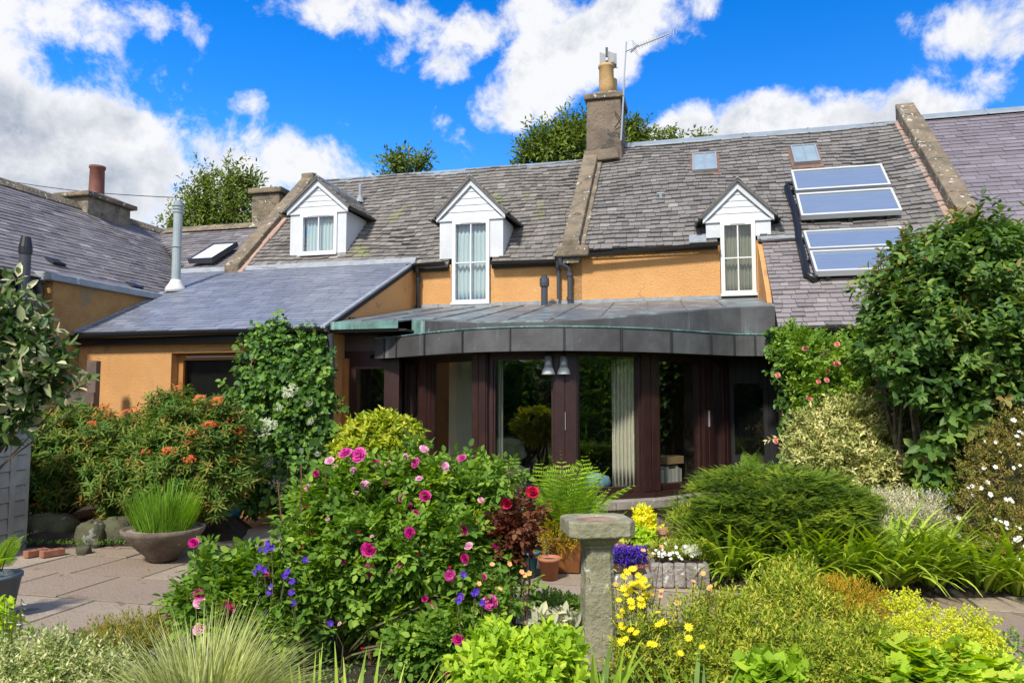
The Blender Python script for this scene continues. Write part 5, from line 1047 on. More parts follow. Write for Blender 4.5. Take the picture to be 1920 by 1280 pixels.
# ---------------------------------------------------------------- golden euonymus
e = plant('golden_shrub', gb(715, 900, 7.4), 'rounded golden yellow leaved shrub behind the magenta roses', 'shrub'); lm = LM()
bl = [B(712, 818, 7.4, 62, 38), B(688, 850, 7.3, 54, 42), B(745, 850, 7.3, 46, 38), B(765, 812, 7.5, 20, 18)]
P, D, r = cloudpts(bl, 1500, .5, front=.6, lump=.1); sprigs(lm, P, D, 7, .07, .068, .40, 'oval', up=.6, spread=.35, ang=1.0, tint=(.55, .25)); lm.build('foliage', L_['euon'], e)
mb = MB(); stems(mb, gb(715, 900, 7.4), [b[:3] for b in bl for _ in range(3)], .02, .007, .1); mb.build('stem', M['bark'], e, True)
# ---------------------------------------------------------------- the big rose bush
def roseleaves(lm, P, D, L=.042, k=2, tint=(.5, .25), nl=5):
    """compound leaves: leaflets in pairs along a short stalk"""
    n_ = len(P); rng = RNG; T0 = np.clip(rng.normal(tint[0], tint[1], n_), 0, 1)
    for q in range(k):
        A = nrm(D + rng.normal(size=(n_, 3)) * .8 + np.array([0, -.15, .15])); S = nrm(np.cross(A, rng.normal(size=(n_, 3)) * .5 + np.array([0, 0, 1.]))); N = np.cross(S, A); N = np.where(N[:, 2:3] < 0, -N, N)
        l = L * rng.uniform(.75, 1.3, n_)
        for i, (t, s_) in enumerate([(2.0, 0), (1.35, 1), (1.35, -1), (.6, 1), (.6, -1)][:nl]):
            p = P + A * (t * l * .8)[:, None]; d = A if s_ == 0 else A * .45 + S * s_
            lm.add(p, d + np.array([0, 0, -.18]), N + np.array([0, -.2, .3]), l * (1.1 if s_ == 0 else .9), .62, np.clip(T0 + rng.normal(0, .07, n_), 0, 1), 'oval')
    return lm
e = plant('rose_bush', (-1.0, 5.0, 0), 'big leafy rose bush full of magenta and pink blooms in the middle foreground', 'rose bush'); lm = LM()
RB = [B(690, 930, 5.2, 85, 62), B(790, 920, 5.3, 90, 62), B(860, 960, 5.2, 65, 66), B(610, 965, 5.1, 66, 60), B(700, 1010, 4.95, 100, 70), B(800, 1040, 4.9, 105, 75), B(890, 1050, 5.0, 55, 60), B(572, 1045, 4.9, 50, 55), B(640, 1080, 4.85, 80, 55), B(890, 1120, 4.7, 55, 50), B(850, 1200, 4.6, 75, 45), B(770, 1215, 4.6, 45, 35), B(930, 960, 5.3, 35, 40), B(720, 1120, 4.95, 80, 45), B(910, 900, 5.4, 30, 28)]
P, D, r = cloudpts(RB, 2700, .30, front=.55, lump=.24); roseleaves(lm, P, D, .046, 3); lm.build('foliage', L_['rose'], e)
mb = MB(); tips = [Vector(b[:3]) + Vector((rnd(-.25, .25), rnd(-.2, .2), rnd(0, .25))) for b in RB for _ in range(3)]; stems(mb, (-1.05, 4.9, .02), tips, .011, .004, .16); mb.build('stem', M['stem'], e, True)
mb = MB()
for (x0, x1, y1) in ((545, 565, 870), (600, 610, 880), (628, 625, 1000), (560, 548, 960), (700, 690, 1040), (560, 520, 900)): stems(mb, gb(x0, 1270, 4.75), [at(x1, y1, 4.9)], .009, .004, .05)
mb.build('cane', M['stem_red'], e, True)
RF = [(648, 850, .055, 0), (673, 853, .06, 0), (705, 870, .05, 0), (732, 872, .052, 1), (781, 867, .045, 0), (834, 874, .05, 1), (794, 842, .04, 1), (866, 859, .035, 0), (686, 908, .048, 1), (755, 932, .045, 0), (772, 948, .04, 0), (798, 929, .046, 0), (768, 997, .05, 0), (867, 994, .048, 0), (692, 1029, .058, 0), (694, 1069, .056, 0), (873, 1043, .042, 0), (879, 1022, .036, 1), (926, 1024, .045, 0), (844, 1076, .045, 0), (919, 1126, .058, 0), (928, 1164, .046, 0), (859, 1197, .050, 0), (909, 1194, .036, 0), (856, 1235, .048, 0), (843, 1250, .050, 0), (811, 1136, .038, 1), (592, 888, .03, 0), (618, 864, .04, 1), (579, 912, .035, 1), (902, 937, .036, 1), (939, 994, .034, 0), (787, 897, .04, 1), (665, 881, .035, 1), (644, 1049, .026, 0), (763, 857, .045, 1), (725, 905, .03, 0), (880, 1275, .045, 0), (780, 960, .03, 0), (660, 868, .03, 0), (752, 1058, .025, 0), (798, 1120, .028, 0), (905, 1080, .03, 0)]
for (x, y, s_, c) in RF: bloom(FL['pink' if c else random.choice(('magenta', 'magenta', 'mag2', 'mag3'))], e, front(x, y, RB), s_ * rnd(.66, .86), (0, -.7, .6), jit=.6)
for k in range(34):
    x, y = rnd(560, 930), rnd(860, 1230); bloom(FL['bud' if k % 3 else 'pink'], e, front(x, y, RB), rnd(.010, .018) * (1 if k % 3 else 1.2), (0, -.4, .9), name='bud', jit=.5)
# left outrider of the rose, lower and nearer the paving
e = plant('rose_bush', (-2.1, 4.75, 0), 'lower rose bush left of the big one, arching over the paving with magenta blooms', 'rose bush'); lm = LM()
R2 = [B(470, 1080, 4.8, 55, 45), B(440, 1120, 4.7, 55, 45), B(395, 1062, 4.8, 24, 24), B(520, 1120, 4.7, 50, 55), B(425, 1160, 4.6, 50, 26), B(370, 1130, 4.65, 35, 30), B(540, 1180, 4.6, 40, 40)]
P, D, r = cloudpts(R2, 620, .3, front=.5, lump=.24); roseleaves(lm, P, D, .046, 3); lm.build('foliage', L_['rose'], e)
mb = MB(); stems(mb, (-1.75, 4.7, .02), [b[:3] for b in R2 for _ in (0, 1)] + [at(363, 1030, 4.8)], .008, .003, .12); mb.build('stem', M['stem'], e, True)
for (x, y, s_, c) in ((363, 1018, .04, 0), (403, 1072, .045, 0), (377, 1113, .045, 0), (378, 1127, .045, 1), (432, 1138, .052, 0), (320, 1155, .034, 0), (378, 1176, .046, 1), (492, 1193, .036, 0), (501, 1078, .034, 0), (365, 1180, .03, 1)): bloom(FL['pink' if c else 'magenta'], e, front(x, y, R2), s_ * .80, (0, -.8, .5))
# bellflowers threaded through the rose
e = plant('bellflower', (-1.6, 4.55, 0), 'thin stemmed violet bellflowers growing between the two rose bushes', 'flowers'); mb = MB(); pts = [(484, 1064), (480, 1072), (506, 1109), (509, 1027), (500, 1030), (498, 1148), (547, 1111), (504, 1018), (620, 1167), (540, 1072), (495, 1068), (548, 1090), (510, 1100), (572, 1050), (550, 1132), (534, 1080), (490, 1030)]
for (x, y) in pts: p = Vector(at(x, y, 4.5)); bloom(FL['violet'], e, p, .021, (0, -.6, .4)); stems(mb, gb(x + rnd(-15, 15), 1250, 4.55), [p], .004, .002, .06)
mb.build('stem', M['stem'], e, True); lm = LM(); P = np.array([at(rnd(480, 620), rnd(1080, 1250), 4.6) for _ in range(160)]); sprigs(lm, P, np.tile([0, -.5, .5], (160, 1)), 4, .06, .05, .4, 'oval', tint=(.4, .2)); lm.build('foliage', L_['rose'], e)
e = plant('bellflower', (-.3, 4.45, 0), 'few violet bellflowers at the right edge of the big rose bush', 'flowers'); mb = MB()
for (x, y) in ((869, 1077), (863, 1117), (890, 1113), (905, 1130), (860, 1125), (893, 1108)): p = Vector(at(x, y, 4.42)); bloom(FL['violet'], e, p, .021, (0, -.8, .3)); stems(mb, gb(x, 1250, 4.5), [p], .004, .002, .06)
mb.build('stem', M['stem'], e, True)
# crimson rose with bronze leaves
e = plant('rose_bush', (.05, 4.9, 0), 'slender rose with two deep crimson blooms and bronze leaves beside the birdbath', 'rose bush'); lm = LM()
P, D, r = cloudpts([B(975, 985, 4.9, 32, 40), B(955, 1010, 4.9, 30, 45), B(990, 960, 4.9, 20, 22)], 150, .2); roseleaves(lm, P, D, .040, 2, (.25, .22)); lm.build('foliage', L_['bronze'], e)
lm = LM(); P, D, r = cloudpts([B(950, 890, 4.9, 25, 18), B(940, 1050, 4.9, 30, 30), B(960, 1100, 4.85, 40, 40), B(935, 910, 4.9, 20, 10)], 90, .2); roseleaves(lm, P, D, .042, 2); lm.build('foliage', L_['rose'], e)
mb = MB(); stems(mb, (.02, 4.9, .02), [at(998, 930, 4.9), at(949, 952, 4.9), at(953, 868, 4.9), at(985, 985, 4.9), at(940, 1020, 4.9)], .008, .004, .05); mb.build('stem', M['stem_red'], e, True)
for (x, y, s_) in ((998, 924, .046), (949, 945, .040), (939, 995, .03), (1001, 928, .03)): bloom(FL['crimson'], e, Vector(at(x, y, 4.86)), s_, (0, -.8, .5), jit=.15)
bloom(FL['bud'], e, Vector(at(953, 867, 4.9)), .022, (0, 0, 1))
# ---------------------------------------------------------------- fern by the window
def fern(loc, n_, L, lab, grp=None, wd=.22, up=(.3, .8), name='fern', wpin=.30):
    e = plant(name, loc, lab, 'fern', grp); lm = LM(); mb = MB()
    for i in range(n_):
        az = 2 * pi * i / n_ + rnd(-.3, .3); l = L * rnd(.75, 1.15); th = rnd(*up); k = 19; C = []; p = Vector(loc) + Vector((rnd(-.05, .05), rnd(-.05, .05), .03)); dth = rnd(.5, 1.1)
        for j in range(k + 1):
            f = j / k; a = th + dth * f ** 1.6; d = Vector((math.cos(az) * math.sin(a), math.sin(az) * math.sin(a), math.cos(a))); C.append((p.copy(), d)); p = p + d * (l / k)
        mb.tube([c[0] for c in C[::5]], [.005, .0045, .004, .003, .002, .0015][:len(C[::5])], 4)
        sd_ = Vector((-math.sin(az), math.cos(az), 0)); P = []; D = []; N = []; LL_ = []
        for j in range(3, k + 1):
            f = j / k; pl = wd * l * (math.sin(pi * min(1, f * 1.02 + .10)) ** .8) * 1.0 + .01
            for s_ in (-1, 1):
                c, d = C[j]; dd = (sd_ * s_ + d * .45 + Vector((0, 0, -.12))).normalized(); P.append(c); D.append(dd); N.append(sd_.cross(d) * (-1)); LL_.append(pl)
                for m_ in range(5):   # leaflets along the pinna
                    for q in (-1, 1): P.append(c + dd * (pl * (.10 + m_ * .18))); D.append((dd * .5 + d * q)); N.append(sd_.cross(d) * (-1)); LL_.append(min(pl * .20, l / k * .62))
        N = np.array(N); N[:, 2] = np.abs(N[:, 2]) + .2; W = np.where(np.array(LL_) > .032, .07, .42); lm.add(np.array(P), np.array(D), N, np.array(LL_), W, np.clip(np.full(len(P), rnd(.2, .9)) + RNG.normal(0, .1, len(P)), 0, 1), 'dia')
    lm.build('frond', L_['fern'], e); mb.build('stalk', M['stem'], e, True); return e
x, y, z = at(1060, 1000, 7.75); fern((x, 7.6, .12), 34, 1.06, 'fresh green fern below the big windows left of the birdbath', up=(.05, .65)); x, y, z = at(1105, 1000, 7.6); fern((x, 7.6, .1), 20, .66, 'smaller bright fern against the ledge behind the birdbath', up=(.2, .8))
x, y, z = at(1405, 860, 9.1); fern((x, y, .55), 9, .55, 'fern tips rising behind the big conifer mound', up=(.0, .5)); 
# ---------------------------------------------------------------- conifer mound
e = plant('conifer', gb(1440, 1000, 7.9), 'wide low mound of dense green conifer in front of the garden room corner', 'conifer'); lm = LM()
bl = [B(1445, 925, 7.9, 120, 56, 1.0), B(1360, 945, 7.8, 62, 54, .8), B(1520, 945, 7.9, 72, 54, .8), B(1440, 985, 7.6, 118, 46, .8), B(1400, 895, 8.1, 56, 26, .5), B(1325, 970, 7.8, 30, 34, .5)]
P0, D0, r = cloudpts(bl, 430, .80, front=.75, lump=.10); kk = 24; P = np.repeat(P0, kk, 0); D = np.repeat(D0, kk, 0); Tp = np.repeat(np.clip(RNG.normal(.42, .22, len(P0)), 0, 1), kk)
ang_ = RNG.uniform(0, 2 * pi, len(P)); rad_ = .17 * np.sqrt(RNG.random(len(P))); off_ = np.stack([np.cos(ang_) * rad_ * 1.3, np.sin(ang_) * rad_, -.30 * rad_ + RNG.normal(0, .012, len(P))], 1); P = P + off_; D = nrm(D * np.array([1, 1, .1]) + 3.5 * off_ * np.array([1, 1, 0])); P[:, 2] = np.maximum(P[:, 2], .05)
for q in range(2):
    A = nrm(D * np.array([1, 1, .15]) + RNG.normal(size=D.shape) * .35 + np.array([0, 0, .1])); S = nrm(np.cross(A, np.array([0, 0, 1.]))); T0 = np.clip(Tp + RNG.normal(-.05, .12, len(P)), 0, 1)
    for i in range(7):
        f = i / 7
        for s_ in (-1, 1): lm.add(P + A * (.11 * f), A * .8 + S * s_ * .8 + np.array([0, 0, .18]) + RNG.normal(size=D.shape) * .1, np.tile([0, -.3, 1.], (len(P), 1)), .034 * (1.15 - .5 * f), .24, np.clip(T0 + .25 * f, 0, 1), 'needle')
lm.build('foliage', L_['yew'], e); mb = MB(); stems(mb, gb(1440, 1000, 7.9), [Vector(q[:3]) + Vector((rnd(-.5, .5), rnd(-.3, .2), rnd(-.1, .1))) for q in bl for _ in range(3)], .03, .01, .1); mb.build('stem', M['bark'], e, True)
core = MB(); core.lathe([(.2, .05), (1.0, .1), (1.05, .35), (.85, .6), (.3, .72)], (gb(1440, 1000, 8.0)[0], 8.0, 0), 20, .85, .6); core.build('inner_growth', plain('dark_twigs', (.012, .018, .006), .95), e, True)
# ---------------------------------------------------------------- strap-leaved clumps
def clump(px, py, Y, n_, L, lab, grp, W=.013, mat='strap', name='daylily_clump', th=(.15, .9), dth=(.9, 1.9), tint=(.5, .25), rad=.14, cat='plant', z=0., tipw=.1, back=True):
    x, y, _ = at(px, py, Y); e = plant(name, (x, y, z), lab, cat, grp); az = RNG.uniform(0, 2 * pi, n_); rr = rad * np.sqrt(RNG.random(n_)); base = np.stack([x + rr * np.cos(az), y + rr * np.sin(az), np.full(n_, z + .01)], 1)
    lm = LM(); ribbon(lm, base, az + RNG.normal(0, .35, n_), L * RNG.uniform(.65, 1.15, n_), W * RNG.uniform(.7, 1.2, n_), RNG.uniform(*th, n_), RNG.uniform(*dth, n_), np.clip(RNG.normal(*tint, n_), 0, 1), 8, tipw=tipw); lm.build('leaf_tuft', L_[mat], e)
    return e
for (px, py, Y, n_, L, lab) in ((1370, 1062, 7.1, 120, .62, 'strappy green clump at the left end of the row below the conifer'), (1440, 1070, 7.0, 110, .60, 'strappy clump second from the left, in front of the conifer'), (1510, 1078, 6.9, 130, .66, 'strappy clump in the middle of the row below the conifer'), (1590, 1085, 6.85, 140, .66, 'strappy clump between the conifer and the silver bush'),
    (1670, 1092, 6.8, 170, .68, 'largest bright strappy clump in front of the silver bush'), (1745, 1092, 6.8, 130, .62, 'strappy clump right of the largest one, by the paving'), (1840, 1098, 6.7, 120, .66, 'strappy clump under the white flowered shrub'), (1910, 1100, 6.65, 110, .62, 'strappy clump at the right border of the view')):
    clump(px, py, Y, int(n_ * 1.15), L * 1.28, lab, 'strap leaved clumps along the paving', W=.019, tint=(.62, .25), dth=(.9, 1.7))
# ---------------------------------------------------------------- silver bush, blue flowers
e = plant('silver_bush', gb(1680, 1000, 7.6), 'mound of fine silver grey foliage between the conifer and the white flowered shrub', 'shrub'); lm = LM()
P, D, r = cloudpts([B(1680, 965, 7.6, 78, 42), B(1650, 985, 7.4, 50, 32), B(1710, 985, 7.5, 50, 32)], 2300, .45, front=.6, lump=.2); sprigs(lm, P, D, 8, .09, .040, .16, 'dia', up=.8, spread=.5, ang=.9, tint=(.5, .25)); lm.build('foliage', L_['silver'], e)
e = plant('blue_flowers', gb(1740, 950, 7.9), 'patch of lilac blue flowers above the silver bush', 'flowers'); mb = MB(); lm = LM(); P = []
for k in range(34): x, y = (rnd(1700, 1790), rnd(920, 965)); p = Vector(at(x, y, 7.7)); bloom(FL['lilac'], e, p, .022, (0, -.6, .6)); mb.tube([(p.x, p.y + .02, .1), p], .003, 4); P.append(p)
mb.build('stem', M['stem'], e, True); P = np.repeat(np.array(P), 5, 0) + RNG.normal(0, .05, (170, 3)); sprigs(lm, P, np.tile([0, 0, 1.], (170, 1)), 5, .06, .045, .25, 'dia', tint=(.5, .2)); lm.build('foliage', L_['strap'], e)
# ---------------------------------------------------------------- variegated shrub
e = plant('variegated_shrub', gb(1590, 900, 8.7), 'cream and green variegated shrub above the conifer mound', 'shrub'); lm = LM()
bl = [B(1580, 860, 8.7, 100, 52), B(1550, 810, 8.8, 75, 50), B(1630, 820, 8.8, 75, 55), B(1600, 770, 8.9, 65, 35), B(1680, 840, 8.7, 42, 36), B(1530, 850, 8.6, 50, 40), B(1640, 890, 8.5, 60, 30), B(1700, 790, 8.9, 22, 14)]
P, D, r = cloudpts(bl, 3300, .45, front=.65, lump=.2); sprigs(lm, P, D, 6, .10, .060, .38, 'dia', up=.5, spread=.55, ang=.95, tint=(.55, .28)); lm.build('foliage', L_['variegated'], e); mb = MB(); stems(mb, gb(1590, 900, 8.7), [b[:3] for b in bl for _ in (0, 1)], .02, .008, .15); mb.build('stem', M['bark'], e, True)
# ---------------------------------------------------------------- climbing rose + ivy at the corner
e = plant('climbing_rose', gb(1560, 900, 9.3), 'climbing rose with small salmon pink blooms on the right corner under the slate roof', 'climbing rose'); lm = LM()
bl = [B(1550, 680, 9.5, 85, 45), B(1610, 700, 9.4, 90, 60), B(1500, 650, 9.6, 45, 30), B(1640, 650, 9.5, 60, 40), B(1560, 740, 9.3, 80, 50), B(1660, 720, 9.2, 50, 60), B(1640, 780, 9.2, 60, 50)]
P, D, r = cloudpts(bl, 1900, .4, front=.7, lump=.24); roseleaves(lm, P, D, .046, 2, (.62, .25)); lm.build('foliage', L_['rose'], e)
mb = MB(); stems(mb, gb(1580, 900, 9.3), [b[:3] for b in bl for _ in (0, 1)], .018, .006, .2); mb.build('stem', M['bark'], e, True)
for (x, y, s_) in ((1655, 620, .058), (1567, 683, .055), (1508, 655, .045), (1568, 646, .04), (1458, 703, .04), (1533, 715, .035), (1548, 713, .04), (1642, 712, .04), (1640, 733, .035), (1651, 747, .055), (1515, 748, .05), (1453, 827, .045), (1537, 767, .03), (1681, 650, .03), (1550, 695, .035)): bloom(FL['salmon'], e, front(x, y, bl, .02, 9.3), s_ * .85, (0, -.8, .4))
e = plant('ivy', gb(1480, 900, 9.9), 'ivy hanging beside the dark recess at the right end of the garden room', 'ivy'); lm = LM()
bl = [B(1480, 650, 10.0, 32, 32, .2), B(1490, 710, 9.9, 38, 60, .25), B(1495, 790, 9.8, 30, 70, .25), B(1450, 625, 10.0, 16, 8, .12), B(1470, 680, 9.9, 22, 40, .2), B(1500, 850, 9.7, 30, 40, .25)]
P, D, r = cloudpts(bl, 1300, .35, front=.8, lump=.24); D[:, 1] -= .5; sprigs(lm, P, D, 4, .08, .06, .85, 'oval', up=.0, droop=.5, tint=(.35, .28)); lm.build('foliage', L_['climber'], e); mb = MB(); stems(mb, gb(1500, 900, 9.9), [b[:3] for b in bl], .02, .008, .15); mb.build('stem', M['bark'], e, True)
# ---------------------------------------------------------------- the big broad-leaved evergreen at right
e = plant('evergreen_tree', (4.6, 8.2, 0), 'big multi-stemmed broad-leaved evergreen at right covering the roof edge and panels', 'tree'); lm = LM()
bl = [B(1790, 540, 8.3, 115, 85), B(1715, 560, 8.3, 72, 70), B(1860, 520, 8.3, 90, 90), B(1760, 630, 8.1, 130, 70), B(1880, 620, 8.1, 90, 90), B(1700, 505, 8.4, 40, 40), B(1800, 470, 8.4, 90, 40), B(1900, 470, 8.4, 70, 40), B(1700, 690, 8.0, 70, 60), B(1810, 710, 7.9, 90, 60), B(1900, 720, 7.9, 60, 50), B(1750, 475, 8.4, 50, 28), B(1655, 570, 8.3, 34, 38), B(1675, 640, 8.2, 45, 38)]
P, D, r = cloudpts(bl, 2700, .25, front=.6, lump=.42); sprigs(lm, P, D, 6, .17, .100, .48, 'oval', up=.9, spread=.5, ang=1.1, tint=(.34, .26), droop=.3, Lvar=.45)
# loose lower sprays and upright bronze young shoots on top
P, D, r = cloudpts([B(1780, 780, 7.9, 60, 50), B(1760, 840, 7.9, 50, 50), B(1740, 900, 7.9, 40, 40), B(1830, 770, 8.0, 50, 40)], 150, .2); sprigs(lm, P, D, 5, .12, .13, .52, 'oval', up=.3, ang=1.2, tint=(.45, .2), droop=.35)
mb = MB(); tp = []
for k in range(80):
    px = rnd(1640, 1935); top = 400 + 40 * abs(math.sin(px * .021)) + (70 if px < 1690 else 0) + rnd(-12, 30); p0 = Vector(at(px + rnd(-6, 6), top + 75, 8.2)); p1 = Vector(at(px, top, 8.2)); mb.tube([p0, p0.lerp(p1, .5) + Vector((.01, 0, 0)), p1], [.007, .005, .003], 5)
    for j in range(6): tp.append(tuple(p0.lerp(p1, .15 + j * .17)))
tp = np.array(tp); sprigs(lm, tp, np.tile([0, 0, 1.], (len(tp), 1)), 3, .03, .075, .42, 'oval', up=1., spread=.15, ang=1.0, tint=(.86, .1), droop=.1)
lm.build('foliage', L_['photinia'], e); stems(mb, (4.5, 8.3, .03), [b[:3] for b in bl for _ in (0, 1)], .04, .012, .2)
for (x0, x1) in ((1740, 1742), (1725, 1705), (1770, 1790), (1800, 1840), (1745, 1765)): mb.tube([gb(x0, 1000, 8.2), at(x0 + 2, 850, 8.15), at((x0 + x1) / 2, 740, 8.1), at(x1, 600, 8.1)], [.045, .04, .03, .02], 8)
mb.build('trunk', M['bark'], e, True)
# neighbouring dark shrubs filling the gap under it
e = plant('laurel_shrub', gb(1760, 900, 8.8), 'dark shaded laurel growing under the big evergreen', 'shrub'); lm = LM(); P, D, r = cloudpts([B(1760, 820, 8.8, 70, 90), B(1830, 780, 8.8, 60, 90), B(1730, 880, 8.5, 50, 60)], 500, .3); sprigs(lm, P, D, 5, .12, .11, .5, 'oval', tint=(.35, .25), droop=.4); lm.build('foliage', L_['darkgreen'], e)
# ---------------------------------------------------------------- white flowered shrub at the right border
e = plant('white_flowered_shrub', gb(1880, 1050, 7.2), 'twiggy olive green shrub dotted with white flowers at the right border', 'shrub'); lm = LM()
bl = [B(1890, 900, 7.2, 85, 90), B(1860, 980, 7.0, 75, 75), B(1920, 820, 7.3, 75, 60), B(1900, 1020, 6.9, 80, 60), B(1850, 880, 7.3, 50, 50), B(1960, 950, 7.2, 80, 120)]
P, D, r = cloudpts(bl, 3600, .45, front=.6, lump=.16); sprigs(lm, P, D, 7, .085, .034, .34, 'dia', up=.5, spread=.6, ang=1.0, tint=(.5, .28)); lm.build('foliage', L_['potentilla'], e); mb = MB(); stems(mb, gb(1880, 1050, 7.2), [b[:3] for b in bl for _ in range(4)], .012, .004, .15); mb.build('stem', M['bark'], e, True)
bn = np.array(bl); P, D, r = cloudpts(bl, 520, .98, front=1., lump=.1); kq_ = 0
for p in P:
    q = Vector(p); 
    if q.y < 7.15 and q.x / q.y < .70 and kq_ < 95: bloom(FL['white'], e, q + Vector((0, -.05, .02)), rnd(.013, .026), (0, -.8, .5)); kq_ += 1
# ================================================================ POTS, STONES, BIRDBATH
random.seed(5)
def rock(name, c, r, label, cat, group, mat='boulder', seed=1, root=None):
    rs = np.random.default_rng(seed); mb = MB(); seg, rg = 16, 10; ph = rs.uniform(0, 6, 6)
    for i in range(rg + 1):
        t = pi * i / rg
        for k in range(seg):
            a = 2 * pi * k / seg; d = np.array([math.sin(t) * math.cos(a), math.sin(t) * math.sin(a), math.cos(t)])
            q = np.sign(d) * np.abs(d) ** .72; s_ = 1 + .10 * math.sin(3 * a + ph[0]) * math.sin(2 * t + ph[1]) + .07 * math.sin(5 * a + ph[2] + 3 * t) + .05 * math.sin(7 * t + ph[3] + 2 * a)
            mb.v.append((c[0] + r[0] * q[0] * s_, c[1] + r[1] * q[1] * s_, c[2] + r[2] * q[2] * s_))
    for i in range(rg):
        for k in range(seg): mb.f.append((i * seg + k, (i + 1) * seg + k, (i + 1) * seg + (k + 1) % seg, i * seg + (k + 1) % seg)); mb.t.append(.5)
    o = mb.build(name, M[mat], smooth=True); tag(o, label, cat, group); return o
gr = 'mossy stones edging the left bed'
rock('boulder', (at(95, 985, 9.0)[0], 9.0, .13), (.33, .25, .19), 'long low mossy stone beside the grey boarded panel', 'stone', gr, seed=1)
rock('boulder', (at(178, 1000, 8.75)[0], 8.7, .12), (.16, .15, .17), 'upright grey faced stone in the middle of the bed edging', 'stone', gr, seed=2)
rock('boulder', (at(222, 990, 8.9)[0], 8.85, .13), (.19, .18, .17), 'mossy stone just left of the planted bowl', 'stone', gr, seed=3)
rock('boulder', (at(157, 1027, 8.3)[0], 8.3, .03), (.07, .07, .06), 'small loose stone in front of the bed edging', 'stone', gr, seed=4)
rock('boulder', (at(30, 1000, 8.9)[0], 8.95, .10), (.20, .2, .15), 'dark stone half behind the grey boarded panel', 'stone', gr, seed=5)
rock('boulder', (at(272, 985, 9.1)[0], 9.1, .1), (.25, .2, .15), 'dark stone behind the planted bowl', 'stone', gr, seed=6)
def brick(px, py, Y, rz, lab):
    x, y, z = at(px, py, Y); e = empty('brick', (x, Y, .012), rz, lab, 'brick', 'loose bricks on the paving'); mb = MB(); mb.box(-.05, .05, -.11, .11, 0, .065); b = mb.build('brick_body', M['brick'], e, bevel=.004)
    m2 = MB()
    for k in (-1, 0, 1): m2.lathe([(.018, .0655), (.016, .066)], (0, k * .062, 0), 10)
    m2.build('hole', plain('brick_hole', (.04, .02, .012), .9), e)
brick(68, 1035, 8.15, -.5, 'perforated brick left of the other one on the paving by the grey panel'); brick(98, 1037, 8.15, -.6, 'perforated brick right of the other one on the paving by the stones')
# planted concrete bowl
x0 = at(305, 1045, 7.95)[0]; e = empty('bowl_planter', (x0, 7.95, .012), 0, 'wide shallow weathered concrete bowl on the paving, planted with lavender', 'planter')
MB().lathe([(.02, 0), (.14, .0), (.16, .03), (.17, .05), (.28, .15), (.40, .285), (.415, .33), (.385, .335), (.36, .29), (.02, .27)], (0, 0, 0), 32).build('bowl', M['concretebowl'], e, smooth=True)
MB().lathe([(.02, .275), (.372, .30), (.372, .305), (.02, .345)], (0, 0, 0), 28).build('gravel', M['gravel'], e, smooth=True)
e = plant('lavender', (x0, 7.95, .3), 'bright green lavender growing in the concrete bowl', 'plant'); lm = LM(); n_ = 1100
a = RNG.uniform(0, 2 * pi, n_); rr = .29 * np.sqrt(RNG.random(n_)); base = np.stack([x0 + rr * np.cos(a), 7.95 + rr * np.sin(a) * .9, np.full(n_, .31)], 1)
ribbon(lm, base, a + RNG.normal(0, .3, n_), RNG.uniform(.15, .42, n_), np.full(n_, .0045), rr / .29 * .45 + RNG.normal(0, .05, n_), RNG.uniform(0, .3, n_), RNG.random(n_), 6)
sprigs(lm, base + RNG.normal(0, .02, base.shape) + np.array([0, 0, .06]), np.tile([0, 0, 1.], (n_, 1)), 6, .12, .04, .14, 'needle', up=1, spread=.25, tint=(.5, .25)); n2 = 190
a = RNG.uniform(0, 2 * pi, n2); rr = .27 * np.sqrt(RNG.random(n2)); base = np.stack([x0 + rr * np.cos(a), 7.95 + rr * np.sin(a), np.full(n2, .33)], 1)
ribbon(lm, base, a, RNG.uniform(.34, .56, n2), np.full(n2, .0028), rr / .29 * .5, RNG.uniform(0, .2, n2), np.full(n2, .25), 6, tipw=.9); lm.build('foliage', L_['lav'], e)
# turquoise ball pot behind
c = at(428, 935, 10.0); e = empty('glazed_pot', (c[0], 10.0, .06), 0, 'round turquoise glazed pot tucked between the orange shrub and the climber', 'pot')
MB().lathe([(.10, 0), (.14, .04), (.20, .16), (.19, .27), (.13, .36), (.15, .39), (.13, .395), (.11, .34)], (0, 0, 0), 24).build('pot_body', M['turqglaze'], e, smooth=True)
# grey boarded panel at the left border
e = empty('boarded_panel', (0, 0, 0), 0, 'weathered grey horizontally boarded shed side at the left border', 'shed')
A = Vector((at(-75, 900, 7.6)[0], 7.6, 0)); Bv = Vector((at(44, 900, 8.55)[0], 8.55, 0)); d = (Bv - A).normalized(); nrm_ = Vector((d.y, -d.x, 0)); ln = (Bv - A).length; mb = MB(); H0 = 1.52
nbd = 9
for k in range(nbd):
    z0 = .05 + k * H0 / nbd; z1 = z0 + H0 / nbd - .008
    mb.hexa([A + nrm_ * .03 + Vector((0, 0, z0)), Bv + nrm_ * .03 + Vector((0, 0, z0)), Bv + Vector((0, 0, z0)), A + Vector((0, 0, z0))], [A + nrm_ * .014 + Vector((0, 0, z1)), Bv + nrm_ * .014 + Vector((0, 0, z1)), Bv + Vector((0, 0, z1)), A + Vector((0, 0, z1))])
mb.build('boards', M['wood_grey'], e)
mb = MB(); mb.hexa([Bv + nrm_ * .035, Bv + nrm_ * .035 + d * .05, Bv - nrm_ * .04 + d * .05, Bv - nrm_ * .04], [p + Vector((0, 0, H0 + .1)) for p in (Bv + nrm_ * .035, Bv + nrm_ * .035 + d * .05, Bv - nrm_ * .04 + d * .05, Bv - nrm_ * .04)])
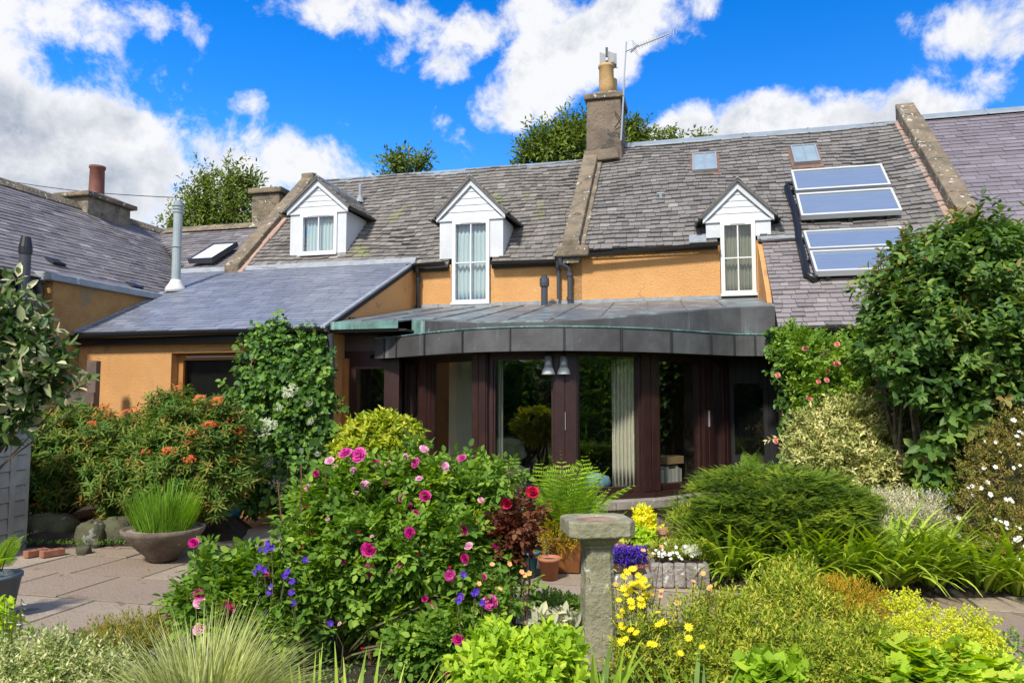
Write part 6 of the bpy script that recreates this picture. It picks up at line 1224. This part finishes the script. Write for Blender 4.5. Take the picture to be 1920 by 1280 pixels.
q = A + d * (ln * .72); mb.hexa([q + nrm_ * .055, q + nrm_ * .055 + d * .06, q + nrm_ * .031 + d * .06, q + nrm_ * .031], [p + Vector((0, 0, H0 + .05)) for p in (q + nrm_ * .055, q + nrm_ * .055 + d * .06, q + nrm_ * .031 + d * .06, q + nrm_ * .031)])
mb.build('corner_post', M['wood_grey'], e); mb = MB(); mb.hexa([A - nrm_ * .05, Bv - nrm_ * .05, Bv - nrm_ * .9, A - nrm_ * .9], [p + Vector((0, 0, H0)) for p in (A - nrm_ * .05, Bv - nrm_ * .05, Bv - nrm_ * .9, A - nrm_ * .9)]); mb.build('shed_body', M['wood_post'], e)
# old timber gate post by the orange wall
e = empty('timber_frame', (0, 0, 0), 0, 'old weathered timber post and rail standing against the orange wall', 'timber frame'); Y = 10.75
def bxp(x0, y0, x1, y1, Y, t): a = at(x0, y1, Y); b = at(x1, y0, Y); return MB().box(a[0], b[0], Y, Y + t, a[2], b[2])
bxp(158, 676, 181, 800, Y, .12).build('post', M['wood_post'], e, bevel=.005); bxp(108, 735, 176, 757, Y - .04, .04).build('rail', M['wood_post'], e, bevel=.004); bxp(98, 678, 112, 780, Y + .1, .05).build('panel', surf('faded_red_board', (.16, .04, .035), (.11, .035, .03), 5, .8), e)
bxp(100, 758, 158, 790, Y + .05, .03).build('panel', M['wood_post'], e)
# ---- birdbath
bx, by = at(1119, 985, 4.72)[0], 4.72; e = empty('birdbath', (bx, by, 0), R(9), 'mossy stone birdbath with chamfered top on a tapering pillar', 'birdbath')
def octo(hw, hd, ch, z): return [(-hw + ch, -hd, z), (hw - ch, -hd, z), (hw, -hd + ch, z), (hw, hd - ch, z), (hw - ch, hd, z), (-hw + ch, hd, z), (-hw, hd - ch, z), (-hw, -hd + ch, z)]
def loft(rings, mb=None, capb=True, capt=True):
    mb = mb or MB(); k = len(rings[0]); vs = [p for r in rings for p in r]; fs = [(i * k + j, i * k + (j + 1) % k, (i + 1) * k + (j + 1) % k, (i + 1) * k + j) for i in range(len(rings) - 1) for j in range(k)]
    if capb: fs.append(tuple(range(k - 1, -1, -1)))
    if capt: fs.append(tuple((len(rings) - 1) * k + j for j in range(k)))
    return mb.mesh(vs, fs)
hw, hd, ch = .205, .17, .045
loft([octo(hw * .97, hd * .97, ch, .857), octo(hw, hd, ch, .865), octo(hw, hd, ch, .945), octo(hw * .975, hd * .97, ch, .955), octo(hw * .76, hd * .74, ch * 1.8, .953), octo(hw * .66, hd * .62, ch * 1.8, .94), octo(hw * .2, hd * .2, ch * .5, .932)]).build('basin', M['bath'], e)
loft([octo(hw * .62, hd * .62, ch * 1.3, .935), octo(hw * .61, hd * .61, ch * 1.3, .9425)]).build('basin_floor', surf('brown_silt', (.24, .10, .06), (.36, .24, .16), 9, .9), e)
loft([octo(.100, .100, .03, .0), octo(.098, .098, .03, .25), octo(.084, .084, .027, .76), octo(.084, .084, .027, .775), octo(.092, .092, .027, .785), octo(.092, .092, .027, .80), octo(.105, .105, .025, .812), octo(.118, .118, .025, .835), octo(.150, .14, .03, .856)]).build('pillar', M['bath'], e)
loft([octo(.15, .15, .03, -.02), octo(.15, .15, .03, .05)]).build('foot', M['bath'], e)
# ---- pots by the window
def pot(px, py, Y, r0, r1, h, mat, name, lab, cat='plant pot', rim=.02, grp=None, soil=True):
    x = at(px, py, Y)[0]; e = empty(name, (x, Y, .008), 0, lab, cat, grp); MB().lathe([(r0, 0), (r1 * .93, h - rim * 1.6), (r1 * 1.06, h - rim * 1.55), (r1 * 1.08, h), (r1 * .93, h), (r1 * .9, h - .03), (.02, h - .035)], (0, 0, 0), 24).build('pot_body', M[mat], e, smooth=True)
    if soil: MB().lathe([(.01, h - .03), (r1 * .9, h - .028), (.01, h - .015)], (0, 0, 0), 16).build('potting_soil', M['soil'], e)
    return x
pot(1030, 1076, 7.15, .075, .105, .20, 'terracotta', 'terracotta_pot', 'small terracotta pot in front of the square wooden planter')
pot(986, 1070, 7.25, .09, .13, .24, 'blueglaze', 'glazed_pot', 'blue glazed pot left of the small terracotta pot', rim=.015); pot(948, 1064, 7.35, .09, .125, .22, 'slatepot', 'plastic_pot', 'dark grey pot behind the slender crimson rose', rim=.015)
x = at(1063, 1065, 7.45)[0]; e = empty('square_planter', (x, 7.5, .01), R(-8), 'square brown planter holding golden heather behind the birdbath', 'planter'); mb = MB(); mb.hexa([(-.13, -.13, 0), (.13, -.13, 0), (.13, .13, 0), (-.13, .13, 0)], [(-.155, -.155, .30), (.155, -.155, .30), (.155, .155, .30), (-.155, .155, .30)]); mb.box(-.17, .17, -.17, .17, .302, .335); mb.build('planter_body', surf('brown_glaze', (.22, .085, .02), (.15, .055, .015), 5, .4), e, bevel=.006)
e = plant('golden_heather', gb(1040, 1060, 7.45), 'golden yellow heather in pots behind the birdbath at left', 'heather'); lm = LM(); bl = [B(1035, 980, 7.5, 38, 24), B(1050, 1005, 7.4, 38, 26), B(1010, 1005, 7.4, 30, 28), B(1075, 1010, 7.4, 22, 18), B(1000, 1030, 7.3, 20, 22)]
P, D, r = cloudpts(bl, 900, .3, lump=.2); sprigs(lm, P, D, 9, .10, .030, .25, 'needle', up=1., spread=.4, tint=(.45, .3), ang=.7); lm.build('foliage', L_['gold'], e); mb = MB(); stems(mb, gb(1040, 1060, 7.45), [b[:3] for b in bl for _ in (0, 1, 2)], .008, .003, .06); mb.build('stem', M['stem_red'], e, True)
# yellow and green upright plant in a terracotta box
def tbox(px, py, Y, w_, d_, h, rz, lab, mat='terrapale', name='terracotta_trough'):
    x = at(px, py, Y)[0]; e = empty(name, (x, Y, .01), rz, lab, 'trough', 'terracotta troughs by the ledge'); mb = MB(); t = .022
    mb.box(-w_ / 2, w_ / 2, -d_ / 2, -d_ / 2 + t, 0, h); mb.box(-w_ / 2, w_ / 2, d_ / 2 - t, d_ / 2, 0, h); mb.box(-w_ / 2, -w_ / 2 + t, -d_ / 2 + t, d_ / 2 - t, 0, h); mb.box(w_ / 2 - t, w_ / 2, -d_ / 2 + t, d_ / 2 - t, 0, h)
    mb.box(-w_ / 2 - .012, w_ / 2 + .012, -d_ / 2 - .012, -d_ / 2 - .0005, h - .04, h + .004); mb.box(w_ / 2 + .0005, w_ / 2 + .012, -d_ / 2, d_ / 2, h - .04, h + .004); mb.build('trough_body', M[mat], e, bevel=.004); MB().box(-w_ / 2 + t, w_ / 2 - t, -d_ / 2 + t, d_ / 2 - t, .02, h - .03).build('potting_soil', M['soil'], e)
tbox(1190, 1050, 7.45, .36, .22, .26, R(-6), 'pale terracotta trough holding the golden leaved plant'); tbox(1225, 1030, 7.85, .34, .24, .34, R(-10), 'taller terracotta trough behind, beside the conifer mound'); tbox(1180, 1070, 7.2, .34, .2, .14, R(-4), 'low terracotta trough in front, with violet flowers', 'terracotta')
e = plant('golden_spike_plant', (at(1205, 1000, 7.5)[0], 7.5, .2), 'upright plant with bright golden top and green foot in the pale trough', 'plant'); lm = LM(); P, D, r = cloudpts([B(1205, 972, 7.5, 17, 20), B(1212, 985, 7.5, 18, 16)], 150, .2); sprigs(lm, P, D, 6, .05, .045, .5, 'dia', up=.8, tint=(.6, .25)); lm.build('foliage', L_['limefl'] if False else leafmat('bright_gold_leaf', [(.55, .45, .01), (.80, .66, .01), (.88, .80, .08)], .6, .3), e)
lm = LM(); P, D, r = cloudpts([B(1200, 1006, 7.45, 22, 18), B(1215, 1012, 7.4, 16, 14)], 150, .2); sprigs(lm, P, D, 6, .05, .05, .55, 'oval', up=.6, tint=(.6, .25)); lm.build('foliage', L_['lime'], e)
e = plant('violet_flowers', (at(1180, 1060, 7.2)[0], 7.2, .14), 'dense low violet flowers right of the birdbath pillar', 'flowers'); lm = LM(); n_ = 480; P = np.array([at(rnd(1148, 1212), rnd(1030, 1062), 7.15 + rnd(-.1, .1)) for _ in range(n_)]); sprigs(lm, P, np.tile([0, -.3, 1.], (n_, 1)), 5, .06, .022, .6, 'dia', up=.8, tint=(.5, .3)); lm.build('blossom', L_['purple'], e); lm = LM(); sprigs(lm, P - np.array([0, -.03, .04]), np.tile([0, -.3, 1.], (n_, 1)), 3, .05, .03, .5, 'dia', tint=(.3, .2)); lm.build('foliage', L_['rose'], e)
for (px, w_, h, lab) in ((1272, .52, .22, 'long rough pale stone trough planted with small cream flowers'), (1178, .42, .12, 'low rough stone trough under the violet flowers')):
    x = at(px, 1085, 6.95)[0]; e = empty('stone_trough', (x, 6.95, .0), R(-5), lab, 'trough', 'rough stone troughs'); mb = MB(); N = 5
    for k in range(N): a, b = -w_ / 2 + w_ * k / N, -w_ / 2 + w_ * (k + 1) / N; mb.hexa([(a, -.15 + rnd(-.012, .012), 0), (b, -.15, 0), (b, .15, 0), (a, .15, 0)], [(a, -.135 + rnd(-.014, .014), h + rnd(-.014, .01)), (b, -.135 + rnd(-.012, .012), h + rnd(-.01, .01)), (b, .14, h), (a, .14, h)])
    mb.build('trough_body', M['trough'], e, bevel=.022); MB().box(-w_ / 2 + .05, w_ / 2 - .05, -.09, .10, .05, h + .012).build('potting_soil', M['soil'], e)
e = plant('alpine_plants', (at(1272, 1040, 6.95)[0], 6.95, .2), 'low trough planting with pale yellow and white blooms', 'plants'); lm = LM(); n_ = 300; P = np.array([at(rnd(1215, 1325), rnd(1015, 1050), 6.95 + rnd(-.1, .1)) for _ in range(n_)]); sprigs(lm, P, np.tile([0, -.3, 1.], (n_, 1)), 5, .05, .028, .45, 'dia', up=.6, tint=(.5, .3)); lm.build('foliage', L_['mead'], e)
for k in range(22): bloom(FL['white'], e, Vector(at(rnd(1222, 1320), rnd(1018, 1048), 6.82)), rnd(.012, .02))
for k in range(7): bloom(FL['lace'], e, Vector(at(1297 + rnd(-14, 14), 1034 + rnd(-8, 8), 6.82)), rnd(.03, .045))
# wide planting against the wall foot between conifer and troughs
e = plant('yellow_green_shrub', gb(1290, 1020, 7.6), 'loose yellow green growth between the troughs and the conifer mound', 'shrub'); lm = LM(); P, D, r = cloudpts([B(1285, 990, 7.6, 35, 40), B(1320, 1010, 7.4, 35, 30)], 500, .3); sprigs(lm, P, D, 6, .07, .035, .35, 'dia', up=.8, tint=(.5, .3)); lm.build('foliage', L_['mead'], e)
# ---------------------------------------------------------------- far left: slate-blue pot with fern, small white bells
c = at(5, 1080, 5.9); e = empty('grey_pot', (c[0] - .05, 5.9, .01), 0, 'blue grey pot holding a fern at the left border', 'plant pot'); MB().lathe([(.12, 0), (.17, .30), (.18, .30), (.18, .33), (.155, .33), (.15, .29), (.02, .28)], (0, 0, 0), 24).build('pot_body', M['slatepot'], e, smooth=True)
fern((c[0] - .05, 5.9, .33), 14, .36, 'small green fern growing in the blue grey pot at the left border', wd=.2, up=(.3, 1.0)); 
e = plant('white_bells', gb(15, 1200, 4.6), 'hanging white bell flowers at the bottom left border', 'flowers'); mb = MB()
for k in range(26): p = Vector(at(rnd(-20, 50), rnd(1130, 1205), 4.5)); mb.tube([(p.x - .05, 4.55, .02), p + Vector((-.02, 0, .03)), p], .002, 4); bloom(FL['white'], e, p, .012, (0, -.3, -.8))
mb.build('stem', M['stem'], e, True); lm = LM(); P = np.array([at(rnd(-40, 30), rnd(1130, 1210), 4.6) for _ in range(60)]); sprigs(lm, P, np.tile([0, -.3, .6], (60, 1)), 4, .05, .06, .5, 'oval', tint=(.6, .2)); lm.build('foliage', L_['lime'], e)
# ---------------------------------------------------------------- silver-backed shrub overhanging at left
e = plant('silver_leaf_shrub', (at(-150, 900, 4.3)[0], 4.3, 0), 'overhanging shrub with dark green leaves and silvery undersides at the left border', 'shrub'); lm = LM()
bl = [B(0, 690, 4.3, 75, 70), B(-70, 640, 4.4, 80, 110), B(60, 715, 4.3, 45, 40), B(20, 600, 4.3, 45, 40), B(-60, 780, 4.3, 80, 60), B(20, 775, 4.3, 50, 32), B(100, 690, 4.3, 26, 18), B(-10, 540, 4.3, 30, 22), B(60, 640, 4.3, 35, 26)]
P, D, r = cloudpts(bl, 620, .3, lump=.2); sprigs(lm, P, D, 5, .10, .080, .42, 'oval', up=.3, spread=.6, ang=.95, tint=(.40, .12), droop=.1); idx = RNG.random(len(lm.T[0])) 
lm.T = [np.where(np.repeat(RNG.random(len(t) // 2) < .22, 2), .97, t) for t in lm.T]; lm.build('foliage', L_['elae'], e)
mb = MB(); stems(mb, (at(-260, 900, 4.5)[0], 4.5, .3), [Vector(b[:3]) + Vector((rnd(0, .1), 0, 0)) for b in bl for _ in (0, 1, 2)] + [at(150, 712, 4.3), at(110, 640, 4.3), at(150, 760, 4.3)], .02, .004, .12); mb.build('stem', M['bark'], e, True)
lm = LM(); P = np.array([at(x, y, 4.3) for x, y in ((150, 712), (140, 730), (110, 650), (128, 700), (95, 620), (75, 590), (60, 560), (125, 760), (90, 745), (110, 735), (40, 545), (30, 530))]); sprigs(lm, P, np.tile([1., -.2, .1], (len(P), 1)), 5, .09, .078, .4, 'oval', up=.1, spread=.4, ang=.8, tint=(.5, .15)); lm.T = [np.where(np.repeat(RNG.random(len(t) // 2) < .4, 2), .97, t) for t in lm.T]; lm.build('foliage', L_['elae'], e)
# ================================================================ FOREGROUND BORDER
# pale striped grass
clump(380, 1350, 3.75, 2000, .60, 'pale cream striped ornamental grass arching at the bottom left', None, W=.0035, mat='gras', name='ornamental_grass', th=(.05, 1.15), dth=(.3, 1.5), tint=(.5, .28), rad=.15, cat='grass')
clump(640, 1390, 3.55, 70, .42, 'bright green grassy blades at the bottom edge under the rose bush', None, W=.010, mat='strap', name='grass_tuft', th=(.0, .6), dth=(.1, .8), tint=(.8, .15), rad=.38, cat='grass')
clump(1118, 1370, 3.75, 34, .46, 'broad upright strap leaves at the foot of the birdbath', None, W=.019, mat='strap', name='iris_clump', th=(.0, .5), dth=(.1, 1.2), tint=(.45, .2), rad=.14)
clump(1300, 1400, 3.7, 40, .46, 'loose strap leaves among the yellow daisies at the bottom edge', None, W=.011, mat='strap', name='daylily_clump', th=(.1, .7), dth=(.3, 1.4), tint=(.4, .2), rad=.2)
def bushy(nm, base, label, bl, n_, k, slen, L, W, tpl, mat, tint=(.5, .25), cat='plant', rmin=.3, up=.8, spread=.45, ang=.95, lump=.2, droop=0., stem='stem', ns=3, sr=.006, tipt=0., front=.5):
    e = plant(nm, (*base[:2], 0), label, cat); lm = LM(); P, D, r = cloudpts(bl, n_, rmin, lump=lump, front=front); sprigs(lm, P, D, k, slen, L, W, tpl, up=up, spread=spread, ang=ang, tint=tint, droop=droop, tipt=tipt); lm.build('foliage', L_[mat], e)
    mb = MB(); stems(mb, (base[0], base[1], .01), [Vector(b[:3]) + Vector((rnd(-1, 1) * b[3] * .6, rnd(-.05, .05), rnd(-.3, .8) * b[5])) for b in bl for _ in range(ns)], sr, sr * .4, .08); mb.build('stem', M[stem], e, True); return e
bushy('low_heath', gb(260, 1200, 4.85), 'low mossy yellow green heath spreading at the paving edge behind the striped grass', [B(240, 1190, 4.75, 70, 32, .35), B(300, 1180, 4.85, 45, 25, .3), B(190, 1225, 4.6, 45, 25, .25)], 1500, 7, .05, .022, .3, 'needle', 'heath', cat='heath', ns=2)
bushy('silver_variegated_shrub', gb(110, 1300, 4.1), 'twiggy grey green and white variegated shrub at the bottom left corner', [B(60, 1250, 4.1, 80, 50), B(150, 1255, 4.1, 70, 48), B(200, 1260, 4.1, 50, 38), B(0, 1240, 4.1, 50, 40), B(100, 1215, 4.1, 40, 26), B(100, 1300, 4.0, 130, 40)], 1500, 6, .07, .028, .36, 'dia', 'silvar', (.45, .3), 'shrub', stem='stem', ns=5)
bushy('green_undergrowth', gb(120, 1280, 4.2), 'soft mid green stems threaded through the grey green corner shrub', [B(110, 1260, 4.2, 110, 40)], 380, 5, .06, .03, .4, 'dia', 'rose', cat='plant')
bushy('lime_shrub', gb(985, 1290, 4.0), 'bright lime green leafy plant at the bottom, left of the birdbath', [B(950, 1225, 4.0, 55, 36), B(1010, 1235, 4.0, 60, 40), B(900, 1260, 4.0, 45, 35), B(1050, 1215, 4.1, 30, 22), B(985, 1265, 3.95, 90, 40), B(930, 1190, 4.1, 25, 14)], 620, 6, .07, .060, .45, 'oval', 'lime', (.5, .25), 'plant', ns=4)
bushy('lambs_ear', gb(1025, 1200, 4.8), 'silvery grey soft leaved plant by the stone edging left of the birdbath', [B(1030, 1172, 4.8, 38, 26), B(1060, 1180, 4.8, 22, 20)], 42, 5, .07, .095, .40, 'oval', 'silver', (.3, .15), 'plant')
bushy('green_mound', gb(1030, 1150, 5.5), 'low fresh green mound on the paving left of the birdbath pillar', [B(1035, 1128, 5.5, 42, 15), B(1070, 1132, 5.5, 25, 12)], 420, 5, .04, .028, .5, 'dia', 'rose', (.7, .2), 'plant')
mb = MB()
for (a, b) in ((1008, 1050), (1052, 1096)): p = at(a, 1165, 5.05); q = at(b, 1165, 5.0); mb.box(p[0], q[0] - .01, 4.98, 5.12, -.02, .15)
tag(mb.build('edging_stone', M['trough'], bevel=.015), 'low stone edging block left of the birdbath', 'stone')
# right of the birdbath: daisies, loosestrife mass, golden heath, lady's mantle
e = bushy('yellow_daisies', gb(1220, 1290, 4.3), 'tall yellow daisies with feathery stems right of the birdbath', [B(1190, 1130, 4.4, 32, 40), B(1200, 1190, 4.3, 45, 50), B(1240, 1220, 4.25, 60, 50), B(1170, 1240, 4.2, 30, 40), B(1280, 1180, 4.3, 50, 45), B(1290, 1240, 4.2, 60, 40)], 900, 6, .08, .032, .28, 'dia', 'mead', (.5, .3), 'flowers', ns=8, sr=.004)
DY = [(1176, 1072), (1184, 1090), (1196, 1078), (1206, 1086), (1160, 1105), (1172, 1110), (1190, 1105), (1205, 1108), (1158, 1120), (1180, 1122), (1198, 1118), (1212, 1112), (1168, 1098), (1186, 1066), (1202, 1096), (1165, 1140), (1163, 1168), (1180, 1175), (1190, 1180), (1170, 1192), (1163, 1197), (1168, 1217), (1175, 1222), (1165, 1228), (1234, 1147), (1240, 1160), (1232, 1165), (1215, 1200), (1222, 1202), (1287, 1190), (1312, 1206), (1272, 1218), (1200, 1128), (1182, 1132), (1287, 1170), (1170, 1080), (1214, 1098), (1160, 1150), (1195, 1090), (1178, 1100)]
DB = [B(1190, 1130, 4.4, 32, 40), B(1200, 1190, 4.3, 45, 50), B(1240, 1220, 4.25, 60, 50), B(1280, 1180, 4.3, 50, 45), B(1300, 1210, 4.2, 60, 40)]
for (x, y) in DY: bloom(FL['daisy'], e, front(x, y, DB, .05, 4.2), rnd(.017, .028), (0, -.5, .8), jit=.45)
for (gx, lab, pts_) in ((940, 'small apricot flowers on wiry stems between the rose and the birdbath', [(955, 1057), (923, 1058), (985, 1078), (992, 1074), (978, 1072), (898, 1094), (937, 1104)]), (1260, 'small apricot flowers on wiry stems right of the birdbath', [(1187, 1068), (1190, 1065), (1238, 1118), (1240, 1108), (1268, 1130), (1268, 1150), (1318, 1075), (1330, 1103), (1332, 1100), (1155, 1095), (1240, 1025), (1206, 1032), (1300, 1090), (1222, 1112)])):
    e = plant('avens', gb(gx, 1280, 4.5), lab, 'flowers'); mb = MB()
    for (x, y) in pts_: p = Vector(at(x, y, 4.4)); bloom(FL['apricot'], e, p, .016, (0, -.6, .6)); mb.tube([(p.x + rnd(-.05, .05), 4.5, .02), (p.x + rnd(-.03, .03), 4.5, p.z * .6), p], .0025, 4)
    mb.build('stem', M['stem_red'], e, True)
bushy('loosestrife_shrub', gb(1480, 1290, 4.4), 'large airy yellow green shrub filling the right foreground', [B(1480, 1120, 4.8, 75, 45), B(1420, 1150, 4.7, 80, 50), B(1520, 1170, 4.6, 90, 55), B(1380, 1200, 4.4, 80, 55), B(1460, 1230, 4.3, 100, 55), B(1560, 1240, 4.2, 90, 50), B(1340, 1150, 4.6, 60, 40), B(1480, 1075, 5.0, 40, 25), B(1620, 1210, 4.3, 50, 50), B(1350, 1250, 4.2, 60, 35)], 4300, 6, .085, .034, .32, 'dia', 'mead', (.55, .28), 'shrub', ns=7, sr=.005, stem='stem_red', lump=.24)
bushy('bronze_growth', gb(1560, 1290, 4.1), 'bronze tinted fine foliage low in the right foreground', [B(1560, 1225, 4.05, 70, 40), B(1600, 1255, 4.0, 60, 30), B(1500, 1250, 4.05, 60, 30)], 700, 5, .06, .026, .35, 'dia', 'mead', (.45, .3), 'plant')
bushy('golden_heath', gb(1590, 1180, 4.75), 'golden orange tipped heath beside the lime flowers', [B(1590, 1118, 4.7, 48, 28), B(1560, 1105, 4.75, 30, 20), B(1630, 1140, 4.65, 36, 26), B(1600, 1165, 4.55, 42, 30)], 1000, 9, .07, .024, .25, 'needle', 'gold', (.6, .3), 'heath')
e = bushy('ladys_mantle', gb(1760, 1290, 4.2), 'mound of frothy lime yellow flowers over pleated leaves at the bottom right', [B(1720, 1160, 4.5, 60, 24), B(1790, 1175, 4.4, 70, 28), B(1690, 1190, 4.4, 50, 26), B(1830, 1205, 4.3, 45, 26), B(1750, 1200, 4.3, 90, 24), B(1690, 1130, 4.6, 36, 18), B(1860, 1250, 4.2, 45, 24)], 1500, 7, .05, .016, .8, 'dia', 'limefl', (.5, .3), 'flowers', ns=5, sr=.004)
lm = LM(); bl = [B(1700, 1240, 4.15, 70, 38), B(1780, 1250, 4.1, 80, 40), B(1850, 1262, 4.1, 50, 30), B(1640, 1265, 4.0, 60, 30), B(1720, 1285, 4.0, 110, 30)]; P, D, r = cloudpts(bl, 420, .5, front=.6); D[:, 2] += .4
Dd = nrm(D + RNG.normal(0, .5, D.shape)); lm.add(P, np.stack([Dd[:, 0], Dd[:, 1] * .6 - .3, np.abs(Dd[:, 2]) * .3 - .1], 1), np.tile([0, -.35, 1.], (len(P), 1)) + RNG.normal(0, .2, P.shape), RNG.uniform(.06, .11, len(P)), 1.0, RNG.random(len(P)), 'lobed'); lm.build('foliage', L_['lime'], e)
bushy('lime_undergrowth', gb(1420, 1290, 4.0), 'broad blue green leaved plant with lime flowers at the bottom edge', [B(1440, 1262, 4.0, 50, 28)], 90, 4, .05, .075, .8, 'oval', 'lime', (.3, .2), 'plant')
# moss and weeds creeping along joints and bed edges
lm = LM(); n_ = 1500; uu = RNG.uniform(-7, 7, n_); vv = RNG.uniform(-9.5, -3.8, n_); P = np.array([(*tow(a, b), 0.0) for a, b in zip(uu, vv)]); keep = (np.sin(P[:, 0] * 2.3) * np.sin(P[:, 1] * 3.1 + 1) > .55) ; P = P[keep]
sprigs(lm, P, np.tile([0, 0, 1.], (len(P), 1)), 4, .01, .022, .4, 'dia', tint=(.5, .3)); o = lm.build('weeds', L_['heath']); tag(o, 'tiny weeds and moss in the paving joints', 'weeds', None, 'stuff')
lm = LM(); n_ = 2600; P = np.stack([RNG.uniform(-6.6, -3.6, n_), RNG.uniform(8.5, 9.2, n_), np.full(n_, .06)], 1); sprigs(lm, P[:700], np.tile([0, 0, 1.], (700, 1)), 4, .03, .035, .4, 'dia', tint=(.3, .3)); o = lm.build('ground_cover', L_['rose']); tag(o, 'low green ground cover among the mossy stones', 'ground cover', None, 'stuff')
lm = LM(); n_ = 5000; P = np.stack([RNG.uniform(-4.2, 3.6, n_), RNG.uniform(3.3, 5.5, n_), np.full(n_, .04)], 1); sprigs(lm, P, np.tile([0, 0, 1.], (n_, 1)), 4, .05, .035, .5, 'dia', tint=(.4, .3)); o = lm.build('ground_cover', L_['rose']); tag(o, 'low leafy ground cover on the soil of the front border', 'ground cover', None, 'stuff')
P = np.stack([RNG.uniform(1.7, 7.5, 2500), RNG.uniform(6.8, 9.3, 2500), np.full(2500, .06)], 1); lm = LM(); sprigs(lm, P, np.tile([0, 0, 1.], (2500, 1)), 4, .06, .05, .5, 'dia', tint=(.3, .3)); o = lm.build('ground_cover', L_['climber']); tag(o, 'dark green ground cover in the right border', 'ground cover', None, 'stuff')
lm = LM(); n_ = 3500; base = np.stack([RNG.uniform(2.9, 5.5, n_), RNG.uniform(3.5, 4.7, n_), np.full(n_, .0)], 1); ribbon(lm, base, RNG.uniform(0, 6.28, n_), RNG.uniform(.04, .09, n_), np.full(n_, .0025), RNG.uniform(0, .5, n_), RNG.uniform(0, .8, n_), RNG.random(n_), 4); o = lm.build('grass', L_['strap']); tag(o, 'rough green grass at the bottom right corner', 'grass', None, 'stuff')
